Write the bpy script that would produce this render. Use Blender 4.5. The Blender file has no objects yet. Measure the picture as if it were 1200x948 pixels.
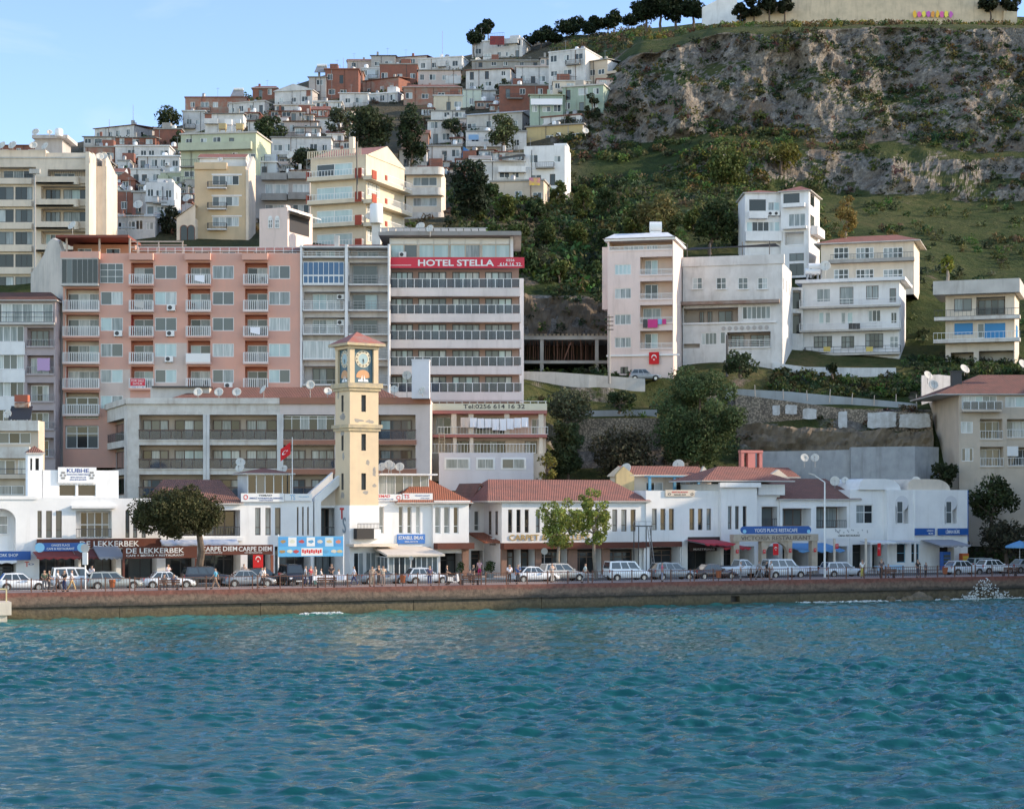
import bpy,bmesh,math,random
import numpy as np
from mathutils import Vector,Matrix,noise as mnoise
R=math.radians
rnd=random.Random(7)
SC=bpy.context.scene
COL=SC.collection
# --- camera, sky, sun, exposure
F,CX,HY,CH=2200.0,600.0,590.0,9.1
cam_d=bpy.data.cameras.new('camera');cam=bpy.data.objects.new('camera',cam_d);COL.objects.link(cam)
cam.location=(0,0,CH);cam.rotation_euler=(R(90),0,0)
cam_d.sensor_width=36;cam_d.lens=F/1200*36;cam_d.shift_y=(HY-474)/1200
cam_d.clip_start=0.5;cam_d.clip_end=6000
SC.camera=cam
SUN_AZ,SUN_EL=86.0,21.0
w=bpy.data.worlds.new('World');SC.world=w;w.use_nodes=True
nt=w.node_tree;nt.nodes.clear()
wo=nt.nodes.new('ShaderNodeOutputWorld');bg=nt.nodes.new('ShaderNodeBackground')
sky=nt.nodes.new('ShaderNodeTexSky');sky.sky_type='NISHITA';sky.sun_disc=False
sky.sun_elevation=R(SUN_EL);sky.sun_rotation=R(SUN_AZ)
sky.air_density=1.0;sky.dust_density=0.25;sky.ozone_density=1.5
tcd=nt.nodes.new('ShaderNodeTexCoord');sxy=nt.nodes.new('ShaderNodeSeparateXYZ');nt.links.new(tcd.outputs['Generated'],sxy.inputs[0])
hzr=nt.nodes.new('ShaderNodeMapRange');hzr.inputs['From Min'].default_value=-0.6;hzr.inputs['From Max'].default_value=0.75;nt.links.new(sxy.outputs['Y'],hzr.inputs['Value'])
hzm=nt.nodes.new('ShaderNodeMix');hzm.data_type='RGBA';nt.links.new(hzr.outputs[0],hzm.inputs[0]);hzm.inputs[6].default_value=(1.50,1.37,1.25,1);hzm.inputs[7].default_value=(0.76,0.79,0.98,1)
mul=nt.nodes.new('ShaderNodeMix');mul.data_type='RGBA';mul.blend_type='MULTIPLY';mul.inputs[0].default_value=1;nt.links.new(sky.outputs[0],mul.inputs[6]);nt.links.new(hzm.outputs[2],mul.inputs[7])
cmp=nt.nodes.new('ShaderNodeMapping');cmp.inputs['Scale'].default_value=(3.0,3.0,9.0);cmp.inputs['Rotation'].default_value=(0,R(35),0);nt.links.new(tcd.outputs['Generated'],cmp.inputs['Vector'])
cno=nt.nodes.new('ShaderNodeTexNoise');cno.inputs['Scale'].default_value=1.6;cno.inputs['Detail'].default_value=6;cno.inputs['Distortion'].default_value=.6;nt.links.new(cmp.outputs[0],cno.inputs['Vector'])
crp=nt.nodes.new('ShaderNodeMapRange');crp.inputs['From Min'].default_value=.59;crp.inputs['From Max'].default_value=.85;crp.inputs['To Max'].default_value=.55;nt.links.new(cno.outputs['Fac'],crp.inputs['Value'])
cmx=nt.nodes.new('ShaderNodeMix');cmx.data_type='RGBA';nt.links.new(crp.outputs[0],cmx.inputs[0]);nt.links.new(mul.outputs[2],cmx.inputs[6]);cmx.inputs[7].default_value=(3.4,3.6,3.8,1)
nt.links.new(cmx.outputs[2],bg.inputs[0]);bg.inputs[1].default_value=0.13
nt.links.new(bg.outputs[0],wo.inputs[0])
sun_d=bpy.data.lights.new('sun','SUN');sun=bpy.data.objects.new('sun',sun_d);COL.objects.link(sun)
sun_d.energy=2.6;sun_d.angle=R(0.6);sun_d.color=(1.0,0.80,0.58)
sd=Vector((math.sin(R(SUN_AZ))*math.cos(R(SUN_EL)),math.cos(R(SUN_AZ))*math.cos(R(SUN_EL)),math.sin(R(SUN_EL))))
sun.rotation_euler=sd.to_track_quat('Z','Y').to_euler()
SC.view_settings.view_transform='Standard';SC.view_settings.look='None'
SC.view_settings.exposure=1.3;SC.view_settings.gamma=1
SC.cycles.max_bounces=6;SC.cycles.diffuse_bounces=3;SC.cycles.glossy_bounces=3;SC.cycles.transparent_max_bounces=6
SC.cycles.sample_clamp_indirect=6
# --- helpers
def P(px,py,Y):
 return Vector(((px-CX)/F*Y,Y,CH+(HY-py)/F*Y))
def thing(name,label,cat,loc,group=None):
 o=bpy.data.objects.new(name,None);COL.objects.link(o)
 o.location=loc;o.empty_display_size=0.3
 tag(o,label,cat,group);return o
def tag(o,label=None,cat=None,group=None,kind=None):
 if label:o['label']=label
 if cat:o['category']=cat
 if group:o['group']=group
 if kind:o['kind']=kind
 return o
def wloc(o):
 v=Vector((0,0,0))
 while o is not None:v+=o.location;o=o.parent
 return v
class MB:
 """collects polygons in world space; build() links them as ONE mesh object"""
 def __init__(s):s.v=[];s.f=[];s.m=[]
 def poly(s,pts,mi=0):
  n=len(s.v);s.v.extend([tuple(p)for p in pts]);s.f.append(tuple(range(n,n+len(pts))));s.m.append(mi)
 def grid(s,rows,mi=0,closed=False):
  n=len(s.v);c=len(rows[0])
  for r in rows:s.v.extend([tuple(p)for p in r])
  for i in range(len(rows)-1):
   for j in range(c if closed else c-1):
    k=(j+1)%c
    s.f.append((n+i*c+j,n+i*c+k,n+(i+1)*c+k,n+(i+1)*c+j));s.m.append(mi)
 def hexa(s,p,mi=0):
  n=len(s.v);s.v.extend([tuple(q)for q in p])
  for f in((0,1,2,3),(7,6,5,4),(0,4,5,1),(1,5,6,2),(2,6,7,3),(3,7,4,0)):
   s.f.append(tuple(n+i for i in f));s.m.append(mi)
 def cbox(s,x0,x1,y0,y1,z0,z1,mi=0):
  s.hexa([(x0,y0,z0),(x0,y1,z0),(x1,y1,z0),(x1,y0,z0),(x0,y0,z1),(x0,y1,z1),(x1,y1,z1),(x1,y0,z1)],mi)
 def box(s,pl,u0,u1,v0,v1,d0,d1,mi=0):
  q=lambda u,v,d:pl.pt(u,v,d)
  s.hexa([q(u0,v0,d1),q(u0,v0,d0),q(u1,v0,d0),q(u1,v0,d1),q(u0,v1,d1),q(u0,v1,d0),q(u1,v1,d0),q(u1,v1,d1)],mi)
 def tube(s,p0,p1,r0,r1=None,n=6,mi=0,cap=True):
  p0=Vector(p0);p1=Vector(p1);r1=r0 if r1 is None else r1
  a=(p1-p0)
  if a.length<1e-6:return
  a.normalize();b=a.orthogonal().normalized();c=a.cross(b)
  rows=[[p+(b*math.cos(2*math.pi*i/n)+c*math.sin(2*math.pi*i/n))*r for i in range(n)]for p,r in((p0,r0),(p1,r1))]
  s.grid(rows,mi,True)
  if cap:s.poly(rows[0][::-1],mi);s.poly(rows[1],mi)
 def lathe(s,c,prof,n=12,mi=0,axis=None):
  """prof: list of (r, h) along axis from c"""
  a=Vector(axis or(0,0,1)).normalized();b=a.orthogonal().normalized();d=a.cross(b);c=Vector(c)
  rows=[[c+a*h+(b*math.cos(2*math.pi*i/n)+d*math.sin(2*math.pi*i/n))*r for i in range(n)]for r,h in prof]
  s.grid(rows,mi,True)
  s.poly(rows[0][::-1],mi);s.poly(rows[-1],mi)
 def build(s,name,mats,parent=None,smooth=False,base=None):
  me=bpy.data.meshes.new(name)
  o=bpy.data.objects.new(name,me);COL.objects.link(o)
  off=Vector((0,0,0))
  if parent is not None:o.parent=parent;off=wloc(parent)
  elif base is not None:off=Vector(base);o.location=off
  if s.v:
   v=np.array(s.v,dtype=np.float64)-np.array(off)
   me.from_pydata(v.tolist(),[],s.f)
  if not isinstance(mats,(list,tuple)):mats=[mats]
  for m in mats:me.materials.append(m)
  if len(mats)>1:me.polygons.foreach_set('material_index',s.m)
  if smooth:me.polygons.foreach_set('use_smooth',[True]*len(me.polygons))
  me.update()
  return o
class Plane:
 """a vertical wall plane: O = (x, y) of u = 0, U along the wall (to the right seen from outside), N outward"""
 def __init__(s,O,U):
  s.O=Vector((O[0],O[1],0));s.U=Vector((U[0],U[1],0)).normalized();s.N=Vector((s.U.y,-s.U.x,0))
 def pt(s,u,v,d=0.0):
  p=s.O+s.U*u+s.N*d;return Vector((p.x,p.y,v))
 def u(s,px,d=0.0):
  k=(px-CX)/F;o=s.O+s.N*d
  return(k*o.y-o.x)/(s.U.x-k*s.U.y)
 def uv(s,px,py,d=0.0):
  u=s.u(px,d);Y=(s.O+s.U*u+s.N*d).y
  return u,CH+(HY-py)/F*Y
 def rect(s,x0,y0,x1,y1,d=0.0):
  """px rect -> u0, u1, v0, v1 (v0 low)"""
  u0=s.u(x0,d);u1=s.u(x1,d);Y=(s.O+s.U*((u0+u1)/2)+s.N*d).y
  return u0,u1,CH+(HY-y1)/F*Y,CH+(HY-y0)/F*Y
def facing(Y):return Plane((0,Y),(1,0))
# --- materials
MC={}
def newmat(name):
 m=bpy.data.materials.new(name);m.use_nodes=True
 return m,m.node_tree,m.node_tree.nodes['Principled BSDF']
def _n(t,typ,**k):
 n=t.nodes.new(typ)
 for a,b in k.items():
  if a in n.inputs.keys():n.inputs[a].default_value=b
  else:setattr(n,a,b)
 return n
def plain(name,rgb,rough=0.6,metal=0.0,**k):
 if name in MC:return MC[name]
 m,t,b=newmat(name);b.inputs['Base Color'].default_value=(*rgb,1);b.inputs['Roughness'].default_value=rough;b.inputs['Metallic'].default_value=metal
 for a,v in k.items():b.inputs[a.replace('_',' ')].default_value=v
 MC[name]=m;return m
def surf(name,rgb,rgb2=None,scale=0.5,stain=0.35,stain_rgb=(0.16,0.13,0.10),rough=0.85,bump=0.15,streak=True,metal=0.0):
 """plaster / concrete / stone: large blotches, rain streaks and fine grain, in world metres"""
 if name in MC:return MC[name]
 m,t,b=newmat(name);L=t.links.new
 rgb2=rgb2 or tuple(c*0.86 for c in rgb)
 g=_n(t,'ShaderNodeNewGeometry')
 n1=_n(t,'ShaderNodeTexNoise',Scale=scale,Detail=6.0,Roughness=0.6);L(g.outputs['Position'],n1.inputs['Vector'])
 r1=_n(t,'ShaderNodeValToRGB');r1.color_ramp.elements[0].position=0.38;r1.color_ramp.elements[1].position=0.66
 L(n1.outputs['Fac'],r1.inputs['Fac'])
 mx=_n(t,'ShaderNodeMix',data_type='RGBA');L(r1.outputs['Color'],mx.inputs[0])
 mx.inputs[6].default_value=(*rgb,1);mx.inputs[7].default_value=(*rgb2,1)
 out=mx.outputs[2]
 if stain>0:
  mp=_n(t,'ShaderNodeMapping');mp.inputs['Scale'].default_value=(1.3,1.3,0.16)if streak else(0.8,0.8,0.8)
  L(g.outputs['Position'],mp.inputs['Vector'])
  n2=_n(t,'ShaderNodeTexNoise',Scale=1.0,Detail=7.0,Roughness=0.65);L(mp.outputs[0],n2.inputs['Vector'])
  r2=_n(t,'ShaderNodeValToRGB');r2.color_ramp.elements[0].position=0.52;r2.color_ramp.elements[1].position=0.80
  r2.color_ramp.elements[1].color=(stain,stain,stain,1)
  L(n2.outputs['Fac'],r2.inputs['Fac'])
  m2=_n(t,'ShaderNodeMix',data_type='RGBA');L(r2.outputs['Color'],m2.inputs[0]);L(out,m2.inputs[6]);m2.inputs[7].default_value=(*stain_rgb,1)
  out=m2.outputs[2]
 L(out,b.inputs['Base Color']);b.inputs['Roughness'].default_value=rough;b.inputs['Metallic'].default_value=metal
 b.inputs['Specular IOR Level'].default_value=0.25
 if bump>0:
  n3=_n(t,'ShaderNodeTexNoise',Scale=9.0,Detail=4.0);L(g.outputs['Position'],n3.inputs['Vector'])
  bp=_n(t,'ShaderNodeBump',Strength=bump,Distance=0.05);L(n3.outputs['Fac'],bp.inputs['Height']);L(bp.outputs[0],b.inputs['Normal'])
 MC[name]=m;return m
def tiles(name,rgb,rgb2,pitch=0.28):
 if name in MC:return MC[name]
 m,t,b=newmat(name);L=t.links.new
 g=_n(t,'ShaderNodeNewGeometry')
 n1=_n(t,'ShaderNodeTexNoise',Scale=0.9,Detail=8.0,Roughness=0.7);L(g.outputs['Position'],n1.inputs['Vector'])
 r1=_n(t,'ShaderNodeValToRGB');r1.color_ramp.elements[0].position=0.36;r1.color_ramp.elements[1].position=0.64
 r1.color_ramp.elements[0].color=(*rgb,1);r1.color_ramp.elements[1].color=(*rgb2,1);L(n1.outputs['Fac'],r1.inputs['Fac'])
 wv=_n(t,'ShaderNodeTexWave',Scale=1.0/pitch/2,Distortion=0.6);wv.bands_direction='X';wv.inputs['Detail'].default_value=1
 L(g.outputs['Position'],wv.inputs['Vector'])
 w2=_n(t,'ShaderNodeTexWave',Scale=1.0/pitch/1.6,Distortion=0.8);w2.bands_direction='Z';L(g.outputs['Position'],w2.inputs['Vector'])
 ad=_n(t,'ShaderNodeMath',operation='ADD');L(wv.outputs['Fac'],ad.inputs[0]);L(w2.outputs['Fac'],ad.inputs[1])
 bp=_n(t,'ShaderNodeBump',Strength=0.7,Distance=0.08);L(ad.outputs[0],bp.inputs['Height']);L(bp.outputs[0],b.inputs['Normal'])
 L(r1.outputs['Color'],b.inputs['Base Color']);b.inputs['Roughness'].default_value=0.85;b.inputs['Specular IOR Level'].default_value=0.2
 MC[name]=m;return m
def curtain(name,rgb,rgb2,sc=5.0):  # curtain folds behind glass, with the sky's reflection put into their colour
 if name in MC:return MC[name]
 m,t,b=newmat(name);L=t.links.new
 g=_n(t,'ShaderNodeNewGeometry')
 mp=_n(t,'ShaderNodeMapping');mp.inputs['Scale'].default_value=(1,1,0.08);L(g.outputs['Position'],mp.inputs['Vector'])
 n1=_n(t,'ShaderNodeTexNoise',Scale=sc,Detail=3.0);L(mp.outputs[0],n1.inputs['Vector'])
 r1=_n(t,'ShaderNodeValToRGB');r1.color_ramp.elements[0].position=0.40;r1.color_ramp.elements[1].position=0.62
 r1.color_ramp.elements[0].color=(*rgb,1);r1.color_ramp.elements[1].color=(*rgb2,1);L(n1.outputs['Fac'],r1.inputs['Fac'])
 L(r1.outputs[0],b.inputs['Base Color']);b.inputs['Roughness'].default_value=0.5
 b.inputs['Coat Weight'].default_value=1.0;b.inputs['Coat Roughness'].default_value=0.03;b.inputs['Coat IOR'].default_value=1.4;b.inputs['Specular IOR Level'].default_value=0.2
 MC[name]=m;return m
def glassy(name,rgb):
 return plain(name,rgb,0.08,0.0,Coat_Weight=1.0,Coat_Roughness=0.02,Coat_IOR=1.4,Specular_IOR_Level=0.15)
WHITE=surf('white_plaster',(0.74,0.74,0.75),(0.64,0.64,0.65),stain=0.38,stain_rgb=(.22,.19,.16))
WHITE2=surf('white_plaster_worn',(0.66,0.65,0.64),(0.52,0.51,0.50),stain=0.5,stain_rgb=(.2,.18,.16))
CREAM=surf('cream_plaster',(0.68,0.59,0.49),(0.58,0.51,0.43),stain=0.35)
BEIGE=surf('beige_plaster',(0.56,0.47,0.38),(0.48,0.41,0.33),stain=0.4)
PINK=surf('salmon_plaster',(0.66,0.36,0.28),(0.55,0.33,0.275),scale=0.25,stain=0.45,stain_rgb=(.45,.32,.27))
PINKD=surf('orange_plaster',(0.55,0.22,0.14),(0.50,0.22,0.16),stain=0.2)
PALEPINK=surf('pale_pink_plaster',(0.74,0.60,0.55),(0.67,0.55,0.51),scale=0.3,stain=0.3)
GREYP=surf('grey_plaster',(0.42,0.40,0.39),(0.35,0.33,0.32),stain=0.4)
MAUVE=surf('mauve_plaster',(0.40,0.34,0.35),(0.34,0.29,0.30),stain=0.3)
CONC=surf('concrete',(0.34,0.33,0.31),(0.26,0.25,0.24),stain=0.5)
CONCW=surf('pale_concrete',(0.52,0.50,0.47),(0.42,0.40,0.38),stain=0.5)
STAINW=surf('stained_white_concrete',(0.64,0.61,0.57),(0.50,0.46,0.42),scale=0.8,stain=0.7,stain_rgb=(.30,.22,.17))
BRICK=surf('red_brick',(0.26,0.11,0.08),(0.20,0.095,0.075),scale=1.2,stain=0.55,stain_rgb=(.20,.14,.11))
YELLOW=surf('yellow_plaster',(0.58,0.45,0.30),(0.50,0.40,0.27),stain=0.2)
PYELLOW=surf('pale_yellow_plaster',(0.62,0.55,0.43),(0.54,0.48,0.38),stain=0.25)
PGREEN=surf('pale_green_plaster',(0.45,0.48,0.37),(0.38,0.41,0.32),stain=0.45)
GREEN2=surf('mint_green_plaster',(0.33,0.41,0.34),(0.28,0.35,0.30),stain=0.5)
OCHRE=surf('ochre_plaster',(0.48,0.38,0.20),(0.40,0.32,0.18),stain=0.55)
TILE=tiles('red_roof_tiles',(0.31,0.135,0.105),(0.22,0.115,0.095))
TILED=tiles('dark_roof_tiles',(0.15,0.075,0.06),(0.10,0.06,0.05))
TILEB=tiles('brown_roof_tiles',(0.24,0.115,0.09),(0.18,0.10,0.08))
FRW=plain('white_window_frame',(0.72,0.72,0.72),0.4)
FRB=plain('brown_window_frame',(0.10,0.06,0.045),0.5)
FRD=plain('dark_window_frame',(0.035,0.035,0.04),0.4)
G_DARK=glassy('window_glass_dark',(0.022,0.026,0.03))
G_MID=glassy('window_glass_grey',(0.10,0.115,0.12))
G_BLUE=glassy('window_glass_blue',(0.03,0.10,0.22))
C_W=curtain('white_curtain_and_sky',(0.34,0.38,0.39),(0.52,0.55,0.55))
C_G=curtain('grey_curtain_and_sky',(0.16,0.19,0.20),(0.30,0.33,0.34))
C_T=curtain('teal_curtain_and_sky',(0.34,0.46,0.48),(0.44,0.55,0.56),2.0)
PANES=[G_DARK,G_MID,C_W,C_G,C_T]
RAILW=plain('white_painted_metal',(0.70,0.70,0.70),0.45)
METAL=plain('grey_metal',(0.28,0.28,0.29),0.45,0.3)
METALD=plain('dark_metal',(0.04,0.04,0.045),0.5)
RUST=surf('rusty_brown_paint',(0.17,0.085,0.06),(0.12,0.065,0.05),scale=4,stain=0.3)
RAILGL=plain('balcony_tinted_glass',(0.06,0.075,0.10),0.05,0.0,Alpha=0.6)
# --- quay geometry (u along the edge, d towards the sea)
QA,QB=(-39.8,146.0),(49.4,181.0)
QP=Plane(QA,(QB[0]-QA[0],QB[1]-QA[1]))
QZ=2.1
def tdist(x,y):
 return-((x-QA[0])*QP.N.x+(y-QA[1])*QP.N.y)
# --- hillside: control profiles (bearing in px, then distance -> row)
COLS={
-600:[(200,595),(214,575),(230,450),(250,360),(300,290),(350,250),(400,220),(485,200),(620,260)],
0:[(200,595),(214,575),(230,450),(250,340),(300,270),(350,225),(400,195),(450,186),(485,183),(620,240)],
200:[(200,595),(215,575),(230,450),(250,300),(270,277),(330,237),(380,190),(420,164),(455,152),(485,150),(620,230)],
300:[(202,590),(215,560),(230,440),(250,300),(270,280),(330,224),(400,152),(450,120),(485,112),(620,200)],
400:[(203,590),(215,560),(230,440),(250,300),(270,283),(330,225),(400,142),(460,96),(490,84),(620,170)],
500:[(205,585),(215,520),(240,320),(270,272),(320,235),(380,165),(440,107),(485,71),(620,140)],
600:[(207,580),(218,485),(229,442),(245,437),(249,350),(260,300),(300,245),(350,190),(420,114),(470,67),(500,50),(620,80)],
680:[(207,592),(217,562),(219.3,532),(220.6,491),(227.5,478),(230,438),(245.5,437),(249,348),(290,280),(335,228),(350,198),(362,178),(371,132),(384,106),(440,63),(480,43),(620,60)],
760:[(208,592),(217,560),(219.3,528),(220.6,490),(229,474),(231,444),(242,430),(252,368),(262,320),(310,240),(345,205),(364,166),(373,108),(381,62),(394,47),(430,42),(480,33),(620,45)],
850:[(210,592),(216,565),(222,537),(226.5,496),(229.5,461),(234.5,434),(248,400),(262,325),(300,250),(337,218),(345,170),(363,156),(371,108),(382,40),(392,33),(430,31),(500,27),(620,30)],
1000:[(213,592),(215.5,562),(219.5,545),(224,504),(226,479),(228.2,469),(235.8,443),(238,431),(250,405),(265,335),(300,275),(341,230),(351,178),(357,168),(370,104),(383,34),(394,30),(430,29),(500,25),(620,25)],
1200:[(213,612),(218,560),(222,508),(224,505),(225,484),(227,478),(231,437),(245,425),(262,360),(300,290),(337,236),(347,184),(352,174),(368,94),(382,34),(394,31),(430,29),(500,25),(620,20)],
1800:[(250,560),(265,470),(290,360),(320,260),(345,190),(362,130),(385,60),(402,23),(430,18),(620,20)],
}
_pk=sorted(COLS)
_yg=np.arange(140,621,1.0)
_ztab=[]
for p in _pk:
 k=(p-CX)/F
 ys=(QA[1]*QP.N.y+(QA[0])*QP.N.x-26)/(k*QP.N.x+QP.N.y)
 pts=[(ys,2.0)]+[(Y,CH+(HY-py)/F*Y)for Y,py in COLS[p]if Y>ys+3]
 a=np.array(pts);_ztab.append(np.interp(_yg,a[:,0],a[:,1]))
_ztab=np.array(_ztab)
def ground_arr(x,y):
 px=np.clip(CX+F*x/y,_pk[0],_pk[-1]-1e-3);yy=np.clip(y,140,619.9)
 i=np.clip(np.searchsorted(_pk,px,side='right')-1,0,len(_pk)-2)
 pk=np.array(_pk,float);f=(px-pk[i])/(pk[i+1]-pk[i]);f=f*f*(3-2*f)
 j=(yy-140).astype(int);g=yy-140-j
 z0=_ztab[i,j]*(1-g)+_ztab[i,j+1]*g;z1=_ztab[i+1,j]*(1-g)+_ztab[i+1,j+1]*g
 z=z0*(1-f)+z1*f
 t=-((x-QA[0])*QP.N.x+(y-QA[1])*QP.N.y)
 z=np.where(t<26,1.95,z);z=np.where(t<1.5,-4.0,z)
 return z
def ground(x,y):return float(ground_arr(np.array([x],float),np.array([y],float))[0])
def gpx(px,Y):
 x=(px-CX)/F*Y;return Vector((x,Y,ground(x,Y)))
def make_hill_mat():
 m,t,b=newmat('hillside_rock_and_scrub');L=t.links.new
 g=_n(t,'ShaderNodeNewGeometry');sp=_n(t,'ShaderNodeSeparateXYZ');L(g.outputs['True Normal'],sp.inputs[0])
 pos=g.outputs['Position']
 nA=_n(t,'ShaderNodeTexNoise',Scale=0.10,Detail=8.0,Roughness=0.62);L(pos,nA.inputs['Vector'])
 nB=_n(t,'ShaderNodeTexNoise',Scale=0.45,Detail=8.0,Roughness=0.7);L(pos,nB.inputs['Vector'])
 nC=_n(t,'ShaderNodeTexNoise',Scale=0.022,Detail=5.0,Roughness=0.55);L(pos,nC.inputs['Vector'])
 rk=_n(t,'ShaderNodeValToRGB');e=rk.color_ramp.elements;e[0].position=0.37;e[0].color=(0.032,0.03,0.028,1);e[1].position=0.63;e[1].color=(0.48,0.43,0.375,1)
 x=e.new(0.44);x.color=(0.14,0.127,0.112,1);x=e.new(0.54);x.color=(0.26,0.235,0.205,1)
 vm=_n(t,'ShaderNodeMapping');vm.inputs['Scale'].default_value=(.22,.22,.13);L(pos,vm.inputs['Vector']);vo=_n(t,'ShaderNodeTexVoronoi',Scale=1.0,feature='DISTANCE_TO_EDGE');nd=_n(t,'ShaderNodeMix',data_type='RGBA',blend_type='LINEAR_LIGHT');nd.inputs[0].default_value=.5;L(vm.outputs[0],nd.inputs[6]);L(nB.outputs['Color'],nd.inputs[7]);L(nd.outputs[2],vo.inputs['Vector'])
 cm=_n(t,'ShaderNodeMapRange');cm.inputs['From Max'].default_value=.05;cm.inputs['To Min'].default_value=-.07;cm.inputs['To Max'].default_value=.0;L(vo.outputs['Distance'],cm.inputs['Value'])
 nD=_n(t,'ShaderNodeTexNoise',Scale=1.5,Detail=8.0,Roughness=0.75);L(pos,nD.inputs['Vector']);nm=_n(t,'ShaderNodeMix');nm.inputs[0].default_value=.5;L(nB.outputs['Fac'],nm.inputs[2]);L(nD.outputs['Fac'],nm.inputs[3]);ca=_n(t,'ShaderNodeMath',operation='ADD');L(nm.outputs[0],ca.inputs[0]);L(cm.outputs[0],ca.inputs[1]);L(ca.outputs[0],rk.inputs[0])
 wr=_n(t,'ShaderNodeValToRGB');wr.color_ramp.elements[0].position=0.56;wr.color_ramp.elements[1].position=0.70;L(nA.outputs['Fac'],wr.inputs[0])
 rw=_n(t,'ShaderNodeMix',data_type='RGBA');L(wr.outputs[0],rw.inputs[0]);L(rk.outputs[0],rw.inputs[6]);rw.inputs[7].default_value=(0.20,0.15,0.11,1)
 gr=_n(t,'ShaderNodeValToRGB');e=gr.color_ramp.elements;e[0].position=0.34;e[0].color=(0.024,0.034,0.014,1);e[1].position=0.70;e[1].color=(0.15,0.12,0.06,1)
 x=e.new(0.47);x.color=(0.046,0.066,0.022,1);x=e.new(0.58);x.color=(0.085,0.092,0.036,1)
 ax=_n(t,'ShaderNodeMath',operation='MULTIPLY_ADD');L(nB.outputs['Fac'],ax.inputs[0]);ax.inputs[1].default_value=0.45
 a2=_n(t,'ShaderNodeMath',operation='MULTIPLY');L(nC.outputs['Fac'],a2.inputs[0]);a2.inputs[1].default_value=0.58;L(a2.outputs[0],ax.inputs[2])
 L(ax.outputs[0],gr.inputs[0])
 sl=_n(t,'ShaderNodeMath',operation='MULTIPLY_ADD');L(nA.outputs['Fac'],sl.inputs[0]);sl.inputs[1].default_value=-1.5;L(sp.outputs['Z'],sl.inputs[2])
 va=_n(t,'ShaderNodeVertexColor');va.layer_name='tint';sc_=_n(t,'ShaderNodeSeparateColor');L(va.outputs[0],sc_.inputs[0])
 rm=_n(t,'ShaderNodeMath',operation='MULTIPLY_ADD');L(sc_.outputs[0],rm.inputs[0]);rm.inputs[1].default_value=-0.16;L(sl.outputs[0],rm.inputs[2]);ra=_n(t,'ShaderNodeMath',operation='ADD');L(rm.outputs[0],ra.inputs[0]);ra.inputs[1].default_value=.35;sl=ra
 sr=_n(t,'ShaderNodeValToRGB');sr.color_ramp.elements[0].position=0.21;sr.color_ramp.elements[1].position=0.29;L(sl.outputs[0],sr.inputs[0])
 mx=_n(t,'ShaderNodeMix',data_type='RGBA');L(sr.outputs[0],mx.inputs[0]);L(rw.outputs[2],mx.inputs[6]);L(gr.outputs[0],mx.inputs[7])
 tm=_n(t,'ShaderNodeMath',operation='MULTIPLY');L(sc_.outputs[1],tm.inputs[0]);tm.inputs[1].default_value=.75;so=_n(t,'ShaderNodeMix',data_type='RGBA');L(tm.outputs[0],so.inputs[0]);L(gr.outputs[0],so.inputs[6]);so.inputs[7].default_value=(.12,.098,.076,1);L(so.outputs[2],mx.inputs[7])
 L(mx.outputs[2],b.inputs['Base Color']);b.inputs['Roughness'].default_value=0.95;b.inputs['Specular IOR Level'].default_value=0.1
 bp=_n(t,'ShaderNodeBump',Strength=1.0,Distance=1.6);L(nB.outputs['Fac'],bp.inputs['Height']);L(bp.outputs[0],b.inputs['Normal'])
 return m
HILL=make_hill_mat()
def hill_mesh():
 px=np.concatenate([np.arange(-600,500,10),np.arange(500,1320,2.2),np.arange(1320,1801,10)])
 Y=np.concatenate([np.arange(146,250,2.0),np.arange(250,330,1.6),np.arange(330,358,.9),np.arange(358,398,0.32),np.arange(398,412,.9),np.arange(412,500,2.5),np.arange(500,621,10)])
 PX,YY=np.meshgrid(px,Y);X=(PX-CX)/F*YY;Z=ground_arr(X,YY)
 tx=np.abs(Z[2:,:]-Z[:-2,:])/np.abs(YY[2:,:]-YY[:-2,:]);sl=np.zeros_like(Z);sl[1:-1]=tx
 mask=np.clip((sl-0.5)/0.7,0,1)*np.clip((PX-640)/60,0,1)*np.clip((YY-318)/20,0,1)
 for _ in range(5):mask[1:-1,1:-1]=(mask[1:-1,1:-1]+mask[:-2,1:-1]+mask[2:,1:-1]+mask[1:-1,:-2]+mask[1:-1,2:])/5
 rough=np.clip((YY-240)/30,0,1)*0.6
 ridge=mnoise.ridged_multi_fractal;fr=mnoise.fractal
 dy=np.zeros_like(Z);dz=np.zeros_like(Z)
 for i in range(Z.shape[0]):
  for j in range(Z.shape[1]):
   r=rough[i,j]
   if r<=0:continue
   x,y,z=X[i,j],YY[i,j],Z[i,j]
   dz[i,j]=fr((x*.05,y*.05,3.1),.9,2.1,5)*1.2*r
   mk=mask[i,j]
   if mk>0.02:
    v=ridge((x*.045,z*.03,y*.012),.9,2.1,6,1.0,2.0)
    v2=mnoise.noise((x*.11,z*.05,7.0));v3=mnoise.noise((x*.05+3,z*.16,1.0))
    v4=ridge((x*.16,z*.10,y*.05+5),.8,2.2,5,1.0,2.0);dy[i,j]=-mk*((v-1.1)*3.6+v2*3.8+v3*2.2+(v4-1.1)*2.0)
    dz[i,j]+=mk*(mnoise.noise((x*.08,y*.2,z*.1))*2.0)
 n,c=Z.shape
 bench=np.clip((YY-240)/20,0,1)
 town=np.clip((700-PX)/60,0,1)*np.clip((YY-245)/20,0,1)*np.clip((Z-40)/15,0,1);at=np.stack([mask,town,np.zeros_like(mask),np.ones_like(mask)],-1).reshape(-1,4)
 V=np.stack([X,YY+dy,Z+dz],-1).reshape(-1,3)
 idx=np.arange(n*c).reshape(n,c)
 Fq=np.stack([idx[:-1,:-1],idx[:-1,1:],idx[1:,1:],idx[1:,:-1]],-1).reshape(-1,4)
 return V,Fq,at
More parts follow.
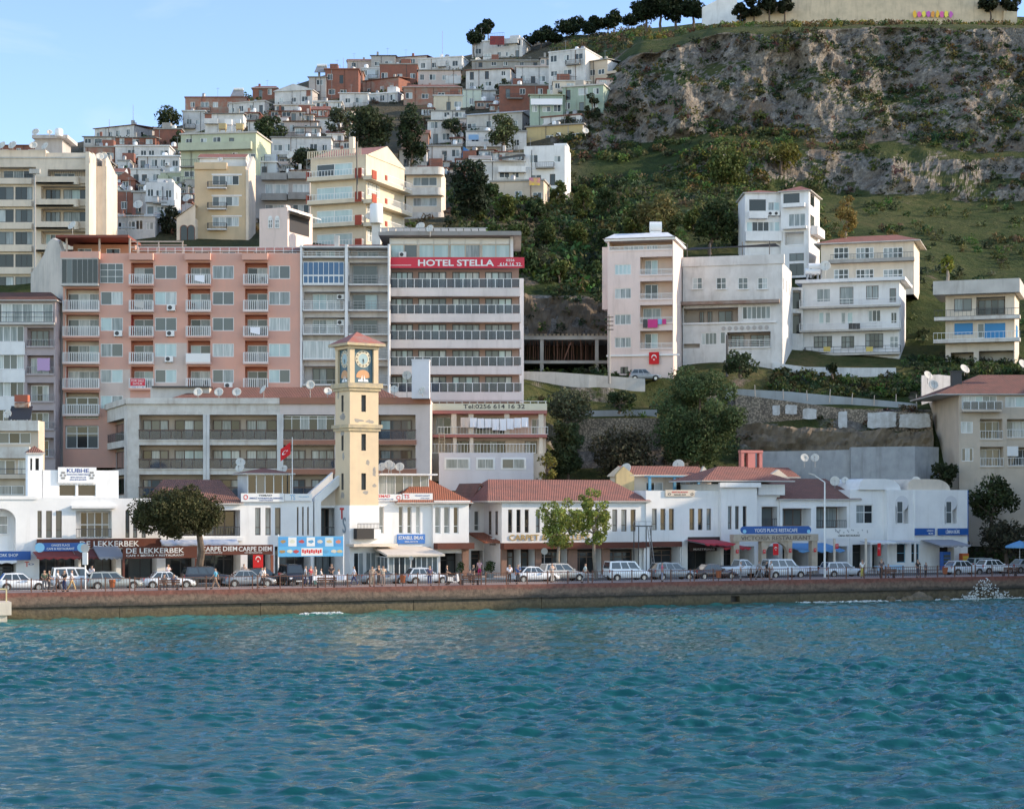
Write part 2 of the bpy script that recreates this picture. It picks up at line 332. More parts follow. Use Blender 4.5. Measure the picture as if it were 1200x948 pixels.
def np_mesh(name,V,Fq,mats,smooth=True,attr=None):
 me=bpy.data.meshes.new(name);nv,nf,k=len(V),len(Fq),Fq.shape[1]
 me.vertices.add(nv);me.vertices.foreach_set('co',np.asarray(V,np.float32).ravel())
 me.loops.add(nf*k);me.loops.foreach_set('vertex_index',np.asarray(Fq,np.int32).ravel())
 me.polygons.add(nf);me.polygons.foreach_set('loop_start',np.arange(0,nf*k,k,dtype=np.int32))
 me.polygons.foreach_set('use_smooth',np.full(nf,smooth))
 me.update(calc_edges=True);me.validate()
 for m in(mats if isinstance(mats,(list,tuple))else[mats]):me.materials.append(m)
 if attr is not None:
  a=me.color_attributes.new('tint','FLOAT_COLOR','POINT');a.data.foreach_set('color',np.asarray(attr,np.float32).ravel())
 o=bpy.data.objects.new(name,me);COL.objects.link(o);return o
V_,F_,A_=hill_mesh()
tag(np_mesh('hillside',V_,F_,HILL,False,A_),kind='structure')
hx,hy=np.meshgrid(np.arange(60,330,3.0),np.arange(120,262,3.0))  # added hill outside the view, shaped to shade the far part of the row
def smst(a):a=np.clip(a,0,1);return a*a*(3-2*a)
hz=-4+36*smst((hx-60)/20)*smst((hy-124)/46)*np.where(hy>235,smst((262-hy)/27),1)+12*smst((hx-90)/120)
for i in range(hz.shape[0]):
 for j in range(hz.shape[1]):hz[i,j]+=mnoise.fractal((hx[i,j]*.05,hy[i,j]*.05,1.0),.9,2.1,5)*2.5
idx=np.arange(hx.size).reshape(hx.shape)
tag(np_mesh('unseen_shade_hill',np.stack([hx,hy,hz],-1).reshape(-1,3),np.stack([idx[:-1,:-1],idx[:-1,1:],idx[1:,1:],idx[1:,:-1]],-1).reshape(-1,4),HILL,False),kind='structure')
# --- sea
def make_sea():
 m,t,b=newmat('sea_water');L=t.links.new
 g=_n(t,'ShaderNodeNewGeometry')
 dt=_n(t,'ShaderNodeVectorMath',operation='DOT_PRODUCT');L(g.outputs['Position'],dt.inputs[0]);dt.inputs[1].default_value=(QP.N.x,QP.N.y,0)
 off=QA[0]*QP.N.x+QA[1]*QP.N.y
 n0=_n(t,'ShaderNodeTexNoise',Scale=0.05,Detail=4.0);L(g.outputs['Position'],n0.inputs['Vector'])
 mr=_n(t,'ShaderNodeMapRange');mr.inputs['From Min'].default_value=off;mr.inputs['From Max'].default_value=off+34
 ad=_n(t,'ShaderNodeMath',operation='MULTIPLY_ADD');L(n0.outputs['Fac'],ad.inputs[0]);ad.inputs[1].default_value=26.0;L(dt.outputs['Value'],ad.inputs[2])
 sb=_n(t,'ShaderNodeMath',operation='SUBTRACT');L(ad.outputs[0],sb.inputs[0]);sb.inputs[1].default_value=12.0
 L(sb.outputs[0],mr.inputs['Value'])
 cr=_n(t,'ShaderNodeValToRGB');e=cr.color_ramp.elements
 e[0].color=(0.045,0.17,0.145,1);e[1].color=(0.005,0.074,0.076,1);x=e.new(0.35);x.color=(0.013,0.108,0.10,1)
 L(mr.outputs[0],cr.inputs[0]);L(cr.outputs[0],b.inputs['Base Color'])
 b.inputs['Roughness'].default_value=0.03;b.inputs['IOR'].default_value=1.33;b.inputs['Specular IOR Level'].default_value=0.5
 mp=_n(t,'ShaderNodeMapping');mp.inputs['Scale'].default_value=(1.0,1.6,1.0);L(g.outputs['Position'],mp.inputs['Vector'])
 n1=_n(t,'ShaderNodeTexNoise',Scale=2.6,Detail=5.0,Roughness=0.65);L(mp.outputs[0],n1.inputs['Vector'])
 bp=_n(t,'ShaderNodeBump',Strength=0.40,Distance=0.10);L(n1.outputs['Fac'],bp.inputs['Height']);L(bp.outputs[0],b.inputs['Normal'])
 rs=np.random.RandomState(3)
 xs=np.concatenate([[-600,-300,-150],np.arange(-62,66,0.2),[100,180,350,600]])
 ys=np.concatenate([[-300,-100,0,20,34],np.arange(44,110,0.14),np.arange(110,186,0.30),[200]])
 X,Y=np.meshgrid(xs,ys);Z=np.zeros_like(X)
 for i in range(130):
  lam=0.45*(5.5/0.45)**(rs.rand()**1.4)if i>2 else 7.0+2*i
  th=R(-100)+rs.randn()*0.55;k=2*np.pi/lam
  a=0.0088*lam**0.64*(0.6+0.8*rs.rand())
  ph=k*(X*math.cos(th)+Y*math.sin(th))+rs.rand()*6.28
  s=np.sin(ph);Z+=a*(s+0.35*s*s-.17)
 gust=0.75+0.35*np.sin(X*.05+Y*.03+1)*np.sin(Y*.06-X*.02)
 Z*=gust
 idx=np.arange(X.size).reshape(X.shape)
 Fq=np.stack([idx[:-1,:-1],idx[:-1,1:],idx[1:,1:],idx[1:,:-1]],-1).reshape(-1,4)
 o=np_mesh('sea',np.stack([X,Y,Z],-1).reshape(-1,3),Fq,m);tag(o,kind='structure')
make_sea()
# --- quay wall, promenade, road, pavement
ASPH=surf('asphalt',(0.075,0.073,0.07),(0.06,0.058,0.055),scale=1.5,stain=0.3,rough=0.9)
PAVE=surf('promenade_paving',(0.34,0.26,0.22),(0.29,0.22,0.19),scale=2,stain=0.3)
PAVE2=surf('pavement_slabs',(0.36,0.32,0.29),(0.30,0.27,0.25),scale=2,stain=0.3)
UA,UB=-90.0,230.0
def sheet(name,d0,d1,z,mat,ua=UA,ub=UB):
 b=MB();n=40
 b.grid([[QP.pt(ua+(ub-ua)*i/n,z,d)for i in range(n+1)]for d in(d1,d0)]);o=b.build(name,mat);tag(o,kind='structure');return o
sheet('promenade',-5.0,-0.55,QZ,PAVE);sheet('road',-14.5,-5.2,QZ-0.12,ASPH);sheet('pavement',-29,-14.7,QZ,PAVE2)
b=MB();b.box(QP,UA,UB,QZ-0.4,QZ+0.012,-5.2,-5.0);b.box(QP,UA,UB,QZ-0.4,QZ+0.012,-14.7,-14.5)
tag(b.build('kerb',CONCW),kind='structure')
b=MB()
for i in range(0,100):
 b.poly([QP.pt(UA+i*3.2+a,QZ-0.116,d)for a,d in((0,-11.3),(1.6,-11.3),(1.6,-11.18),(0,-11.18))])
tag(b.build('road_markings',plain('road_paint',(.6,.6,.58),.7)),kind='structure')
def quay_mat():
 m,t,b=newmat('weathered_quay_concrete');L=t.links.new
 g=_n(t,'ShaderNodeNewGeometry');sp=_n(t,'ShaderNodeSeparateXYZ');L(g.outputs['Position'],sp.inputs[0])
 mp=_n(t,'ShaderNodeMapping');mp.inputs['Scale'].default_value=(0.6,0.6,1.6);L(g.outputs['Position'],mp.inputs['Vector'])
 n1=_n(t,'ShaderNodeTexNoise',Scale=0.9,Detail=8.0,Roughness=0.72);L(mp.outputs[0],n1.inputs['Vector'])
 n2=_n(t,'ShaderNodeTexNoise',Scale=3.0,Detail=6.0,Roughness=0.7);L(g.outputs['Position'],n2.inputs['Vector'])
 ad=_n(t,'ShaderNodeMath',operation='MULTIPLY_ADD');L(n1.outputs['Fac'],ad.inputs[0]);ad.inputs[1].default_value=0.9;L(sp.outputs['Z'],ad.inputs[2])
 mr=_n(t,'ShaderNodeMapRange');mr.inputs['From Min'].default_value=0.35;mr.inputs['From Max'].default_value=2.6;L(ad.outputs[0],mr.inputs['Value'])
 cr=_n(t,'ShaderNodeValToRGB');e=cr.color_ramp.elements;e[0].position=0;e[0].color=(0.045,0.045,0.022,1);e[1].position=1.0;e[1].color=(0.22,0.085,0.065,1)
 for p,c in((0.16,(0.115,0.09,0.048)),(0.36,(0.13,0.10,0.065)),(0.47,(0.05,0.045,0.04)),(0.56,(0.085,0.065,0.05)),(0.66,(0.19,0.135,0.10)),(0.80,(0.19,0.12,0.09)),(0.88,(0.21,0.08,0.06))):
  x=e.new(p);x.color=(*c,1)
 L(mr.outputs[0],cr.inputs[0])
 r2=_n(t,'ShaderNodeValToRGB');r2.color_ramp.elements[0].position=0.35;r2.color_ramp.elements[1].position=0.7
 r2.color_ramp.elements[0].color=(.45,.45,.45,1);r2.color_ramp.elements[1].color=(1.25,1.25,1.25,1);L(n2.outputs['Fac'],r2.inputs[0])
 mu=_n(t,'ShaderNodeMix',data_type='RGBA',blend_type='MULTIPLY');mu.inputs[0].default_value=0.85;L(cr.outputs[0],mu.inputs[6]);L(r2.outputs[0],mu.inputs[7])
 L(mu.outputs[2],b.inputs['Base Color']);b.inputs['Roughness'].default_value=0.8
 bp=_n(t,'ShaderNodeBump',Strength=0.6,Distance=0.1);L(n2.outputs['Fac'],bp.inputs['Height']);L(bp.outputs[0],b.inputs['Normal'])
 return m
QM=quay_mat()
qw=thing('quay_wall','long low stone and concrete quay wall with red painted coping above the sea','sea wall',QP.pt(48,0,0))
b=MB();b.box(QP,UA,UB,0.98,QZ+0.03,-0.6,0.10);b.build('coping',QM,qw)
b=MB();us=[UA]+[UA+i*12.4+rnd.uniform(-1,1)for i in range(1,26)]+[UB]
for i in range(len(us)-1):
 if us[i]<QP.u(862)<us[i+1]:
  uc=QP.u(862);b.box(QP,us[i]+.02,uc-.45,-4,1.0,-1.0,-.06);b.box(QP,uc+.45,us[i+1]-.02,-4,1.0,-1.0,-.06);b.box(QP,uc-.45,uc+.45,.75,1.0,-1.0,-.06);b.box(QP,uc-.45,uc+.45,-4,.22,-1.0,-.06)
 else:b.box(QP,us[i]+.02,us[i+1]-.02,-4,1.0,-1.0,-.06+rnd.uniform(-.05,.05))
b.build('wall_face',QM,qw)
b=MB();b.box(QP,QP.u(862)-.5,QP.u(862)+.5,0.1,.8,-1.4,-.7);b.build('drain_outlet',METALD,qw)
# --- building helpers
def wall_holes(mb,pl,u0,u1,v0,v1,holes,d=0.0,mi=0):
 """front wall as cells around rectangular openings; each hole = (u0,u1,v0,v1,depth,reveal_mi,back_mi or None)"""
 us=sorted({u0,u1,*[min(max(h[i],u0),u1)for h in holes for i in(0,1)]});vs=sorted({v0,v1,*[min(max(h[i],v0),v1)for h in holes for i in(2,3)]})
 for j in range(len(vs)-1):
  run=None
  for i in range(len(us)-1):
   cu,cv=(us[i]+us[i+1])/2,(vs[j]+vs[j+1])/2
   inh=any(h[0]<cu<h[1]and h[2]<cv<h[3]for h in holes)
   if not inh and run is None:run=us[i]
   if run is not None and(inh or i==len(us)-2):
    e=us[i]if inh else us[i+1]
    mb.poly([pl.pt(run,vs[j],d),pl.pt(e,vs[j],d),pl.pt(e,vs[j+1],d),pl.pt(run,vs[j+1],d)],mi);run=None
 for h in holes:
  a,bb,c,e,dp,rm,bm=h
  q=lambda u,v,k:pl.pt(u,v,d-k)
  mb.poly([q(a,c,0),q(a,e,0),q(a,e,dp),q(a,c,dp)],rm);mb.poly([q(bb,c,0),q(bb,c,dp),q(bb,e,dp),q(bb,e,0)],rm)
  mb.poly([q(a,e,0),q(bb,e,0),q(bb,e,dp),q(a,e,dp)],rm);mb.poly([q(a,c,0),q(a,c,dp),q(bb,c,dp),q(bb,c,0)],rm)
  if bm is not None:mb.poly([q(a,c,dp),q(bb,c,dp),q(bb,e,dp),q(a,e,dp)],bm)
def window(pl,u0,u1,v0,v1,d,parent,nu=2,nv=1,frm=FRW,kinds=(2,3,1),fw=0.06,merge=False,name='window',sill=False,vsplit=None):
 """glazed window whose frame stands at depth d; every sash gets glass of its own"""
 fb=MB();gb=MB()
 gm=1 if merge else 0
 W,H=u1-u0,v1-v0
 fb.box(pl,u0,u1,v0,v0+fw,d-.05,d+.03);fb.box(pl,u0,u1,v1-fw,v1,d-.05,d+.03)
 for i in range(nu+1):
  c=u0+W*i/nu;a=max(u0,c-fw/2);e=min(u1,c+fw/2)
  if i==0:e=u0+fw
  if i==nu:a=u1-fw
  fb.box(pl,a,e,v0+fw,v1-fw,d-.05,d+.03)
 vv=[v0+H*(vsplit if vsplit else j/nv)for j in range(1,nv)]
 for c in vv:fb.box(pl,u0+fw,u1-fw,c-fw/2,c+fw/2,d-.05,d+.022)
 if sill:fb.box(pl,u0-.08,u1+.08,v0-.07,v0-.004,d-.02,d+.28)
 tgt=fb if merge else gb
 vb=[v0]+vv+[v1]
 for i in range(nu):
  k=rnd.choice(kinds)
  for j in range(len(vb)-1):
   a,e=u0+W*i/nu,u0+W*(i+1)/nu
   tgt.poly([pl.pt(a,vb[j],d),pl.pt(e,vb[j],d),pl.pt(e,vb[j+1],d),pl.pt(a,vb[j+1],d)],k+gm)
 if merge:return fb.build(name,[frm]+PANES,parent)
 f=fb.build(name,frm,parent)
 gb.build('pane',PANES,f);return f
def bars_rail(pl,u0,u1,v0,v1,d,parent,mat=RAILW,step=0.22,bw=0.045,sides=0.0,solid=None,name='railing',mid=0):
 """metal balcony railing along d with bars, optional returns of length `sides` back to the wall"""
 b=MB()
 b.box(pl,u0,u1,v1-.06,v1,d-.05,d);b.box(pl,u0,u1,v0,v0+.05,d-.045,d-.005)
 n=max(2,int((u1-u0)/step))
 for i in range(n+1):
  c=u0+(u1-u0)*i/n;c=min(max(c,u0+bw/2),u1-bw/2)
  b.box(pl,c-bw/2,c+bw/2,v0+.05,v1-.06,d-.04,d-.01)
 for k in range(mid):c=v0+(v1-v0)*(k+1)/(mid+1);b.box(pl,u0,u1,c-.02,c+.02,d-.035,d-.012)
 if sides:
  for a,e in((u0,u0+.04),(u1-.04,u1)):
   b.box(pl,a,e,v1-.06,v1-.002,d-sides,d-.05);b.box(pl,a,e,v0,v0+.05,d-sides,d-.05)
   for k in range(1,5):b.box(pl,a,e,v0+.05,v1-.06,d-sides*k/5-.02,d-sides*k/5+.02)
 return b.build(name,mat,parent)
def glass_rail(pl,u0,u1,v0,v1,d,parent,glass=RAILGL,post=RAILW,step=1.1,name='railing',top=True):
 b=MB();n=max(1,round((u1-u0)/step))
 for i in range(n+1):
  c=u0+(u1-u0)*i/n;b.box(pl,max(u0,c-.035),min(u1,c+.035),v0,v1-.05,d-.05,d)
 if top:b.box(pl,u0,u1,v1-.05,v1,d-.06,d+.01)
 for i in range(n):
  a=u0+(u1-u0)*i/n+.05;e=u0+(u1-u0)*(i+1)/n-.05
  b.box(pl,a,e,v0+.06,v1-.07,d-.033,d-.017,1)
 return b.build(name,[post,glass],parent)
def ac_unit(pl,u,v,d,parent,s=1.0):
 b=MB();b.box(pl,u-.42*s,u+.42*s,v-.3*s,v+.3*s,d+.05,d+.38)
 c=pl.pt(u-.1*s,v,d+.385);b.lathe(c,[(.22*s,0),(.22*s,.012),(.06*s,.02)],12,1,pl.N)
 b.box(pl,u-.35,u-.31,v-.42,v-.3*s,d-.02,d+.36,1);b.box(pl,u+.31,u+.35,v-.42,v-.3*s,d-.02,d+.36,1)
 return b.build('air_conditioner',[FRW,METALD],parent)
def shell(mb,pl,u0,u1,v0,v1,depth,mi=0,top=True):
 """sides, back and top of a block behind the front plane (front left to wall_holes)"""
 q=pl.pt
 mb.poly([q(u0,v0,-depth),q(u0,v0,0),q(u0,v1,0),q(u0,v1,-depth)],mi);mb.poly([q(u1,v0,0),q(u1,v0,-depth),q(u1,v1,-depth),q(u1,v1,0)],mi)
 mb.poly([q(u1,v0,-depth),q(u0,v0,-depth),q(u0,v1,-depth),q(u1,v1,-depth)],mi)
 if top:mb.poly([q(u0,v1,0),q(u1,v1,0),q(u1,v1,-depth),q(u0,v1,-depth)],mi)
def hip_roof(parent,pl,u0,u1,v,h,d0,d1,mat,ov=0.35,ridge=0.5,name='roof',gable=False,eave=None,axis='u'):
 """tiled roof over the footprint u0..u1, d0 (back, negative) .. d1 (front); ridge along u (or along d)"""
 b=MB();a,e,f,k=u0-ov,u1+ov,d0-ov,d1+ov;q=pl.pt;t=0.12
 if axis=='u':
  m=(f+k)/2;ins=0 if gable else min((k-f)/2,(e-a)*ridge)
  r0,r1=q(a+ins,v+h,m),q(e-ins,v+h,m)
  b.poly([q(a,v,k),q(e,v,k),r1,r0]);b.poly([q(e,v,f),q(a,v,f),r0,r1])
  b.poly([q(e,v,k),q(e,v,f),r1],1 if gable else 0);b.poly([q(a,v,f),q(a,v,k),r0],1 if gable else 0)
 else:
  m=(a+e)/2;ins=0 if gable else min((e-a)/2,(k-f)*ridge)
  r0,r1=q(m,v+h,k-ins),q(m,v+h,f+ins)
  b.poly([q(a,v,f),q(a,v,k),r0,r1]);b.poly([q(e,v,k),q(e,v,f),r1,r0])
  b.poly([q(a,v,k),q(e,v,k),r0],1 if gable else 0);b.poly([q(e,v,f),q(a,v,f),r1],1 if gable else 0)
 b.box(pl,a,e,v-t,v-.002,f,k,1)
 return b.build(name,[mat,eave or CONCW],parent)
def text(s,pl,u,v,h,d,parent,mat,width=None,name='lettering',ext=0.02,bold=0.0,space=1.0,shear=0.0):
 """raised lettering centred on (u, v), cap height h, fitted to `width` metres"""
 cu=bpy.data.curves.new(name,'FONT');cu.body=s;cu.align_x='CENTER';cu.align_y='CENTER'
 cu.size=h/0.72;cu.extrude=ext/2;cu.offset=bold*h;cu.space_character=space;cu.shear=shear;cu.resolution_u=3
 o=bpy.data.objects.new(name,cu);COL.objects.link(o)
 dg=bpy.context.evaluated_depsgraph_get();me=bpy.data.meshes.new_from_object(o.evaluated_get(dg));COL.objects.unlink(o);bpy.data.objects.remove(o)
 me.name=name
 v_=np.empty(len(me.vertices)*3,np.float32);me.vertices.foreach_get('co',v_);v_=v_.reshape(-1,3)
 if len(v_)==0:return None
 x0,x1=v_[:,0].min(),v_[:,0].max();y0,y1=v_[:,1].min(),v_[:,1].max()
 sx=(width/(x1-x0))if width else 1.0
 lx=(v_[:,0]-(x0+x1)/2)*sx;ly=v_[:,1]-(y0+y1)/2
 O=pl.pt(u,v,d+ext/2);U=np.array(pl.U);N=np.array(pl.N)
 off=wloc(parent)
 w_=np.array(O-off)+lx[:,None]*U+ly[:,None]*np.array([0,0,1.])+v_[:,2:3]*N
 me.vertices.foreach_set('co',w_.astype(np.float32).ravel());me.materials.clear();me.materials.append(mat);me.update()
 o=bpy.data.objects.new(name,me);COL.objects.link(o);o.parent=parent;return o
DISHW=surf('dish_off_white',(0.62,0.60,0.55),(0.52,0.50,0.46),scale=3,stain=0.3)
def dish(c,r,label,az=None,el=30,post=0.8,group=None):
 """satellite dish facing roughly the sea; c = foot of its mast"""
 c=Vector(c);r*=0.66;t=thing('satellite_dish',label,'satellite dish',c,group)
 az=R(az if az is not None else rnd.uniform(150,215));e=R(el)
 n=Vector((math.sin(az)*math.cos(e),math.cos(az)*math.cos(e),math.sin(e)));top=c+Vector((0,0,post+r*.3))
 b=MB();prof=[(0.02,-.02),(r*.5,.02+r*.045),(r*.8,.02+r*.12),(r,.02+r*.2),(r*.98,.03+r*.2),(r*.78,.05+r*.12),(r*.4,.05+r*.04),(0.02,.03)]
 b.lathe(top,prof,14,0,n);b.build('reflector',DISHW,t,True)
 b=MB();b.tube(c,top,.035,.035,6);b.tube(top-n*.02,top-n*.12,.05,.05,6);b.build('mast',METAL,t)
 b=MB();f=top+n*(r*1.0);dn=(Vector((0,0,-1))-n*(-n.z)).normalized()
 b.tube(top+dn*r*.95+n*r*.2,f,.02,.02,4);b.tube(f,f-n*.12,.05,.06,6);b.build('feed_arm',METAL,t)
 return t
def base_root(name,label,cat,pl,u0,u1,v0,group=None):
 return thing(name,label,cat,pl.pt((u0+u1)/2,v0,0),group)
# --- hotel: salmon pink block
def pink_hotel():
 Y=213;pl=facing(Y);X=lambda p:pl.u(p);Z=lambda p:pl.uv(0,p)[1]
 t=base_root('apartment_hotel','long salmon pink apartment hotel with rows of white railed balconies','hotel',pl,X(74),X(353),Z(548))
 u0,u1,v0,v1=X(74),X(353),Z(548),Z(297)
 holes=[];wins=[];logs=[]
 for i in range(6):
  dy=30.4*i
  for(a,e)in((118,144),(181.5,207),(249,274),(315,340)):
   if i==5 and a>120:continue
   r=pl.rect(a,311.5+dy,e,327+dy);holes.append((*r,.14,0,None));wins.append(r)
  for k,(a,e)in enumerate(((76,116),(153.5,179.5),(220,246.5),(287,313.5))):
   if(k==0 and i==0):continue
   if i==5 and k>0:continue
   r=pl.rect(a,308+dy,e,333.8+dy)
   red=4 if(k==0 and i==4)or(k==1 and i in(2,))else 1
   holes.append((*r,1.3,red,2 if k==0 else 1));logs.append((k,i,r))
 for i in(6,7):
  r=pl.rect(76.5,463+33.5*(i-6)+2,115.5,491+35*(i-6));holes.append((*r,.5,3,None));logs.append((9,i,r))
 b=MB();wall_holes(b,pl,u0,u1,v0,v1,holes);shell(b,pl,u0,u1,v0,v1,14)
 b.build('wall',[PINK,PINKD,CREAM,BEIGE,surf('red_paint',(.42,.06,.05),(.38,.07,.06),stain=.1)],t)
 for x0,y0,x1,y1 in((117.2,433,152.5,478),(181,402,219,462.5)):
  b=MB()
  r=pl.rect(x0,y0,x1,y1);hh=[h[:4]+(.02,0,None)for h in holes if h[0]>r[0]-.3 and h[1]<r[1]+.3]
  wall_holes(b,pl,*r,[h for h in hh],.012)
  b.build('repainted_patch',surf('beige_paint_patch',(.58,.47,.42),(.52,.43,.39),stain=.2),t)
 for r in wins:window(pl,*r,-.06,t,2,1,FRW,(2,3,3,1,1,4),.07)
 for k,i,r in logs:
  a,e,c,h=r
  if k==9:
   window(pl,a+.05,e-.05,c+.05,h-.05,-.25,t,3,2,FRW,(0,0,1),.09,vsplit=.66);continue
  wu=(a+.15,e-.15)if k else(a+.1,e-.1)
  window(pl,*wu,c+.05,h-.45,-1.22,t,3 if k==0 else 2,1,FRW,(2,3,3,1,0,4),.07,name='balcony_door')
  s=MB();s.box(pl,a-.12,e+.12,c-.2,c+.012,-.02 if k else-.02,.75)
  bal=s.build('balcony',PALEPINK if i%2 else PINK,t)
  if k==2 and i==3 or(k==9):
   s=MB();s.box(pl,a-.1,e+.1,c+.014,c+1.0,.66,.72);s.build('parapet',FRW,bal)
  else:bars_rail(pl,a-.1,e+.1,c+.014,c+1.12,.74,bal,RAILW,.2,.07,.74)
 r=pl.rect(74.5,305,117,333.5);b=MB();b.box(pl,r[0]-.1,r[1],r[2]-.25,r[2],-.02,.95);b.box(pl,r[0]-.1,r[1],r[3],r[3]+.12,-.02,.95)
 bal=b.build('balcony',CONCW,t);window(pl,r[0],r[1],r[2],r[3],.88,bal,7,1,METAL,(0,1,0),.05,name='glazed_screen')
 pa=Plane((pl.pt(r[0],0,.88).x,pl.pt(r[0],0,.88).y+.88),(0.0001,-1));window(pa,0.02,.82,r[2],r[3],-.03,bal,1,1,METAL,(0,1),.05,name='glazed_screen')
 r=pl.rect(117.3,309,144.5,332);window(pl,*r,.04,t,3,3,FRW,(3,1),.05,name='window')
 for px,py in((139,391),(201,361),(200,391),(198.5,421),(268,452)):u,v=pl.uv(px,py);ac_unit(pl,u,v,0.02,t,1.1)
 for a,e in((152.5,180.5),(217.5,247.5),(284.5,314.5)):b=MB();r=pl.rect(a,297.5,e,305.5);b.box(pl,*r,-.02,.7);b.build('parapet_pier',PINK,t)
 b=MB();r=pl.rect(73,292,118,305);b.box(pl,r[0],r[1],Z(304.5),Z(296),-.02,.92);b.build('parapet_pier',PINK,t)
 b=MB();r=pl.rect(76,276,150,298);b.box(pl,r[0],r[1],Z(298),Z(281),-6,-4);r=pl.rect(150,276,445,298);b.box(pl,r[0],r[1],Z(298),Z(288),-6,-4)
 b.build('roof_storey',[surf('terrace_wall',(.50,.27,.18),(.42,.25,.18),stain=.2)],t)
 b=MB();b.box(pl,X(66),X(151),Z(279),Z(276),-7,.4);rf=b.build('canopy_roof',surf('rusty_roof_edge',(.22,.07,.05),(.18,.07,.06),stain=.3),t)
 b=MB()
 for px in(77.5,116,151.5):b.box(pl,X(px)-.1,X(px)+.1,Z(298),Z(278.8),-.4,-.2)
 for px in(160,185,213):b.box(pl,X(px)-.06,X(px)+.06,Z(298),Z(282),-.6,-.45)
 b.box(pl,X(152),X(214),Z(283.2),Z(281.8),-.62,-.5);b.box(pl,X(152),X(214),Z(284.4),Z(283.4),-2.6,-2.5)
 b.build('terrace_post',plain('weathered_post',(.45,.36,.30),.7),t)
 for px,n in((90,2),(124,1),(190,2),(230,2),(262,2),(300,2),(335,2)):u=X(px);window(pl,u-.8,u+.8,Z(296.5),Z(286 if px<150 else 289.5),-3.96,t,n,1,FRW,(0,1,3),.06)
 hip_roof(t,pl,X(153),X(353),Z(288.5),1.0,-12,-4,TILE,.5,gable=True)
 bars_rail(pl,X(152),X(353),Z(297),Z(289.5),-.1,t,RAILW,1.0,.05,name='terrace_railing')
 fp=Plane((pl.pt(X(33),0,-12).x,Y+12),(X(74)-pl.pt(X(33),0).x-0,-12));fp=Plane(((36-CX)/F*226,226),(X(73.6)-(36-CX)/F*226,213-226))
 L=(Vector((X(73.6),213))-Vector(fp.O[:2])).length
 pts=[(0,Z(540)),(L,Z(548)),(L,Z(297)),(L*.86,Z(280)),(L*.7,Z(273.5)),(L*.55,Z(276)),(L*.42,Z(288)),(L*.2,Z(298)),(0,Z(304))]
 b=MB();b.poly([fp.pt(u,v,0.0)for u,v in pts]);b.poly([fp.pt(u,v,-.4)for u,v in pts][::-1])
 for i in range(len(pts)):
  p,q=pts[i],pts[(i+1)%len(pts)];b.poly([fp.pt(*p,0),fp.pt(*p,-.4),fp.pt(*q,-.4),fp.pt(*q,0)])
 b.build('flank_wall',surf('pale_flank_render',(.60,.54,.48),(.42,.39,.36),scale=.25,stain=.5),t)
 sg=pl;u,v=pl.uv(163,449);s=MB();s.box(pl,u-.82,u+.82,v-.35,v+.45,.76,.8);s.box(pl,u-.82,u+.82,v-.62,v-.37,.76,.79,1)
 so=s.build('signboard',[plain('sign_red',(.55,.02,.05),.5),FRW],None,base=pl.pt(u,v-.6,.78));tag(so,'small red and white for sale board on a balcony of the salmon pink hotel','sign')
 text('FOR SALE',pl,u,v+.22,.26,.8,so,FRW,1.4);text('SATILIK',pl,u,v-.12,.24,.8,so,FRW,1.1)
 text('0532 611 30',pl,u,v-.5,.16,.79,so,plain('ink_blue',(.03,.06,.25),.5),1.4)
 return t
PINKT=pink_hotel()
PLAST=plain('white_plastic',(.62,.62,.62),.5)
def chair(pl,u,v,d,label,group,mat,rz=1):
 t=thing('chair',label,'chair',pl.pt(u,v,d),group);b=MB();b.box(pl,u-.22,u+.22,v+.42,v+.46,d-.22,d+.22);b.build('seat',mat,t);b=MB();b.box(pl,u-.22,u+.22,v+.46,v+.9,d-.22*rz-.02,d-.22*rz+.02);b.build('backrest',mat,t)
 for x in(-.19,.19):
  for y in(-.19,.19):b=MB();b.box(pl,u+x-.02,u+x+.02,v,v+.42,d+y-.02,d+y+.02);b.build('leg',mat,t)
pl=facing(213);Z=lambda p:pl.uv(0,p)[1]
for i,(a,e)in enumerate(((153.5,179.5),(220,246.5),(287,313.5),(76,116))*5):
 fl_=i//4
 if i%4==3 and fl_==0 or rnd.random()<.3:continue
 v=Z(333.8+30.4*fl_)+.014
 for k in range(rnd.choice((1,2,2))):chair(pl,pl.u(a+6+k*(e-a-12)),v,-.25+.2*k,'one of the dark chairs standing on the balconies of the salmon pink hotel','dark chairs on the salmon balconies',METALD)
for px,fl_,m,l in((235,0,'white_linen','white cloth thrown over a top row balcony rail of the salmon pink hotel'),(165,1,'linen_grey','grey blanket on a balcony rail of the salmon pink hotel, left column'),(300,2,'white_linen','white towel on a lower balcony rail of the salmon pink hotel')):
 rows=[[pl.pt(pl.u(px)+(i-2.5)*.22,Z(323.5+30.4*fl_)-j*.2-.05*i*(j>0),.78+.02*math.sin(i*2+j))for i in range(6)]for j in range(4)];b=MB();b.grid(rows);tag(b.build('hanging_laundry',plain(m,(.5,.48,.46)if 'grey' in m else(.80,.80,.86),.9),None,True,rows[-1][2]),l,'laundry')
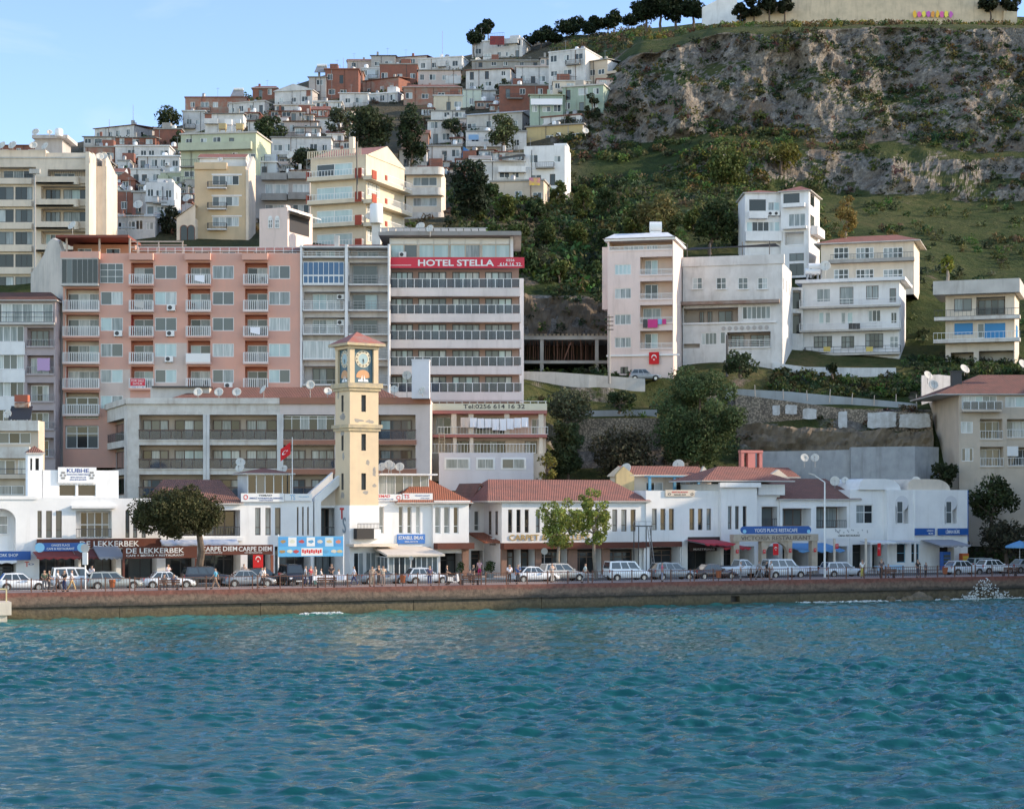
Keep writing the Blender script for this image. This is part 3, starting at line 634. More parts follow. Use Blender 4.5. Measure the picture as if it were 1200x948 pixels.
# --- grey white apartment slab between the two hotels
def grey_slab():
 Y=213.6;pl=facing(Y);X=pl.u;Z=lambda p:pl.uv(0,p)[1]
 t=base_root('apartment_building','narrow grey white apartment building with blue glazed balcony, between two hotels','apartment building',pl,X(354),X(456),Z(545))
 b=MB();holes=[]
 wins=[]
 for py0,py1,kind in((291,302,'w'),(307,334,'blue'),(341,364,'o'),(371,392,'o'),(399,421,'white'),(428,451,'dark')):
  r=pl.rect(356,py0+(0 if kind=='w' else 1),404,py1);holes.append((*r,1.2,0,0));wins.append((0,kind,r))
  r=pl.rect(409.5,py0+1,455,py1);holes.append((*r,1.2,0,0));wins.append((1,kind,r))
 wall_holes(b,pl,X(353.2),X(456.6),Z(545),Z(289),holes);shell(b,pl,X(353.2),X(456.6),Z(545),Z(289),13)
 b.build('wall',[surf('grey_white_plaster',(.60,.57,.55),(.50,.47,.46),stain=.4)],t)
 b=MB();b.box(pl,X(352.6),X(355),Z(470),Z(288),-.02,.8);b.box(pl,X(405),X(408.4),Z(470),Z(288),-.02,1.0);b.box(pl,X(455.2),X(457.4),Z(480),Z(288),-.02,1.2)
 b.build('fin_wall',WHITE,t)
 for side,kind,(a,e,c,h)in wins:
  s=MB();s.box(pl,a-.02,e+.02+(.25 if side else 0),c-.14,c+.012,-.02,.95);bal=s.build('balcony',WHITE2,t)
  if kind=='w':window(pl,a+1.2 if side==0 else a+.8,e-1.2,c+.1,h-.15,-1.14,t,3 if side==0 else 2,1,FRW,(4,2,3),.06);bars_rail(pl,a,e,c+.014,c+.6,.9,bal,METAL if side else RAILW,.5,.03,mid=1);continue
  if side==0 and kind=='blue':
   window(pl,a,e,c+1.0,h-.02,.85,bal,8,1,FRW,(0,),.05,name='glazed_screen').children[0].data.materials[0]=G_BLUE
   window(pl,a,e,c+.02,c+.98,.86,bal,8,1,FRW,(0,),.10,name='glazed_screen').children[0].data.materials[0]=G_BLUE
  elif side==0 and kind=='white':window(pl,a,e,c+.02,h-.02,.85,bal,6,1,FRW,(2,2,4),.04,name='glazed_screen')
  elif side==0 and kind=='dark':window(pl,a+.9,e-.6,c+.05,h-.2,-1.1,t,4,1,FRD,(1,3,0),.07);bars_rail(pl,a,e,c+.014,c+.5,.9,bal,METAL,.6,.03)
  elif side==0:
   window(pl,a+.9,e-.6,c+.1,h-.15,-1.1,t,4,1,FRW,(4,2,3),.06);bars_rail(pl,a,e,c+.014,c+1.0,.9,bal,RAILW,.9,.05,.6,mid=3)
   u,v=pl.uv(401.5,pl and(HY-(h-.7-CH)*F/Y));ac_unit(pl,e-.5,h-.55,-.6,t)
  else:
   window(pl,a+.3,e-1.3,c+.1,h-.2,-1.1,t,2,1,FRW if kind=='white' else METAL,(4,1,1),.06);bars_rail(pl,a,e+.25,c+.014,c+1.0,.9,bal,METAL,.5,.03,.9,mid=2)
 b=MB();b.box(pl,X(354),X(456),Z(291.5),Z(289.6),-3,.9);b.build('roof_slab',WHITE2,t)
 hip_roof(t,pl,X(353),X(442),Z(288.0),1.0,-12,-1,TILE,.3,gable=True)
 b=MB();u=X(394);b.box(pl,u-.25,u+.25,Z(292),Z(275),-1.2,-.6);b.build('chimney',CONCW,t)
 return t
grey_slab()
# --- hotel with the red name board
REDSIGN=plain('sign_red',(.55,.02,.05),.5)
def hotel_stella():
 Y=215;pl=facing(Y);X=pl.u;Z=lambda p:pl.uv(0,p)[1]
 t=base_root('seafront_hotel','white hotel with glass balcony bands under a long red name board','hotel',pl,X(457),X(611),Z(480))
 u0,u1=X(457),X(609);depth=16
 wallm=surf('stella_white',(.70,.63,.60),(.60,.545,.525),scale=.3,stain=.3)
 b=MB();holes=[];W=[]
 rows=[(317,337.5),(348,367.8),(378.5,398.3),(409,429),(440,459.5)]
 d=-1.3;pw=Plane((0,Y+1.3),(1,0))
 Xw=pw.u;Zw=lambda p:pw.uv(0,p)[1]
 for y0,y1 in rows:
  for a,e in((458,484),(490,523),(530,562),(568.5,600)):
   holes.append((Xw(a),Xw(e),Z(y1)+.05,Z(y0)-.02,.15,0,None));W.append((Xw(a),Xw(e),Z(y1)+.05,Z(y0)-.02))
 wall_holes(b,pw,u0,Xw(608),Z(480),Z(303),holes,0,1);shell(b,pw,u0,Xw(608),Z(480),Z(303),depth,0)
 b.build('wall',[wallm,surf('brown_pier_plaster',(.34,.23,.19),(.30,.21,.18),stain=.1)],t)
 for r in W:window(pw,*r,-.05,t,4,1,FRD,(4,3,3,2,1),.12)
 for k,(y0,y1)in enumerate(rows):
  s=MB();e=X(609.5+k*.7);s.box(pl,u0-.1,e,Z(y1+9.7),Z(y1-.2),-1.28,.02)
  bal=s.build('balcony',wallm,t)
  glass_rail(pl,u0,e-.05,Z(y1-.2)+.006,Z(y1-11),-.02,bal,step=.95)
 r=pl.rect(456,278,601,302);b=MB();b.box(pl,r[0],r[1],r[2],r[3],-11,-.8);b.box(pl,X(598),X(601.5),Z(302),Z(277),-.9,-.5);b.build('top_storey',WHITE,t)
 xs=[457,489,490,526,527,563,564,598]
 for i in range(4):
  a,e=X(xs[2*i]),X(xs[2*i+1]);f=window(pl,a,e,Z(301.5),Z(285.5),-.74,t,2,1,BEIGE,(4,3,1),.1)
  b=MB();b.box(pl,a+.1,(a+e)/2-.04,Z(285),Z(279),-.79,-.72);b.box(pl,(a+e)/2+.04,e-.1,Z(285),Z(279),-.79,-.72);b.build('blind',FRW,t)
 u,v=pl.uv(471.5,298);ac_unit(pl,u,v,-.7,t)
 b=MB();b.box(pl,X(444),X(611),Z(277),Z(273),-13,.8);b.box(pl,X(452),X(610),Z(272.9),Z(271.2),-13,.2);rf=b.build('roof',surf('grey_roof_edge',(.30,.28,.27),(.25,.24,.23),stain=.3),t)
 for i in range(14):
  a=X(446+i*8.9);b=MB();q=pl.pt
  b.hexa([q(a,Z(271),-1.2),q(a,Z(271),-1.3),q(a+.78,Z(271),-1.3),q(a+.78,Z(271),-1.2),q(a-.1,Z(264.5),-2.2),q(a-.1,Z(264.5),-2.3),q(a+.68,Z(264.5),-2.3),q(a+.68,Z(264.5),-2.2)])
  b.build('solar_panel',surf('dusty_panel',(.34,.34,.32),(.28,.28,.27),stain=.2),rf)
 b=MB();b.box(pl,X(444),X(571),Z(264.4),Z(263.6),-2.35,-2.2);b.build('panel_rail',METAL,rf)
 r=pl.rect(455.5,302,614.5,314.5);b=MB();b.box(pl,*r,.06,.22);sg=b.build('name_board',REDSIGN,t)
 u,v=pl.uv(534.5,308.5);text('HOTEL STELLA',pl,u,v,.72,.22,sg,FRW,X(579)-X(490),bold=.035)
 u,v=pl.uv(598,305.4);text('0256',pl,u,v,.28,.22,sg,FRW,.95,bold=.02);u,v=pl.uv(598,310.3);text('614 16 32',pl,u,v,.4,.22,sg,FRW,2.4,bold=.02)
 b=MB();b.box(pl,X(456),X(482),Z(311.6),Z(311),.221,.24);b.box(pl,X(583),X(612),Z(312.4),Z(311.9),.221,.24);b.build('sign_stripe',FRW,sg)
 b=MB();b.box(pl,X(609),X(614),Z(470),Z(322),-12,-3.5);b.build('stair_tower',surf('bluish_white',(.6,.63,.68),(.52,.55,.6),stain=.2),t)
 lp=facing(206);X=lp.u;Z=lambda p:lp.uv(0,p)[1]
 w_=thing('guest_house','cream terraced guest house with red edged verandas below the hotel with red board','guest house',lp.pt(X(572),Z(575),0))
 b=MB();b.box(lp,X(504),X(641),Z(485),Z(481.3),-9,.4);b.box(lp,X(504),X(641),Z(512.5),Z(509.3),-9,.4)
 b.build('veranda_slab',surf('red_slab_edge',(.40,.15,.13),(.36,.16,.14),stain=.15),w_)
 b=MB();hs=[(*lp.rect(510,488,528,509),.1,0,None),(*lp.rect(556,488,592,509),.1,0,None),(*lp.rect(623,490,636,509),.1,0,None),(*lp.rect(530,516,549,531),.1,0,None),(*lp.rect(555,516,592,531),.1,0,None),(*lp.rect(615,516,630,531),.1,0,None)]
 bp=Plane((0,208.2),(1,0));wall_holes(b,bp,X(505),X(640),Z(575),Z(481.5),hs);shell(b,bp,X(505),X(640),Z(575),Z(481.5),6);b.build('wall',CREAM,w_)
 for k,h in enumerate(hs):window(bp,*h[:4],-.05,w_,4 if h[1]-h[0]>2.5 else 2,1,FRB if k>2 else FRW,(0,0,1,3),.07)
 for px in(532,552,594,634):b=MB();b.box(lp,X(px)-.28,X(px)+.28,Z(509),Z(485.2),-.35,.2);b.build('pillar',CREAM,w_)
 for px in(533,552.5,634):b=MB();b.box(lp,X(px)-.2,X(px)+.2,Z(532),Z(512.8),-.35,.05);b.build('pillar',CREAM,w_)
 bars_rail(lp,X(513),X(642),Z(509),Z(500),.3,w_,RAILW,.35,.035);bars_rail(lp,X(506),X(628),Z(531),Z(520),.25,w_,RAILW,.35,.035)
 b=MB();b.box(lp,X(515),X(625),Z(575),Z(531),-.3,1.6);gb=b.build('lower_block',surf('mauve_white_plaster',(.62,.59,.62),(.58,.55,.58),stain=.15),w_)
 l2=Plane((0,206-1.6),(1,0))
 for a,e in((521.5,550.5),(558.5,579.5),(587.5,616)):
  r=l2.rect(a,537,e,549.8);b=MB();b.box(l2,r[0]-.06,r[1]+.06,r[2]-.06,r[3]+.06,-.02,.05);b.build('window_surround',FRW,w_)
  window(l2,r[0]+.1,r[1]-.1,r[2]+.08,r[3]-.08,.08,w_,2,1,FRW,(3,3,1),.05)
 r=lp.rect(506,473,641,481);b=MB();b.box(lp,r[0],r[1],r[2],r[3],.1,.22);sb=b.build('phone_board',surf('cream_board',(.66,.62,.47),(.60,.57,.45),stain=.15),w_)
 u,v=lp.uv(579,476.4);text('Tel:0256 614 16 32',lp,u,v,.46,.22,sb,METALD,X(614)-X(542),bold=.02)
 b=MB()
 for i in range(16):u=X(506+i*8.9);b.box(lp,u-.03,u+.03,Z(481.2),Z(470),-.05,.04)
 b.box(lp,X(506),X(641),Z(470.6),Z(470),-.04,.03);b.build('roof_railing',FRW,w_)
 c=MB();u=X(540)
 ws=[(540,551,'b')]+[(551+i*8.6,559+i*8.6,'w')for i in range(8)]
 for i,(a,e,k)in enumerate(ws):
  L_=13+rnd.uniform(-3,1);y0=489.5+1.6*math.sin(i/8*3.1);rows=[]
  for j in range(5):
   rows.append([lp.pt(X(a)+(X(e)-X(a))*m/6,Z(y0+L_*j/4),.62+.05*math.sin(m*1.7+i)*j/2)for m in range(7)])
  mm=MB();mm.grid(rows,0);o=mm.build('hanging_sheet',plain('linen_beige',(.60,.50,.44),.9)if k=='b' else plain('white_linen',(.80,.80,.86),.9),None,True,lp.pt(X((a+e)/2),Z(y0+L_),.62))
  tag(o,'pinkish beige sheet at the end of the veranda washing line' if k=='b' else 'one of the white sheets drying in a row on the cream veranda','laundry','white sheets on the veranda line' if k!='b' else None)
 ld=MB()
 for s in(-.3,.3):ld.tube(lp.pt(X(518)+s,Z(532),.9),lp.pt(X(518)+s,Z(508),.5),.035)
 for i in range(8):z=Z(530)+i*.3;ld.tube(lp.pt(X(518)-.3,z,.88-i*.045),lp.pt(X(518)+.3,z,.88-i*.045),.025,n=4)
 tag(ld.build('ladder',plain('pale_timber',(.5,.42,.3),.7),None,base=lp.pt(X(518),Z(532),.9)),'pale ladder leaning on the cream veranda of the guest house','ladder')
hotel_stella()
# --- generic house with a front and (optionally) a visible flank
class House:
 def __init__(s,name,label,cat,Y,x0,xm,x1,yt,yb,mat,D=9,group=None,mats=(),flank=None):
  k=(xm-CX)/F;C=Vector((k*Y,Y))
  a=0.0
  if x1 is not None:
   best=None
   for i in range(0,80):
    aa=R(i);q=C+Vector((math.sin(aa),math.cos(aa)))*D;e=abs(CX+F*q.x/q.y-x1)
    if best is None or e<best[0]:best=(e,aa)
   a=best[1]
  s.a=a;U=Vector((math.cos(a),-math.sin(a)));S=Vector((math.sin(a),math.cos(a)))
  s.sp=Plane(C,S);t=Plane(C,U);L=-t.u(x0);s.fp=Plane(C-U*L,U);s.L,s.D,s.Y=L,D,Y
  s.z0,s.z1=CH+(HY-yb)/F*Y,CH+(HY-yt)/F*Y
  s.t=thing(name,label,cat,s.fp.pt(L/2,s.z0,0),group)
  s.hf=[];s.hs=[];s.mats=[mat]+list(mats);s.flank=0
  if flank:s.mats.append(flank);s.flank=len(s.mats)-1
 def win(s,x0,y0,x1,y1,nu=2,nv=1,side=False,frm=FRW,kinds=(2,3,1),merge=False,dp=.14,sill=False,name='window',fw=.07):
  pl=s.sp if side else s.fp;r=pl.rect(x0,y0,x1,y1);(s.hs if side else s.hf).append((*r,dp,s.flank if side else 0,None))
  return window(pl,*r,-dp*.5,s.t,nu,nv,frm,kinds,fw,merge,name,sill)
 def wuv(s,u,v,w,h,nu=2,nv=1,side=False,frm=FRW,kinds=(2,3,1),merge=True,dp=.14):
  pl=s.sp if side else s.fp;r=(u-w/2,u+w/2,v,v+h);(s.hs if side else s.hf).append((*r,dp,s.flank if side else 0,None))
  return window(pl,*r,-dp*.5,s.t,nu,nv,frm,kinds,.08,merge)
 def log(s,x0,y0,x1,y1,dp=1.3,mi=0,doors=((.1,.6),),nu=2,rail='bars',rmat=RAILW,out=0.0,side=False,frm=FRW,kinds=(3,1,2,0),rh=.95,slab=True,slabm=None):
  pl=s.sp if side else s.fp;r=pl.rect(x0,y0,x1,y1);(s.hs if side else s.hf).append((*r,dp,mi,mi));u0,u1,v0,v1=r
  for a,e in doors:window(pl,u0+(u1-u0)*a,u0+(u1-u0)*e,v0+.06,v1-.25,-dp+.08,s.t,nu,1,frm,kinds,.07,name='balcony_door')
  par=s.t
  if slab:
   b=MB();b.box(pl,u0-.05,u1+.05,v0-.16,v0+.012,-.02,.06+out);par=b.build('balcony',slabm or s.mats[0],s.t)
  if rail=='bars':bars_rail(pl,u0,u1,v0+.014,v0+rh,out+.03,par,rmat,.3,.035,max(out-.02,0))
  elif rail=='glass':glass_rail(pl,u0,u1,v0+.014,v0+rh,out+.03,par,step=1.4)
  elif rail=='lines':bars_rail(pl,u0,u1,v0+.014,v0+rh,out+.03,par,rmat,1.2,.03,0,mid=3)
  elif rail:b=MB();b.box(pl,u0,u1,v0+.014,v0+rh,out-.1,out+.03);b.build('parapet',rail,par)
 def band(s,x0,y0,x1,y1,d0,d1,name,mat,side=False):
  pl=s.sp if side else s.fp;r=pl.rect(x0,y0,x1,y1);b=MB();b.box(pl,*r,d0,d1);return b.build(name,mat,s.t)
 def done(s,roof=None,top=True):
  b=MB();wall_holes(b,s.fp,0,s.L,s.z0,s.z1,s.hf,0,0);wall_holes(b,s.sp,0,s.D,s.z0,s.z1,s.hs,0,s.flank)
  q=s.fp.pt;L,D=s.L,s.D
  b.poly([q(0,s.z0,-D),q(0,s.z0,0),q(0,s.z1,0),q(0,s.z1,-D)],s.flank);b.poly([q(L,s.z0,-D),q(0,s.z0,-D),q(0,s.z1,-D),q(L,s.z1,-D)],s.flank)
  b.poly([q(0,s.z1,0),q(L,s.z1,0),q(L,s.z1,-D),q(0,s.z1,-D)],0)
  s.wall=b.build('wall',s.mats,s.t);return s
 def cap(s,h=.35,ov=.15,mat=CONCW,z=None,name='roof_slab'):
  b=MB();z=s.z1 if z is None else z;b.box(s.fp,-ov,s.L+ov,z+.003,z+h,-s.D-ov,ov);return b.build(name,mat,s.t)
 def tile(s,h=1.6,mat=TILE,ov=.4,axis='u',gable=False,eave=None,ridge=.5):return hip_roof(s.t,s.fp,0,s.L,s.z1+.12,h,-s.D,0,mat,ov,ridge,'roof',gable,eave,axis)
# --- long terraced block with brown handrails, behind the shops
def long_block():
 Y=200;pl=facing(Y);X=pl.u;Z=lambda p:pl.uv(0,p)[1]
 t=base_root('terraced_block','long weathered three storey block with brown handrails behind the clock tower','apartment block',pl,X(150),X(500),Z(600))
 PB=surf('pinkish_plaster',(.62,.53,.50),(.56,.48,.45),stain=.2);BR=surf('red_brown_cap',(.36,.17,.11),(.31,.15,.11),stain=.2)
 b=MB();hs=[]
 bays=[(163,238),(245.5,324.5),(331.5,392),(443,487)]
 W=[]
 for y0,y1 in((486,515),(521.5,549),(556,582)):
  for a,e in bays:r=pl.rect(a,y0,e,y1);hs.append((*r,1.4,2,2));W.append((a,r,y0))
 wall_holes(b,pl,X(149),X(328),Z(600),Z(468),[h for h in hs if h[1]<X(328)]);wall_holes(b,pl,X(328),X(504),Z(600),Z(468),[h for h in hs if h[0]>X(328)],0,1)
 shell(b,pl,X(149),X(504),Z(600),Z(468),12)
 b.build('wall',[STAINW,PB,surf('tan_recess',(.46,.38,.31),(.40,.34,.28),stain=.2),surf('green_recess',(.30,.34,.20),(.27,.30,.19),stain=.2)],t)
 for a,(u0,u1,v0,v1),y0 in W:
  n=2 if u1-u0>5 else 1
  for i in range(n):
   s=u0+(u1-u0)*i/n;e=u0+(u1-u0)*(i+1)/n
   window(pl,s+.15,e-.5 if i==0 else e-.15,v0+.05,v1-.5,-1.33,t,3,1,FRB,(2,3,3,1,4,0),.1,name='balcony_door')
  if a==331.5 and y0<500:window(pl,u0,u1,v0+1.0,v1-.1,-.3,t,6,2,FRW,(3,1,0,1),.06,name='glazed_screen',vsplit=.8)
  s=MB();s.box(pl,u0-.02,u1+.02,v0-.1,v0+.012,-1.3,.12);bal=s.build('balcony',PB if a>328 else STAINW,t)
  glass_rail(pl,u0,u1,v0+.014,v0+.95,.1,bal,RAILGL,FRB,1.2);r_=MB();r_.box(pl,u0-.05,u1+.05,v0+.96,v0+1.06,.02,.13);r_.build('handrail',FRB,bal)
 b=MB();b.box(pl,X(148),X(327.8),Z(473.5),Z(466.5),-.6,.25);b.build('cornice',STAINW,t);b=MB();b.box(pl,X(328),X(504.4),Z(473.5),Z(466),-.6,.25);b.build('cornice',BR,t)
 b=MB();b.box(pl,X(327),X(488),Z(521),Z(515.4),-.02,.14);b.box(pl,X(327),X(488),Z(555.7),Z(549.4),-.02,.14);b.build('floor_band',BR,t)
 for a in(238.3,242.2,325,328.6):b=MB();b.box(pl,X(a),X(a)+.32,Z(585),Z(486),-.02,.22);b.build('pillar',WHITE2,t)
 rf=hip_roof(t,pl,X(200),X(468),Z(466.5),1.5,-10,-1.0,TILEB,.2,ridge=.12)
 b=MB();b.box(pl,X(170),X(240),Z(467),Z(452.5),-6,-3);b.box(pl,X(172),X(241),Z(452.4),Z(450.6),-6.2,-2.6,1);b.build('roof_house',[CONCW,FRD],t)
 C=Vector((X(149),Y));E=P(111,480,222);wl=Plane((E.x,E.y),(C.x-E.x,C.y-E.y));L=(C-Vector((E.x,E.y))).length
 hs=[];b=MB();o=[]
 for v0,v1 in((Z(515),Z(489)),(Z(549),Z(523)),(Z(580),Z(556))):hs.append((.7,L-2.0,v0,v1,1.0,1,1));o.append((v0,v1))
 wall_holes(b,wl,0,L-.02,Z(600),Z(468.2),hs);b.poly([wl.pt(0,Z(600),-8),wl.pt(0,Z(600),0),wl.pt(0,Z(468.2),0),wl.pt(0,Z(468.2),-8)]);b.poly([wl.pt(0,Z(468.2),0),wl.pt(L,Z(468.2),0),wl.pt(L,Z(468.2),-8),wl.pt(0,Z(468.2),-8)])
 b.build('wing_wall',[STAINW,surf('tan_recess',(1,1,1))],t)
 for i,(v0,v1)in enumerate(o):
  window(wl,.8,L-2.1,v0+.1,v1-.3,-.9,t,6,1,FRB,(0,1,0,3),.1,name='balcony_door')
  if i==0:glass_rail(wl,.7,L-2,v0+.01,v0+.95,-.02,t,RAILGL,FRD,1.2)
 b=MB();b.box(wl,-.2,L,Z(473.5),Z(466.6),-.5,.25);b.build('wing_cornice',STAINW,t)
 s=MB();s.box(facing(198),facing(198).u(482.5),facing(198).u(503),Z(468),Z(424),-2.2,0);s.box(facing(198),facing(198).u(482),facing(198).u(503.6),Z(424)+.003,Z(424)+.12,-2.25,.05);s.build('service_stack',surf('bluish_white_stack',(.66,.66,.70),(.6,.6,.64),stain=.15),t)
 for px in(232,256.5,277.5):dish(P(px,467,199.4),.75,'one of three off white dishes in a row over the stained cornice, west part',rnd.uniform(170,205),25,.5,'dishes in a row on the stained cornice')
 dish(P(309,466.5,199.4),.8,'dish turned aside on the stained cornice near the red brown cap',235,30,.7)
 dish(P(363.5,466,199.4),.75,'greyish dish on a tall mast above the red brown cap',175,15,1.2);dish(P(384,466,199.3),.7,'white dish on the red brown cap close behind the clock tower',160,30,.5)
 dish(P(462,466,199.3),.7,'white dish on the red brown cap between clock tower and white stack',170,30,.7);dish(P(477,466,199.6),.75,'grey dish on a high mast beside the white stack',185,10,2.2);dish(P(495,465,197.4),.65,'white dish in front of the foot of the white stack',215,20,.5)
long_block()
# --- dark roofed apartments at the edge of the photograph
def edge_flats():
 h=House('apartment_building','grey and white apartment building with dark tiled roof beside the salmon pink hotel','apartment building',211,-60,65,None,353,575,MAUVE,2.5,mats=[WHITE])
 for i in range(6):
  dy=32.2*i
  if i==0:
   h.win(-58,356,62,378,10,1,frm=FRW,kinds=(2,3,1));h.band(-58,378.5,64.8,381,-.02,.5,'balcony',CONCW);continue
  h.win(-4,350+dy,28,368.5+dy,4,1,kinds=(3,1,2,0));h.win(-50,350+dy,-6,368.5+dy,4,1,kinds=(3,1,2,0));h.band(-58,369+dy,29.5,384+dy if i<5 else 381+dy,-.02,.25,'spandrel',WHITE)
  h.log(31.5,352+dy,63,374+dy,1.0,0,((.08,.75),),3,'bars',METAL,.12,frm=FRB if i in(1,)else FRW,kinds=(2,3,0,1),rh=.8)
 bars_rail(h.fp,h.fp.u(-58),h.fp.u(64),CH+(HY-378)/F*211,CH+(HY-366)/F*211,.45,h.t,METALD,1.0,.04,mid=1)
 h.done();hip_roof(h.t,h.fp,0,h.L,h.z1+.1,1.1,-4,.3,TILED,.3,ridge=.1)
 o=MB();pl=h.fp;rows=[[pl.pt(pl.u(44.5)+.35*i,CH+(HY-420)/F*211-.28*j+.04*math.sin(i*2+j),.3+.03*math.sin(i*3))for i in range(5)]for j in range(6)]
 o.grid(rows);tag(o.build('hanging_laundry',plain('lilac_cloth',(.45,.30,.50),.9),None,True,rows[-1][2]),'lilac laundry hanging on a balcony rail of the grey apartment building','laundry')
 l=House('apartment_building','low stained flats with a rusty solar tank on the roof, behind white shop with turret','apartment building',190,-60,45,None,493,600,BEIGE,2.5,mats=[CREAM])
 l.win(-40,507,36,520,6,1,kinds=(1,3,0,2));l.band(-60,493,46,505,-.02,.5,'parapet',STAINW);l.band(-60,524,36,537,-.02,.6,'balcony',STAINW)
 l.win(-40,539,18,556,5,1,kinds=(3,1,2));l.win(21,539,32,556,1,1,kinds=(2,));l.band(-60,556,34,561,-.02,.6,'balcony',BEIGE);l.win(-30,569,28,580,4,1,kinds=(3,1));l.done()
 bars_rail(l.fp,l.fp.u(-40),l.fp.u(36),CH+(HY-556)/F*190+.01,CH+(HY-549)/F*190,.55,l.t,METALD,.8,.03)
 c=P(27,493,191);t=thing('solar_water_heater','rusty red solar water heater with tank on the stained flat roof','water heater',c)
 b=MB();b.tube(c+Vector((-.8,0,1.55)),c+Vector((.6,0,1.55)),.3,n=12);b.build('tank',surf('white_rusty_tank',(.5,.42,.36),(.35,.16,.1),scale=2,stain=.4),t,True)
 b=MB();b.cbox(c.x-.75,c.x+.6,c.y-.5,c.y+.4,c.z+1.9,c.z+2.6);b.build('upper_tank',surf('rust_tank',(.40,.12,.07),(.3,.1,.07),stain=.3),t)
 b=MB();q=lambda x,y,z:c+Vector((x,y,z));b.hexa([q(-1.2,-1.1,0.1),q(-1.2,-1.05,.02),q(1.0,-1.05,.02),q(1.0,-1.1,.1),q(-1.2,0,1.5),q(-1.2,.05,1.42),q(1.0,.05,1.42),q(1.0,0,1.5)]);b.build('collector',FRD,t)
 b=MB()
 for x in(-.9,.7):
  b.tube(q(x,0,0),q(x,0,1.9),.05);b.tube(q(x,-1.1,0),q(x,0,1.3),.04)
 b.build('stand',RAILW,t)
 dish(P(9,493,190.4),.7,'white dish on the low stained roof next to the rusty water heater',190,20,.5)
edge_flats()
# --- big cream block high at the edge
def cream_block():
 h=House('apartment_building','big cream apartment block with sunlit fin walls and many dishes on its roof','apartment building',252,-80,106,None,186,345,CREAM,14)
 Z=lambda p:CH+(HY-p)/F*252;X=h.fp.u
 for i in range(6):
  dy=26.3*i
  if i==0:h.log(-75,196,42,209,1.5,0,((.05,.3),(.35,.6),(.65,.95)),3,'bars',METALD,0);h.log(56,199,104,209,1.5,0,((.1,.6),),3,'bars',METALD,0);continue
  y0=192+dy
  h.win(-40,y0+1,16,y0+16,6,1,frm=FRD,kinds=(1,3,0,2));h.win(18,y0+1,38,y0+16,3,1,frm=FRD,kinds=(1,0,3))
  h.log(48,y0,104,y0+17,1.5,0,((.05,.35),(.42,.95)),3,None,METALD,0,frm=FRD if i<3 else FRW,kinds=(0,1,4,3),slab=False)
 for i in range(6):
  y=209.5+26.3*i
  b=MB();b.box(h.fp,X(-80),X(38),Z(y+7),Z(y),-.02,.5);b.build('balcony',CREAM,h.t);b=MB();b.box(h.fp,X(43),X(89),Z(y+7.5),Z(y-1),.9,1.0);b.box(h.fp,X(43),X(92),Z(y+7.5),Z(y+5.5),-.02,1.0)
  b.lathe(h.fp.pt(X(90),Z(y+8),.6),[(.45,0),(.45,1.05)],12);b.box(h.fp,X(92),X(105),Z(y+6),Z(y-2),-.02,.3);b.build('balcony',CREAM,h.t)
 h.done();h.cap(.2,.1,CONCW);h.band(-80,175.5,53,186.5,-4,-.3,'parapet',CREAM);h.band(53,178.5,108,186.5,-6,-.5,'parapet',CREAM)
 b=MB()
 fp=Plane((X(105.5),252-1.5),(math.sin(R(-13))+.55,1));
 for(xa,xb,Ya,Yb,yt)in((104.5,121,250,258,190),(124,135,254,263,184)):
  A=P(xa,yt,Ya);B_=P(xb,yt,Yb);pl=Plane((A.x,A.y),(B_.x-A.x,B_.y-A.y));L=(Vector((B_.x,B_.y))-Vector((A.x,A.y))).length
  z=Z(yt)+1.0;z1=z-3.2
  q=pl.pt;pts=[(0,Z(345)),(L,Z(345)),(L,z-(1.2 if xa>110 else-.1)),(0,z)];b.poly([q(u,v,0)for u,v in pts]);b.poly([q(u,v,-.5)for u,v in pts][::-1])
  for k in range(4):p,r=pts[k],pts[(k+1)%4];b.poly([q(*p,0),q(*p,-.5),q(*r,-.5),q(*r,0)])
 b.box(h.fp,X(106),X(121),Z(345),Z(192),-9,-2)
 b.build('fin_wall',CREAM,h.t)
 p=Plane((0,258),(1,0));b=MB();b.box(p,p.u(41),p.u(73),Z(186),p.uv(0,163)[1],-5,0);b.box(p,p.u(38.5),p.u(80),p.uv(0,163)[1],p.uv(0,159)[1],-5.5,.5,1);b.build('lift_house',[GREYP,CONCW],h.t)
 for px,py,Y,r,l in((3,176,251.5,.9,'greyish dish at the outer end of the cream block parapet'),(15,176,251.5,.95,'large white dish near the outer end of the cream block parapet'),(39,176,251.5,.85,'pale dish on the cream parapet just below the lift house'),(53,177,251.5,.85,'white dish on the mast in front of the lift house'),(42,160,256,.8,'pale dish on top of the lift house, first of the cluster'),(58,160,256,.6,'small blue grey dish in the middle of the lift house roof'),(117,189,250.5,.85,'white dish on top of the sunlit fin wall, inner one'),(122.5,189,252.5,.75,'white dish on the far side of the sunlit fin wall top')):dish(P(px,py,Y),r,l,rnd.uniform(165,215),28,.4)
 dish(P(85,275,213.5),.85,'big white dish above the rusty terrace roof of the pink hotel',215,30,.8)
 b=MB();c=P(69,160,257);b.lathe(c,[(.5,0),(.55,.2),(.55,.9),(.4,1.05)],12);o=b.build('water_tank',FRW,None,True,c);tag(o,'small round white water tank on the lift house roof','water tank')
 b=MB();c=P(41,330,249);b.tube(c,P(41,203,249),.13,.10,8);b.build
 t=thing('flood_light','tall grey pole with lamp cluster in front of the cream block','lamp post',c);b.build('pole',METAL,t);b=MB();q=P(41,203,249);b.cbox(q.x-.7,q.x+.7,q.y-.3,q.y+.1,q.z-.1,q.z+.5);b.build('lamp_head',CONCW,t)
cream_block()
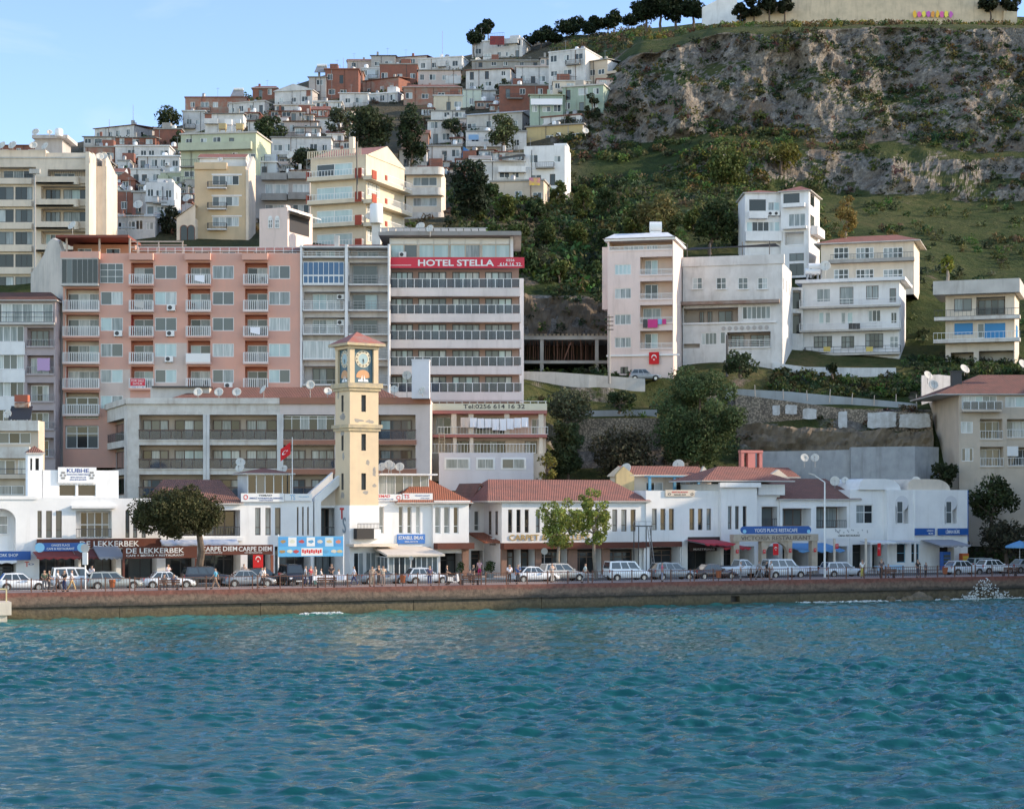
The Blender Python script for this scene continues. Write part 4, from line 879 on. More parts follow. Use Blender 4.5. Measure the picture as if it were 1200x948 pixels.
# --- houses between the hotels and the hillside
def mid_houses():
 h=House('town_house','narrow ochre and white town house with black balconies and sunlit flank','house',268,228,288,297,195,300,YELLOW,9,flank=CREAM)
 for y in(206,230.5,254.5):
  h.win(249,y,280,y+11,4,1,kinds=(3,0,2,1));h.band(245,y-.5 if y>210 else y-4,283,y+14,-.02,.02,'white_panel',WHITE)if False else None
  u0,u1,v0,v1=h.fp.rect(244,y+10,266,y+16);b=MB();b.box(h.fp,u0,u1,v0,v0+.15,-.02,.9);bal=b.build('balcony',WHITE,h.t);bars_rail(h.fp,u0,u1,v0+.152,v0+1.0,.88,bal,METALD,.2,.04,.85)
 h.band(248,204,283.5,205.8,-.02,.05,'window_surround',WHITE);h.band(248,228.7,283.5,230.2,-.02,.05,'window_surround',WHITE);h.band(248,252.7,283.5,254.2,-.02,.05,'window_surround',WHITE)
 h.done();h.band(228,191,266,199,-.5,.3,'parapet',YELLOW)
 p=Plane((0,274),(1,0));b=MB();z=p.uv(0,186)[1];b.box(p,p.u(234),p.u(288),h.z1-1,z,-4,0);b.build('attic_storey',WHITE2,h.t);hip_roof(h.t,p,p.u(234),p.u(286),z+.12,1.0,-5,0,TILE,.3,gable=True)
 s=h.sp;b=MB();pts=[(-.15,h.z0),(h.D*.8,h.z0),(h.D*.8,h.z1+2.0),(h.D*.55,h.z1+2.3),(-.15,h.z1-.6)];b.poly([s.pt(u,v,.42)for u,v in pts]);b.poly([s.pt(u,v,.03)for u,v in pts][::-1])
 for k in range(5):a,e=pts[k],pts[(k+1)%5];b.poly([s.pt(*a,.42),s.pt(*a,.03),s.pt(*e,.03),s.pt(*e,.42)])
 b.build('fin_wall',CREAM,h.t);dish(P(258,191,268),.6,'white dish on the parapet of the ochre town house',185,30,.3)
 a=House('annexe','low cream annexe with two dark arched openings beside the ochre house','house',266,207,229,None,256,300,CREAM,6)
 a.done()
 for px in(215.5,224):
  pl=a.fp;b=MB();u,v=pl.uv(px,276);pts=[(u-.45,v-1.6),(u+.45,v-1.6),(u+.45,v+.9)]+[(u+.45*math.cos(R(q)),v+.9+.5*math.sin(R(q)))for q in range(15,180,15)]+[(u-.45,v+.9)]
  b.poly([pl.pt(*q,.02)for q in pts]);o=b.build('arched_window',G_DARK,a.t)
  b=MB();n=len(pts)
  for k in range(n):
   p0,p1=pts[k],pts[(k+1)%n];f=1.22;g=lambda q:(u+(q[0]-u)*f,v+(q[1]-v)*1.06)
   b.poly([pl.pt(*p0,.03),pl.pt(*p1,.03),pl.pt(*g(p1),.03),pl.pt(*g(p0),.03)])
  b.build('frame',plain('red_timber',(.16,.06,.04),.6),o)
 q=a.fp.pt;b=MB();L=a.L;b.poly([q(-.3,a.z1,.3),q(L,a.z1+2.0,.3),q(L,a.z1+2.0,-6),q(-.3,a.z1,-6)]);b.poly([q(0,a.z1,0),q(L,a.z1,0),q(L,a.z1+2.0,0)]);b.build('roof',CREAM,a.t)
 h=House('apartment_building','grey flat roofed apartments with white roller blinds beside the ochre house','apartment building',285,299,363,None,206,270,GREYP,10)
 for y in(216,240):h.win(311,y,338,y+12,3,1,kinds=(2,2,3));h.win(343,y,362,y+12,3,1,kinds=(2,0,2))
 for y in(204,228):h.band(307,y,337,y+8,-.02,1.0,'balcony',CONC);h.band(338.5,y-1,364,y+7,-.02,1.2,'balcony',CONC)
 h.done()
 h=House('house','small pinkish house with two arched white windows behind the roof terrace','house',250,304,337,366,243,290,PALEPINK,7);h.done()
 for px in(317,325):r=h.fp.rect(px-2.6,256,px+2.6,268);f=window(h.fp,*r,.05,h.t,2,2,FRW,(0,1),.1);b=MB();c=h.fp.pt((r[0]+r[1])/2,r[3],.02);b.lathe(c,[(.32,0),(.32,.06)],12,axis=h.fp.N);b.build('arch_head',FRW,f)
 h.band(333,240.5,336,243,-1,.1,'parapet',PALEPINK);b=MB();b.box(h.sp,.5,6,h.z1-3.2,h.z1-.8,.005,.03);b.build('awning_opening',FRD,h.t);b=MB();q=h.sp.pt;b.hexa([q(.2,h.z1-.9,1.6),q(.2,h.z1-.4,0),q(6.5,h.z1-.4,0),q(6.5,h.z1-.9,1.6),q(.2,h.z1-.8,1.6),q(.2,h.z1-.3,0),q(6.5,h.z1-.3,0),q(6.5,h.z1-.8,1.6)]);b.build('awning',FRW,h.t)
 h=House('corner_apartment_building','yellow corner apartment building with long side balconies and tiled roof','apartment building',262,364,429,474,181,300,PYELLOW,13,flank=PYELLOW)
 gl=curtain('teal_glazing',(.30,.46,.47),(.40,.54,.55),2)
 for i,y in enumerate((192,219.5,246.5,274)):
  f=h.win(371,y,413,y+18,2,1,kinds=(4,4,2)if i else(4,0),fw=.1)
  u0,u1,v0,v1=h.fp.rect(363.5,y+10,427,y+22);b=MB();b.box(h.fp,u0,u1,v0+.2,v0+.75,-.02,1.1);bal=b.build('balcony',PYELLOW,h.t);bars_rail(h.fp,u0,u1,v0+.755,v0+1.6,1.08,bal,RAILW,.45,.06,1.0);b=MB();b.box(h.fp,u1-.9,u1+.12,v0+.2,v0+1.6,1.105,1.2);b.box(h.fp,u0-.1,u0+.05,v0+.3,v0+1.6,-.02,1.1);b.build('red_panel',surf('brick_red_paint',(.33,.07,.045),(.28,.07,.05),stain=.1),bal)
  h.win(418,y+2,427,y+13,2,1,kinds=(1,3))if False else None
  s=h.sp;z=CH+(HY-(y+20))/F*262
  b=MB();b.box(s,-.9,h.D,z,z+.55,-.02,1.3);sb=b.build('side_balcony',PYELLOW,h.t);bars_rail(s,4.5,h.D,z+.56,z+1.5,1.25,sb,RAILW,.4,.06,.0)
  b=MB();b.box(s,-.95,.5,z+.1,z+1.3,1.31,1.42);b.box(s,3.6,4.3,z+.56,z+1.3,1.2,1.3);b.build('red_panel',surf('brick_red_paint',(1,1,1)),sb)
  if i<3:window(s,.3,4.3,z-1.9,z-.1,.06,h.t,6,2,FRW,(2,3,2),.09)
 h.done();hip_roof(h.t,h.fp,0,h.L,h.z1+.1,2.2,-h.D,-.6,tiles('pink_roof_tiles',(.40,.20,.17),(.33,.17,.14)),.1,gable=True,eave=PYELLOW)
 bars_rail(h.fp,h.fp.u(364),h.fp.u(427),h.z1-.3,h.z1+.75,1.05,h.t,PYELLOW,.35,.16,name='roof_parapet');u=h.fp.u(403);b=MB();b.box(h.fp,u-.35,u+.35,h.z1,h.z1+3.1,-3,-2.3);b.build('chimney',CREAM,h.t);u=h.fp.u(424);b=MB();b.tube(h.fp.pt(u,h.z1-6.5,1.5),h.fp.pt(u,h.z1+1.5,1.5),.12);b.build('stove_pipe',METALD,h.t)
 c=P(441,262,252);b=MB();b.lathe(c,[(.85,0),(.9,.3),(.9,2.4),(.7,2.6)],14);tag(b.build('water_tank',FRW,None,True,c),'tall white water tank beside the yellow corner building','water tank');b=MB();b.box(facing(252.5),facing(252.5).u(436),facing(252.5).u(446),30,c.z-.003,-2,.4);tag(b.build('tank_base',WHITE2,None,base=P(441,300,252)),'white pedestal under the tall white water tank','pedestal')
 h=House('apartment_house','old cream house with rounded white parapet balconies among dark trees','house',290,476,517,522,199,275,CREAM,8)
 for i,y in enumerate((197,221,245)):
  b=MB();z=CH+(HY-(y+(9 if i<2 else 14)))/F*290;q=h.fp.pt;n=10
  out=[(-.4,.0),(-.4,1.3)]+[(h.L-.6+1.0*math.sin(R(a)),.3+1.0*math.cos(R(a)))for a in range(0,91,15)]+[(h.L+.4,-1)]
  rows=[[q(u,z,d)for u,d in out],[q(u,z+1.15,d)for u,d in out]];b.grid(rows);b.grid([[q(u,z,d)for u,d in out],[q(h.L/2,z,0)for u,d in out]]);b.grid([[q(u,z+1.15,d)for u,d in out],[q(u*.97,z+1.15,d-.15)for u,d in out],[q(u*.97,z,d-.15)for u,d in out]]);b.build('rounded_balcony',STAINW,h.t)
  if i<2:h.win(484,y+11,512,y+21,3,1,kinds=(2,1,3))
 h.done()
mid_houses()
# --- houses and walls on the slope, right hand half
def right_houses():
 h=House('apartment_building','tall pale pink apartment building with recessed balconies and white water tank on the roof','apartment building',232,712,789,801,281,445,PALEPINK,9,mats=[surf('peach_recess',(.68,.52,.42),(.62,.48,.40),stain=.1)])
 for i,y in enumerate((310,338,368.5,395.5)):h.win(720.5,y,739.5,y+12,4 if i==0 else 3,1,kinds=(4,4)if i==0 else(2,3),dp=.18)
 for i,y in enumerate((301,329.5,357.5,387.5)):h.log(750,y,788,y+21,1.5,1,((.1,.5),)if i!=2 else((.05,.6),),2,'lines',RAILW,.05,kinds=(4,0,3),rh=.7)
 h.log(714,278+4,788,293,2.5,1,((.18,.5),(.55,.72)),4,'lines',RAILW,.0,kinds=(3,1),rh=.5);h.win(727,430,736,438,1,1,frm=FRD,kinds=(0,))
 h.band(711,415.5,796,417.5,-.02,.25,'floor_band',FRW);h.done();h.cap(.3,.35,WHITE)
 q=h.fp.pt;b=MB();z=h.z1+.31;b.poly([q(-.6,z,.6),q(h.L+.4,z,.6),q(h.L+.4,z+.3,-h.D),q(h.L/2,z+1.3,-h.D/2),q(-.6,z+.3,-h.D)]);b.hexa([q(-.5,z-.05,.5),q(-.5,z-.05,-h.D),q(h.L+.3,z-.05,-h.D),q(h.L+.3,z-.05,.5),q(.5,z+.9,-2),q(.5,z+.9,-h.D),q(h.L-1,z+.9,-h.D),q(h.L-1,z+.9,-2)]);b.build('roof',WHITE,h.t)
 for y in(308,338):h.win(795,y,797.5,y+10,1,1,side=True)if False else None
 b=MB();b.box(h.fp,-.9,-.01,h.z0+9,h.z1-.5,-3.2,-1.2);b.build('side_bay',PALEPINK,h.t)
 u=h.fp.u(764);c=h.fp.pt(u,h.z1+1.2,-3);t=thing('water_tank','white horizontal water tank on the pale pink building roof','water tank',c);b=MB();b.tube(c+Vector((-.75,0,.9)),c+Vector((.75,0,.9)),.62,n=14);b.build('tank',FRW,t,True);b=MB();b.cbox(c.x-.7,c.x+.7,c.y-.4,c.y+.4,c.z-1,c.z+.3);b.build('stand',WHITE,t)
 u,v=h.fp.uv(767,420);flag(h.fp.pt(u,v,.4),h.fp,1.25,1.5,'Turkish flag hanging flat from the lowest balcony of the pale pink building',hang=True)
 for k,(a,e,m,l)in enumerate(((754,759,METALD,'dark cloth on the third balcony of the pale pink building'),(759.5,771,plain('magenta_cloth',(.55,.05,.22),.9),'magenta blanket over the third balcony of the pale pink building'),(771.5,776,plain('sky_blue_cloth',(.25,.42,.65),.9),'pale blue towel next to the magenta blanket'),(776.5,781,plain('magenta_cloth',(1,1,1)),'small magenta towel at the end of the third balcony'))):
  pl=h.fp;rows=[[pl.pt(pl.u(a)+(pl.u(e)-pl.u(a))*i/4,CH+(HY-374-j*(10 if k<2 else 6)/4)/F*232,.28+.03*math.sin(i*2+j))for i in range(5)]for j in range(5)]
  mm=MB();mm.grid(rows);tag(mm.build('hanging_laundry',m,None,True,rows[-1][2]),l,'laundry')
 h=House('house','wide worn white house with four small windows above a glazed veranda','house',236,800,917,928,308,445,WHITE2,10,mats=[surf('veranda_recess',(.45,.40,.36),(.38,.34,.31),stain=.2)])
 for px in(811.5,839.5,865,888):h.win(px,325.5,px+11.5,339,2,2,kinds=(1,2,0),dp=.12,sill=True)
 h.log(801,361,865,379,2,1,((.25,.33),(.4,.48),(.6,.85)),2,None,RAILW,0,frm=FRB,slab=False,kinds=(0,1));h.win(870,359,903,374,6,1,kinds=(0,1,3));h.win(822,390,840,404,4,1,kinds=(2,1));h.win(844,389,850,403,1,1,kinds=(1,))
 h.log(852,389,903,407,1.8,1,((.05,.35),(.5,.95)),3,'lines',RAILW,.1,frm=FRB,kinds=(0,1,3));h.log(801,403,820,408,.6,1,(),1,None,slab=False)
 for y in(322,327,331):pass
 for px in(916,920.5,924.5):r=h.sp.u(px+1.2);h.wuv(min(max(r,1),h.D-1),CH+(HY-339)/F*236,.8,1.6,1,1,True,kinds=(0,1))
 h.band(800,377.5,910,379.5,-.02,.2,'floor_band',WHITE);h.band(799,353,914,357,-.02,.9,'canopy',surf('rusty_canopy',(.22,.13,.10),(.3,.25,.22),stain=.5));h.done();h.band(799,300,919,311,-.5,.15,'parapet',WHITE2)
 b=MB();[b.lathe(h.fp.pt(h.fp.u(848+i*7.2),CH+(HY-381)/F*236-.25,.02),[(.27,0),(.27,.05),(.13,.06)],8,axis=h.fp.N)for i in range(8)];b.build('pierced_panel',GREYP,h.t)
 q=h.fp.pt;b=MB()
 for px in(803,830,868,900):u=h.fp.u(px);b.tube(q(u,h.z1+.2,-1.5),q(u,h.z1+3.0,-1.5),.06,n=5)
 for k in range(5):b.tube(q(.2,h.z1+2.2+.2*k,-1.4-k),q(h.L-1,h.z1+2.6+.05*k,-1.4-k),.06,n=5)
 pg=b.build('roof_pergola',METALD,h.t)
 h=House('house','white four storey house with dark roller shutters and red tiled roof below the cliff','house',264,915,948,960,224,325,WHITE,8)
 h.win(918,227,937,238.5,1,1,frm=FRD,kinds=(0,),name='shuttered_window');
 h.log(919+1,259,938,270,1.2,0,((.05,.95),),3,'lines',RAILW,.1,kinds=(0,1,4))if False else None
 h.win(921,227,944,238,1,1,frm=FRD,kinds=(0,))if False else None
 h.band(918,239,944,243.5,-.02,.8,'balcony',WHITE)
 h.win(923+1,250.5,944,267,3,1,kinds=(4,3));h.band(918,266,946,269,-.02,.9,'balcony',WHITE);h.log(919.5,272,942,287,1.5,0,(),1,None);h.win(925,297,942,306,2,1,frm=FRD,kinds=(0,1));h.win(925,309,942,323,2,1,frm=FRD,kinds=(0,1))
 for y in(228,253):h.win(949.5,y,954.5,y+14,1,1,side=True,frm=FRD,kinds=(0,1))
 h.band(950,268,958.5,278,-.02,1.0,'balcony',WHITE,True);h.done();h.tile(1.3,TILE,.35)
 g=House('house_wing','lower white wing with long balcony beside the house with dark shutters','house',266,873,915,None,227,300,WHITE,8)
 g.win(878,234,897.5,248,1,1,frm=FRD,kinds=(0,),name='shuttered_window');g.band(877,248.5,899,257,-.02,.9,'balcony',WHITE);g.win(900,237,914,247,2,1,kinds=(4,3));g.win(875,260,914,271.5,6,1,kinds=(4,2,1,0));g.band(873,272,915,283.5,-.02,1.0,'balcony',WHITE)
 for u_ in(903,910):u,v=g.fp.uv(u_,247.5);ac_unit(g.fp,u,v-.4,.02,g.t)
 g.done();g.tile(1.0,TILE,.3)
 h=House('villa','cream villa with wide hipped red roof and dark balcony windows','house',256,962,1071,1077,283,345,CREAM,9)
 for y in(289.5,315):
  for a,e,n in((977,994.5,3),(1003,1024,4),(1035,1058,4)):h.win(a,y+.5,e,y+14,n,2,kinds=(0,1,3),frm=FRW,fw=.1)
 h.band(972,304,1072,308,-.02,1.0,'balcony',CONC);bars_rail(h.fp,h.fp.u(974),h.fp.u(1071),CH+(HY-304)/F*256+.01,CH+(HY-296)/F*256,.95,h.t,METALD,.4,.025)
 h.done();h.tile(1.5,TILE,.9,ridge=.25)
 h=House('house','broad white house of three floors with thin balcony slabs and two yellow boards','house',243,940,1054,1061,329,440,WHITE,9,mats=[surf('side_recess',(.5,.47,.43),(.44,.42,.38),stain=.2)])
 h.win(957,338.5,973,354,2,1,kinds=(2,3));h.win(984,336.5,1000,356.5,1,1,frm=FRB,kinds=(3,),name='shuttered_window');h.win(1015,335,1029.5,351,2,1,frm=FRB,kinds=(3,1));h.win(1042.5,338,1050,354,1,1,frm=FRB,kinds=(1,),name='balcony_door')
 for a,e,n in((959.5,965.5,1),(967,973,1),(985.5,991,1),(993,999.5,1)):h.win(a,366,e,380,n,1,kinds=(4,3))
 h.win(1017.5,363.5,1032,377,3,1,kinds=(0,1,3));h.win(1044,366,1051,379,2,1,kinds=(0,))
 for a,e,n in((953.5,975,4),(986,1001,3),(1014,1035,4),(1042.5,1053,2)):h.win(a,394 if a!=1014 else 391,e,408,n,2,kinds=(0,1,3),frm=FRD if a<1040 else FRW,fw=.09)
 for y in(359,386.5,414.5):
  b=MB();r=h.fp.rect(938+(y>400)*6,y,1056,y+2.4);b.box(h.fp,r[0],r[1],r[2],r[3],-.02,1.1);bal=b.build('balcony',CONCW,h.t);bars_rail(h.fp,r[0],r[1],r[3]+.002,r[3]+.9,1.07,bal,RAILW if y<400 else METALD,.9,.03,1.0,mid=1)
 h.log(952,421,1010,436,1.5,1,((.1,.3),(.6,.9)),2,None,slab=False,frm=FRB,kinds=(0,1));h.log(1015,421,1050,436,1.5,1,((.2,.7),),2,'lines',METALD,0)
 h.done();h.cap(.45,.8,WHITE)
 for px,l in((970.5,'yellow board on the lowest balcony rail, below the shuttered windows'),(1020,'yellow board on the lowest balcony rail beside the white cloth')):
  u,v=h.fp.uv(px,410);b=MB();b.box(h.fp,u-.45,u+.45,v-.3,v+.3,1.12,1.16);tag(b.build('signboard',plain('faded_yellow',(.55,.43,.12),.6),None,base=h.fp.pt(u,v-.3,1.14)),l,'sign')
 for k,px in enumerate((998,1002.5,1007)):
  u,v=h.fp.uv(px,383);rows=[[h.fp.pt(u-.25+.12*i,v+.35-.25*j,1.15+.03*math.sin(i+j+k))for i in range(5)]for j in range(4)];mm=MB();mm.grid(rows);tag(mm.build('hanging_laundry',METALD,None,True,rows[-1][2]),'one of the dark clothes drying on the middle balcony of the broad white house','laundry','dark clothes on the middle balcony')
 b=MB();s=House('stair_annexe','white stair annexe with dark openings between the two white houses','annexe',246,927,941,None,337,440,WHITE2,5);s.log(929,340,939,362,1,0,((.05,.95),),1,None,frm=FRD,kinds=(0,),slab=False);s.log(929,367,939,391,1,0,((.05,.95),),1,None,frm=FRD,kinds=(0,),slab=False);s.done()
 for k,(px,py,m)in enumerate(((953,322,0),(957,316,0))):
  c=P(px,py,247);b=MB();b.tube(c+Vector((-1.1,0,.4)),c+Vector((.9,0,.4)),.42,n=12);t=thing('water_tank',('white','upper white')[k]+' water tank lying on the roof of the broad white house','water tank',c);b.build('tank',FRW,t,True);b=MB();b.cbox(c.x-.9,c.x-.7,c.y-.3,c.y+.3,c.z-1.1,c.z+.1);b.cbox(c.x+.5,c.x+.7,c.y-.3,c.y+.3,c.z-1.1,c.z+.1);b.build('stand',METAL,t)
 dish(P(967,325,246),1.1,'grey dish beside the water tanks of the broad white house',190,20,1.2)
 h=House('house','low pale house with bright blue shutters and deep concrete roof edge','house',240,1108,1189,1194,344,440,CREAM,8,mats=[surf('side_recess',(1,1,1))])
 BLUE=plain('bright_blue_shutter',(.02,.20,.45),.5)
 h.win(1118,350,1139,365,2,1,kinds=(3,1),frm=FRB);h.log(1144,348,1178,369,1.4,1,((.05,.95),),4,'lines',METALD,.1,frm=FRB,kinds=(1,0,3),slab=False)
 for a,e in((1118.5,1140),(1154,1178)):b=MB();r=h.fp.rect(a,379,e,392 if a<1150 else 396);b.box(h.fp,*r,-.02,.06);b.build('shutter',BLUE,h.t)
 h.win(1145.5,379,1153.5,396,1,1,kinds=(1,),name='balcony_door');b=MB();b.box(h.sp,2,5,CH+(HY-396)/F*240,CH+(HY-379)/F*240,-.02,.06);b.build('shutter',BLUE,h.t)
 h.log(1114,413,1141,430,2,1,(),1,None,slab=False);h.log(1147,411,1188,430,2,1,(),1,None,slab=False)
 for y,x0 in((371.5,1096),(398,1095)):
  b=MB();r=h.fp.rect(x0,y,1196,y+4);b.box(h.fp,*r,-.02,1.3);bal=b.build('balcony',STAINW,h.t);bars_rail(h.fp,r[0],r[1],r[3]+.002,r[3]+.9,1.25,bal,METALD if y<380 else RAILW,.5,.03)
 h.done();h.band(1095,329.5,1196,345.5,-8,1.6,'roof_edge',CONCW)
 h=House('apartment_building','large tan apartment building with tiled roof behind the parked white cars','apartment building',212,1124,1400,None,463,640,BEIGE,16)
 E=P(1092.5,500,226);cp=Plane((E.x,E.y),(h.fp.O.x-E.x,h.fp.O.y-E.y));cl=(h.fp.O-Vector((E.x,E.y,0))).length;hs=[(*cp.rect(a-2,y,a+2,y+5.5),.15,0,None)for a,y in((1096.5,466),(1107.5,464),(1107,496))]
 b=MB();wall_holes(b,cp,0,cl,h.z0,h.z1,hs);b.poly([cp.pt(0,h.z1,0),cp.pt(cl,h.z1,0),h.fp.pt(0,h.z1,-16)]);b.build('canted_wall',BEIGE,h.t)
 for q in hs:window(cp,*q[:4],-.07,h.t,1,1,FRW,(0,),.06,True)
 for y,x0 in((461+3,1124),):h.win(1127,464,1168,480,5,1,kinds=(2,4,3))
 h.win(1126,494,1140,507.5,2,1,kinds=(2,3));h.win(1127,525,1140.5,540.5,3,1,kinds=(2,1))
 h.log(1148.5,491,1175,514.5,1.2,0,((.05,.95),),3,'bars',RAILW,.02,kinds=(0,1,3));h.log(1148.5,523.5,1176,546.5,1.2,0,((.05,.95),),3,'bars',RAILW,.02,kinds=(3,1))
 h.win(1178,457+8,1240,477,5,1,kinds=(2,4));h.log(1180,491,1250,513,1.2,0,((.02,.5),(.55,.98)),4,'bars',RAILW,.02,kinds=(2,3));h.log(1181,524,1250,546,1.2,0,((.1,.9),),4,'bars',RAILW,.02,kinds=(0,1))
 b=MB();r=h.fp.rect(1126,480.5,1172,483);b.box(h.fp,*r,-.02,1.0);bal=b.build('balcony',BEIGE,h.t);glass_rail(h.fp,r[0],r[1],r[3]+.002,r[3]+.95,.97,bal,RAILGL,RAILW,.9)
 h.band(1180,523,1193,534.5,.05,.1,'blind',FRW);h.done();hip_roof(h.t,h.fp,-2.2,h.L,h.z1+.12,2.6,-13,0,TILEB,.5,ridge=.22)
 q=h.fp.pt;b=MB();u=h.fp.u(1129);b.box(h.fp,u-.55,u+.55,h.z1+.2,h.z1+2.8,-4,-3);b.box(h.fp,u-.65,u+.65,h.z1+2.805,h.z1+2.95,-4.1,-2.9);b.build('chimney',METALD,h.t)
 dish(P(1130,440,216),.95,'bright dish above the black chimney of the tan building',150,35,.5);dish(P(1087,450,222),.9,'sunlit dish in the weeds beside the tan building roof',150,30,.8);dish(P(1094,458,220),.9,'grey dish lower down next to the tan building roof',180,20,.5);dish(P(1198,432,216),.9,'dish on the ridge of the tan building at the picture edge',150,30,.3)
def flag(c,pl,w,h,label,hang=False,wave=0.0,size=1.0):
 """red Turkish flag, white crescent and star, centred on c"""
 c=Vector(c);t=thing('flag',label,'flag',c-Vector((0,0,h/2)))
 def sh(a,b):return pl.U*a+Vector((0,0,b))+pl.N*(wave*math.sin(a*3.1)+.012)
 m=MB();n=8;rows=[[c+sh(-w/2+w*i/n,-h/2+h*j/4)for i in range(n+1)]for j in range(5)];m.grid(rows)
 rows2=[[p-pl.N*.02 for p in r][::-1]for r in rows];m.grid(rows2);m.build('cloth',plain('flag_red',(.55,.01,.015),.8),t,True)
 m=MB();W=plain('flag_white',(.8,.8,.8),.8);s=min(w,h)*.25;dx=-.1*w if not hang else 0;dy=0 if not hang else .08*h
 o,i_=[],[]
 for k in range(25):
  a=R(50)+R(260)*k/24;o.append((math.cos(a)*s,math.sin(a)*s));b=R(68)+R(224)*k/24;i_.append((s*.25+math.cos(b)*s*.8,math.sin(b)*s*.8))
 rot=(lambda x,y:(x,y))if not hang else(lambda x,y:(y,-x))
 g=lambda p:c+sh(*(lambda q:(q[0]+dx,q[1]+dy))(rot(*p)))+pl.N*.012
 m.grid([[g(p)for p in o],[g(p)for p in i_]]);m.build('crescent',W,t)
 m=MB();st=[]
 for k in range(10):rr=s*(.5 if k%2==0 else .2);a=R(180)+k*math.pi/5;st.append(g((s*.95+math.cos(a)*rr,math.sin(a)*rr)))
 for k in range(10):m.poly([g((s*.95,0)),st[k],st[(k+1)%10]])
 m.build('star',W,t);return t
right_houses()
# --- building shell, retaining walls and terraces
def terraces():
 ROCKW=surf('rubble_wall',(.33,.28,.22),(.20,.17,.14),scale=.7,stain=.5,bump=.5);nt_=ROCKW.node_tree;vo=_n(nt_,'ShaderNodeTexVoronoi',Scale=4.5);g=_n(nt_,'ShaderNodeNewGeometry');nt_.links.new(g.outputs['Position'],vo.inputs['Vector']);pb=nt_.nodes['Principled BSDF'];sr=pb.inputs['Base Color'].links[0].from_socket
 r_=_n(nt_,'ShaderNodeValToRGB');r_.color_ramp.elements[0].color=(1.25,1.2,1.15,1);r_.color_ramp.elements[1].color=(.5,.5,.5,1);r_.color_ramp.elements[0].position=.25;r_.color_ramp.elements[1].position=.62;nt_.links.new(vo.outputs['Distance'],r_.inputs[0]);mm_=_n(nt_,'ShaderNodeMix',data_type='RGBA',blend_type='MULTIPLY');mm_.inputs[0].default_value=1;nt_.links.new(sr,mm_.inputs[6]);nt_.links.new(r_.outputs[0],mm_.inputs[7]);nt_.links.new(mm_.outputs[2],pb.inputs['Base Color'])
 def rwall(name,label,pts,thick,mat,hgt=None,cat='wall',down=4):
  """pts: (px, py_top, py_bot, Y) along the wall"""
  t=thing(name,label,cat,P(pts[0][0],pts[0][2],pts[0][3]));b=MB()
  f=[(P(a,y0,Y),P(a,y1,Y))for a,y0,y1,Y in pts];k=Vector((0,thick,0))
  b.grid([[q[1]-Vector((0,0,down))for q in f],[q[1]for q in f],[q[0]for q in f],[q[0]+k for q in f],[q[1]+k-Vector((0,0,down))for q in f]])
  if cat=='bank':
   b=MB();n,m_=70,10;xs=[a for a,*_ in pts];rows=[]
   for j in range(m_+1):
    r_=[]
    for i in range(n+1):
     a=xs[0]+(xs[-1]-xs[0])*i/n;y0,y1,Y=(float(np.interp(a,xs,[q[k]for q in pts]))for k in(1,2,3));f_=j/m_;p_=P(a,y1+6+(y0-y1-6)*f_,Y+1.6*f_);w_=mnoise.fractal((p_.x*.35,p_.z*.5,2.0),.8,2.1,5)
     r_.append(p_+Vector((0,-.9*w_,.5*w_*f_)))
    rows.append(r_)
   rows.append([q+Vector((0,thick,0))for q in rows[-1]]);b.grid(rows)
  b.build('wall_face',mat,t);return t
 p=facing(236);t=thing('building_shell','unfinished concrete frame with bare props in a cutting beside the white hotel','building shell',p.pt(p.u(660),CH+(HY-438)/F*236,0));Z=lambda y:CH+(HY-y)/F*236
 b=MB();b.box(p,p.u(605),p.u(713),Z(398),Z(393.5),-9,0);b.box(p,p.u(605),p.u(713),Z(426),Z(422.5),-9,0);b.build('floor_slab',CONC,t)
 for px in(635,699.5,612):b=MB();b.box(p,p.u(px)-.22,p.u(px)+.22,Z(440),Z(422.51),-.6,-.1);b.box(p,p.u(px)-.22,p.u(px)+.22,Z(422.4),Z(398.1),-.6,-.1);b.build('column',CONC,t)
 b=MB();b.box(p,p.u(600),p.u(716),Z(446),Z(392),-9.4,-9.05);b.build('back_wall',surf('dark_earth',(.07,.055,.045),(.05,.04,.035)),t)
 for i in range(26):b=MB();u=p.u(614+i*3.5+rnd.uniform(-1,1));d=-rnd.uniform(.8,5);b.tube(p.pt(u,Z(422.4),d),p.pt(u+rnd.uniform(-.1,.1),Z(398.2),d),.055,n=5);b.build('timber_prop',RUST,t)
 b=MB();b.tube(p.pt(p.u(661),Z(421.5),-.3),p.pt(p.u(669),Z(401),-.3),.09,n=5);b.build('timber_prop',RUST,t)
 b=MB()
 for i in range(20):u=p.u(613+i*5);b.box(p,u,u+.3,Z(393.4),Z(391.6),-1,.15)
 b.build('formwork',surf('timber_formwork',(.30,.24,.17),(.2,.17,.12)),t)
 rwall('earth_bank','bare brown earth bank cut above the unfinished concrete frame',[(608,346,394,246.5),(640,349,394,247),(680,350,394,247),(716,356,394,246.5)],3,surf('brown_earth',(.15,.115,.08),(.09,.072,.055),scale=.8,stain=.5,bump=.8),cat='bank')
 rwall('retaining_wall','long pale retaining wall running below the unfinished frame and the pale pink building',[(598,435,475,229),(650,436,476,229),(690,439,478,229),(756,444,472,230)],.5,CONCW)
 rwall('retaining_wall','low grey blue wall with posts among the bushes below the pale retaining wall',[(640,482,491,222),(700,481,489.5,222),(770,480,490,222)],.4,surf('bluish_wall',(.35,.38,.40),(.3,.32,.33),stain=.4))
 rwall('stone_wall','rubble stone wall between the fig tree and the brown bushes',[(660,491,530,219),(720,490,525,219),(775,490,520,219)],1,ROCKW)
 rwall('retaining_wall','white garden wall under the broad white house',[(905,425,440,236),(945,430,441,236),(1000,431,443,236),(1050,431,441,236)],.4,WHITE2)
 rwall('retaining_wall','white garden wall with dishes under the house with blue shutters',[(1080,440,478,227),(1100,439,472,228),(1118,441,470,229)],.4,WHITE2)
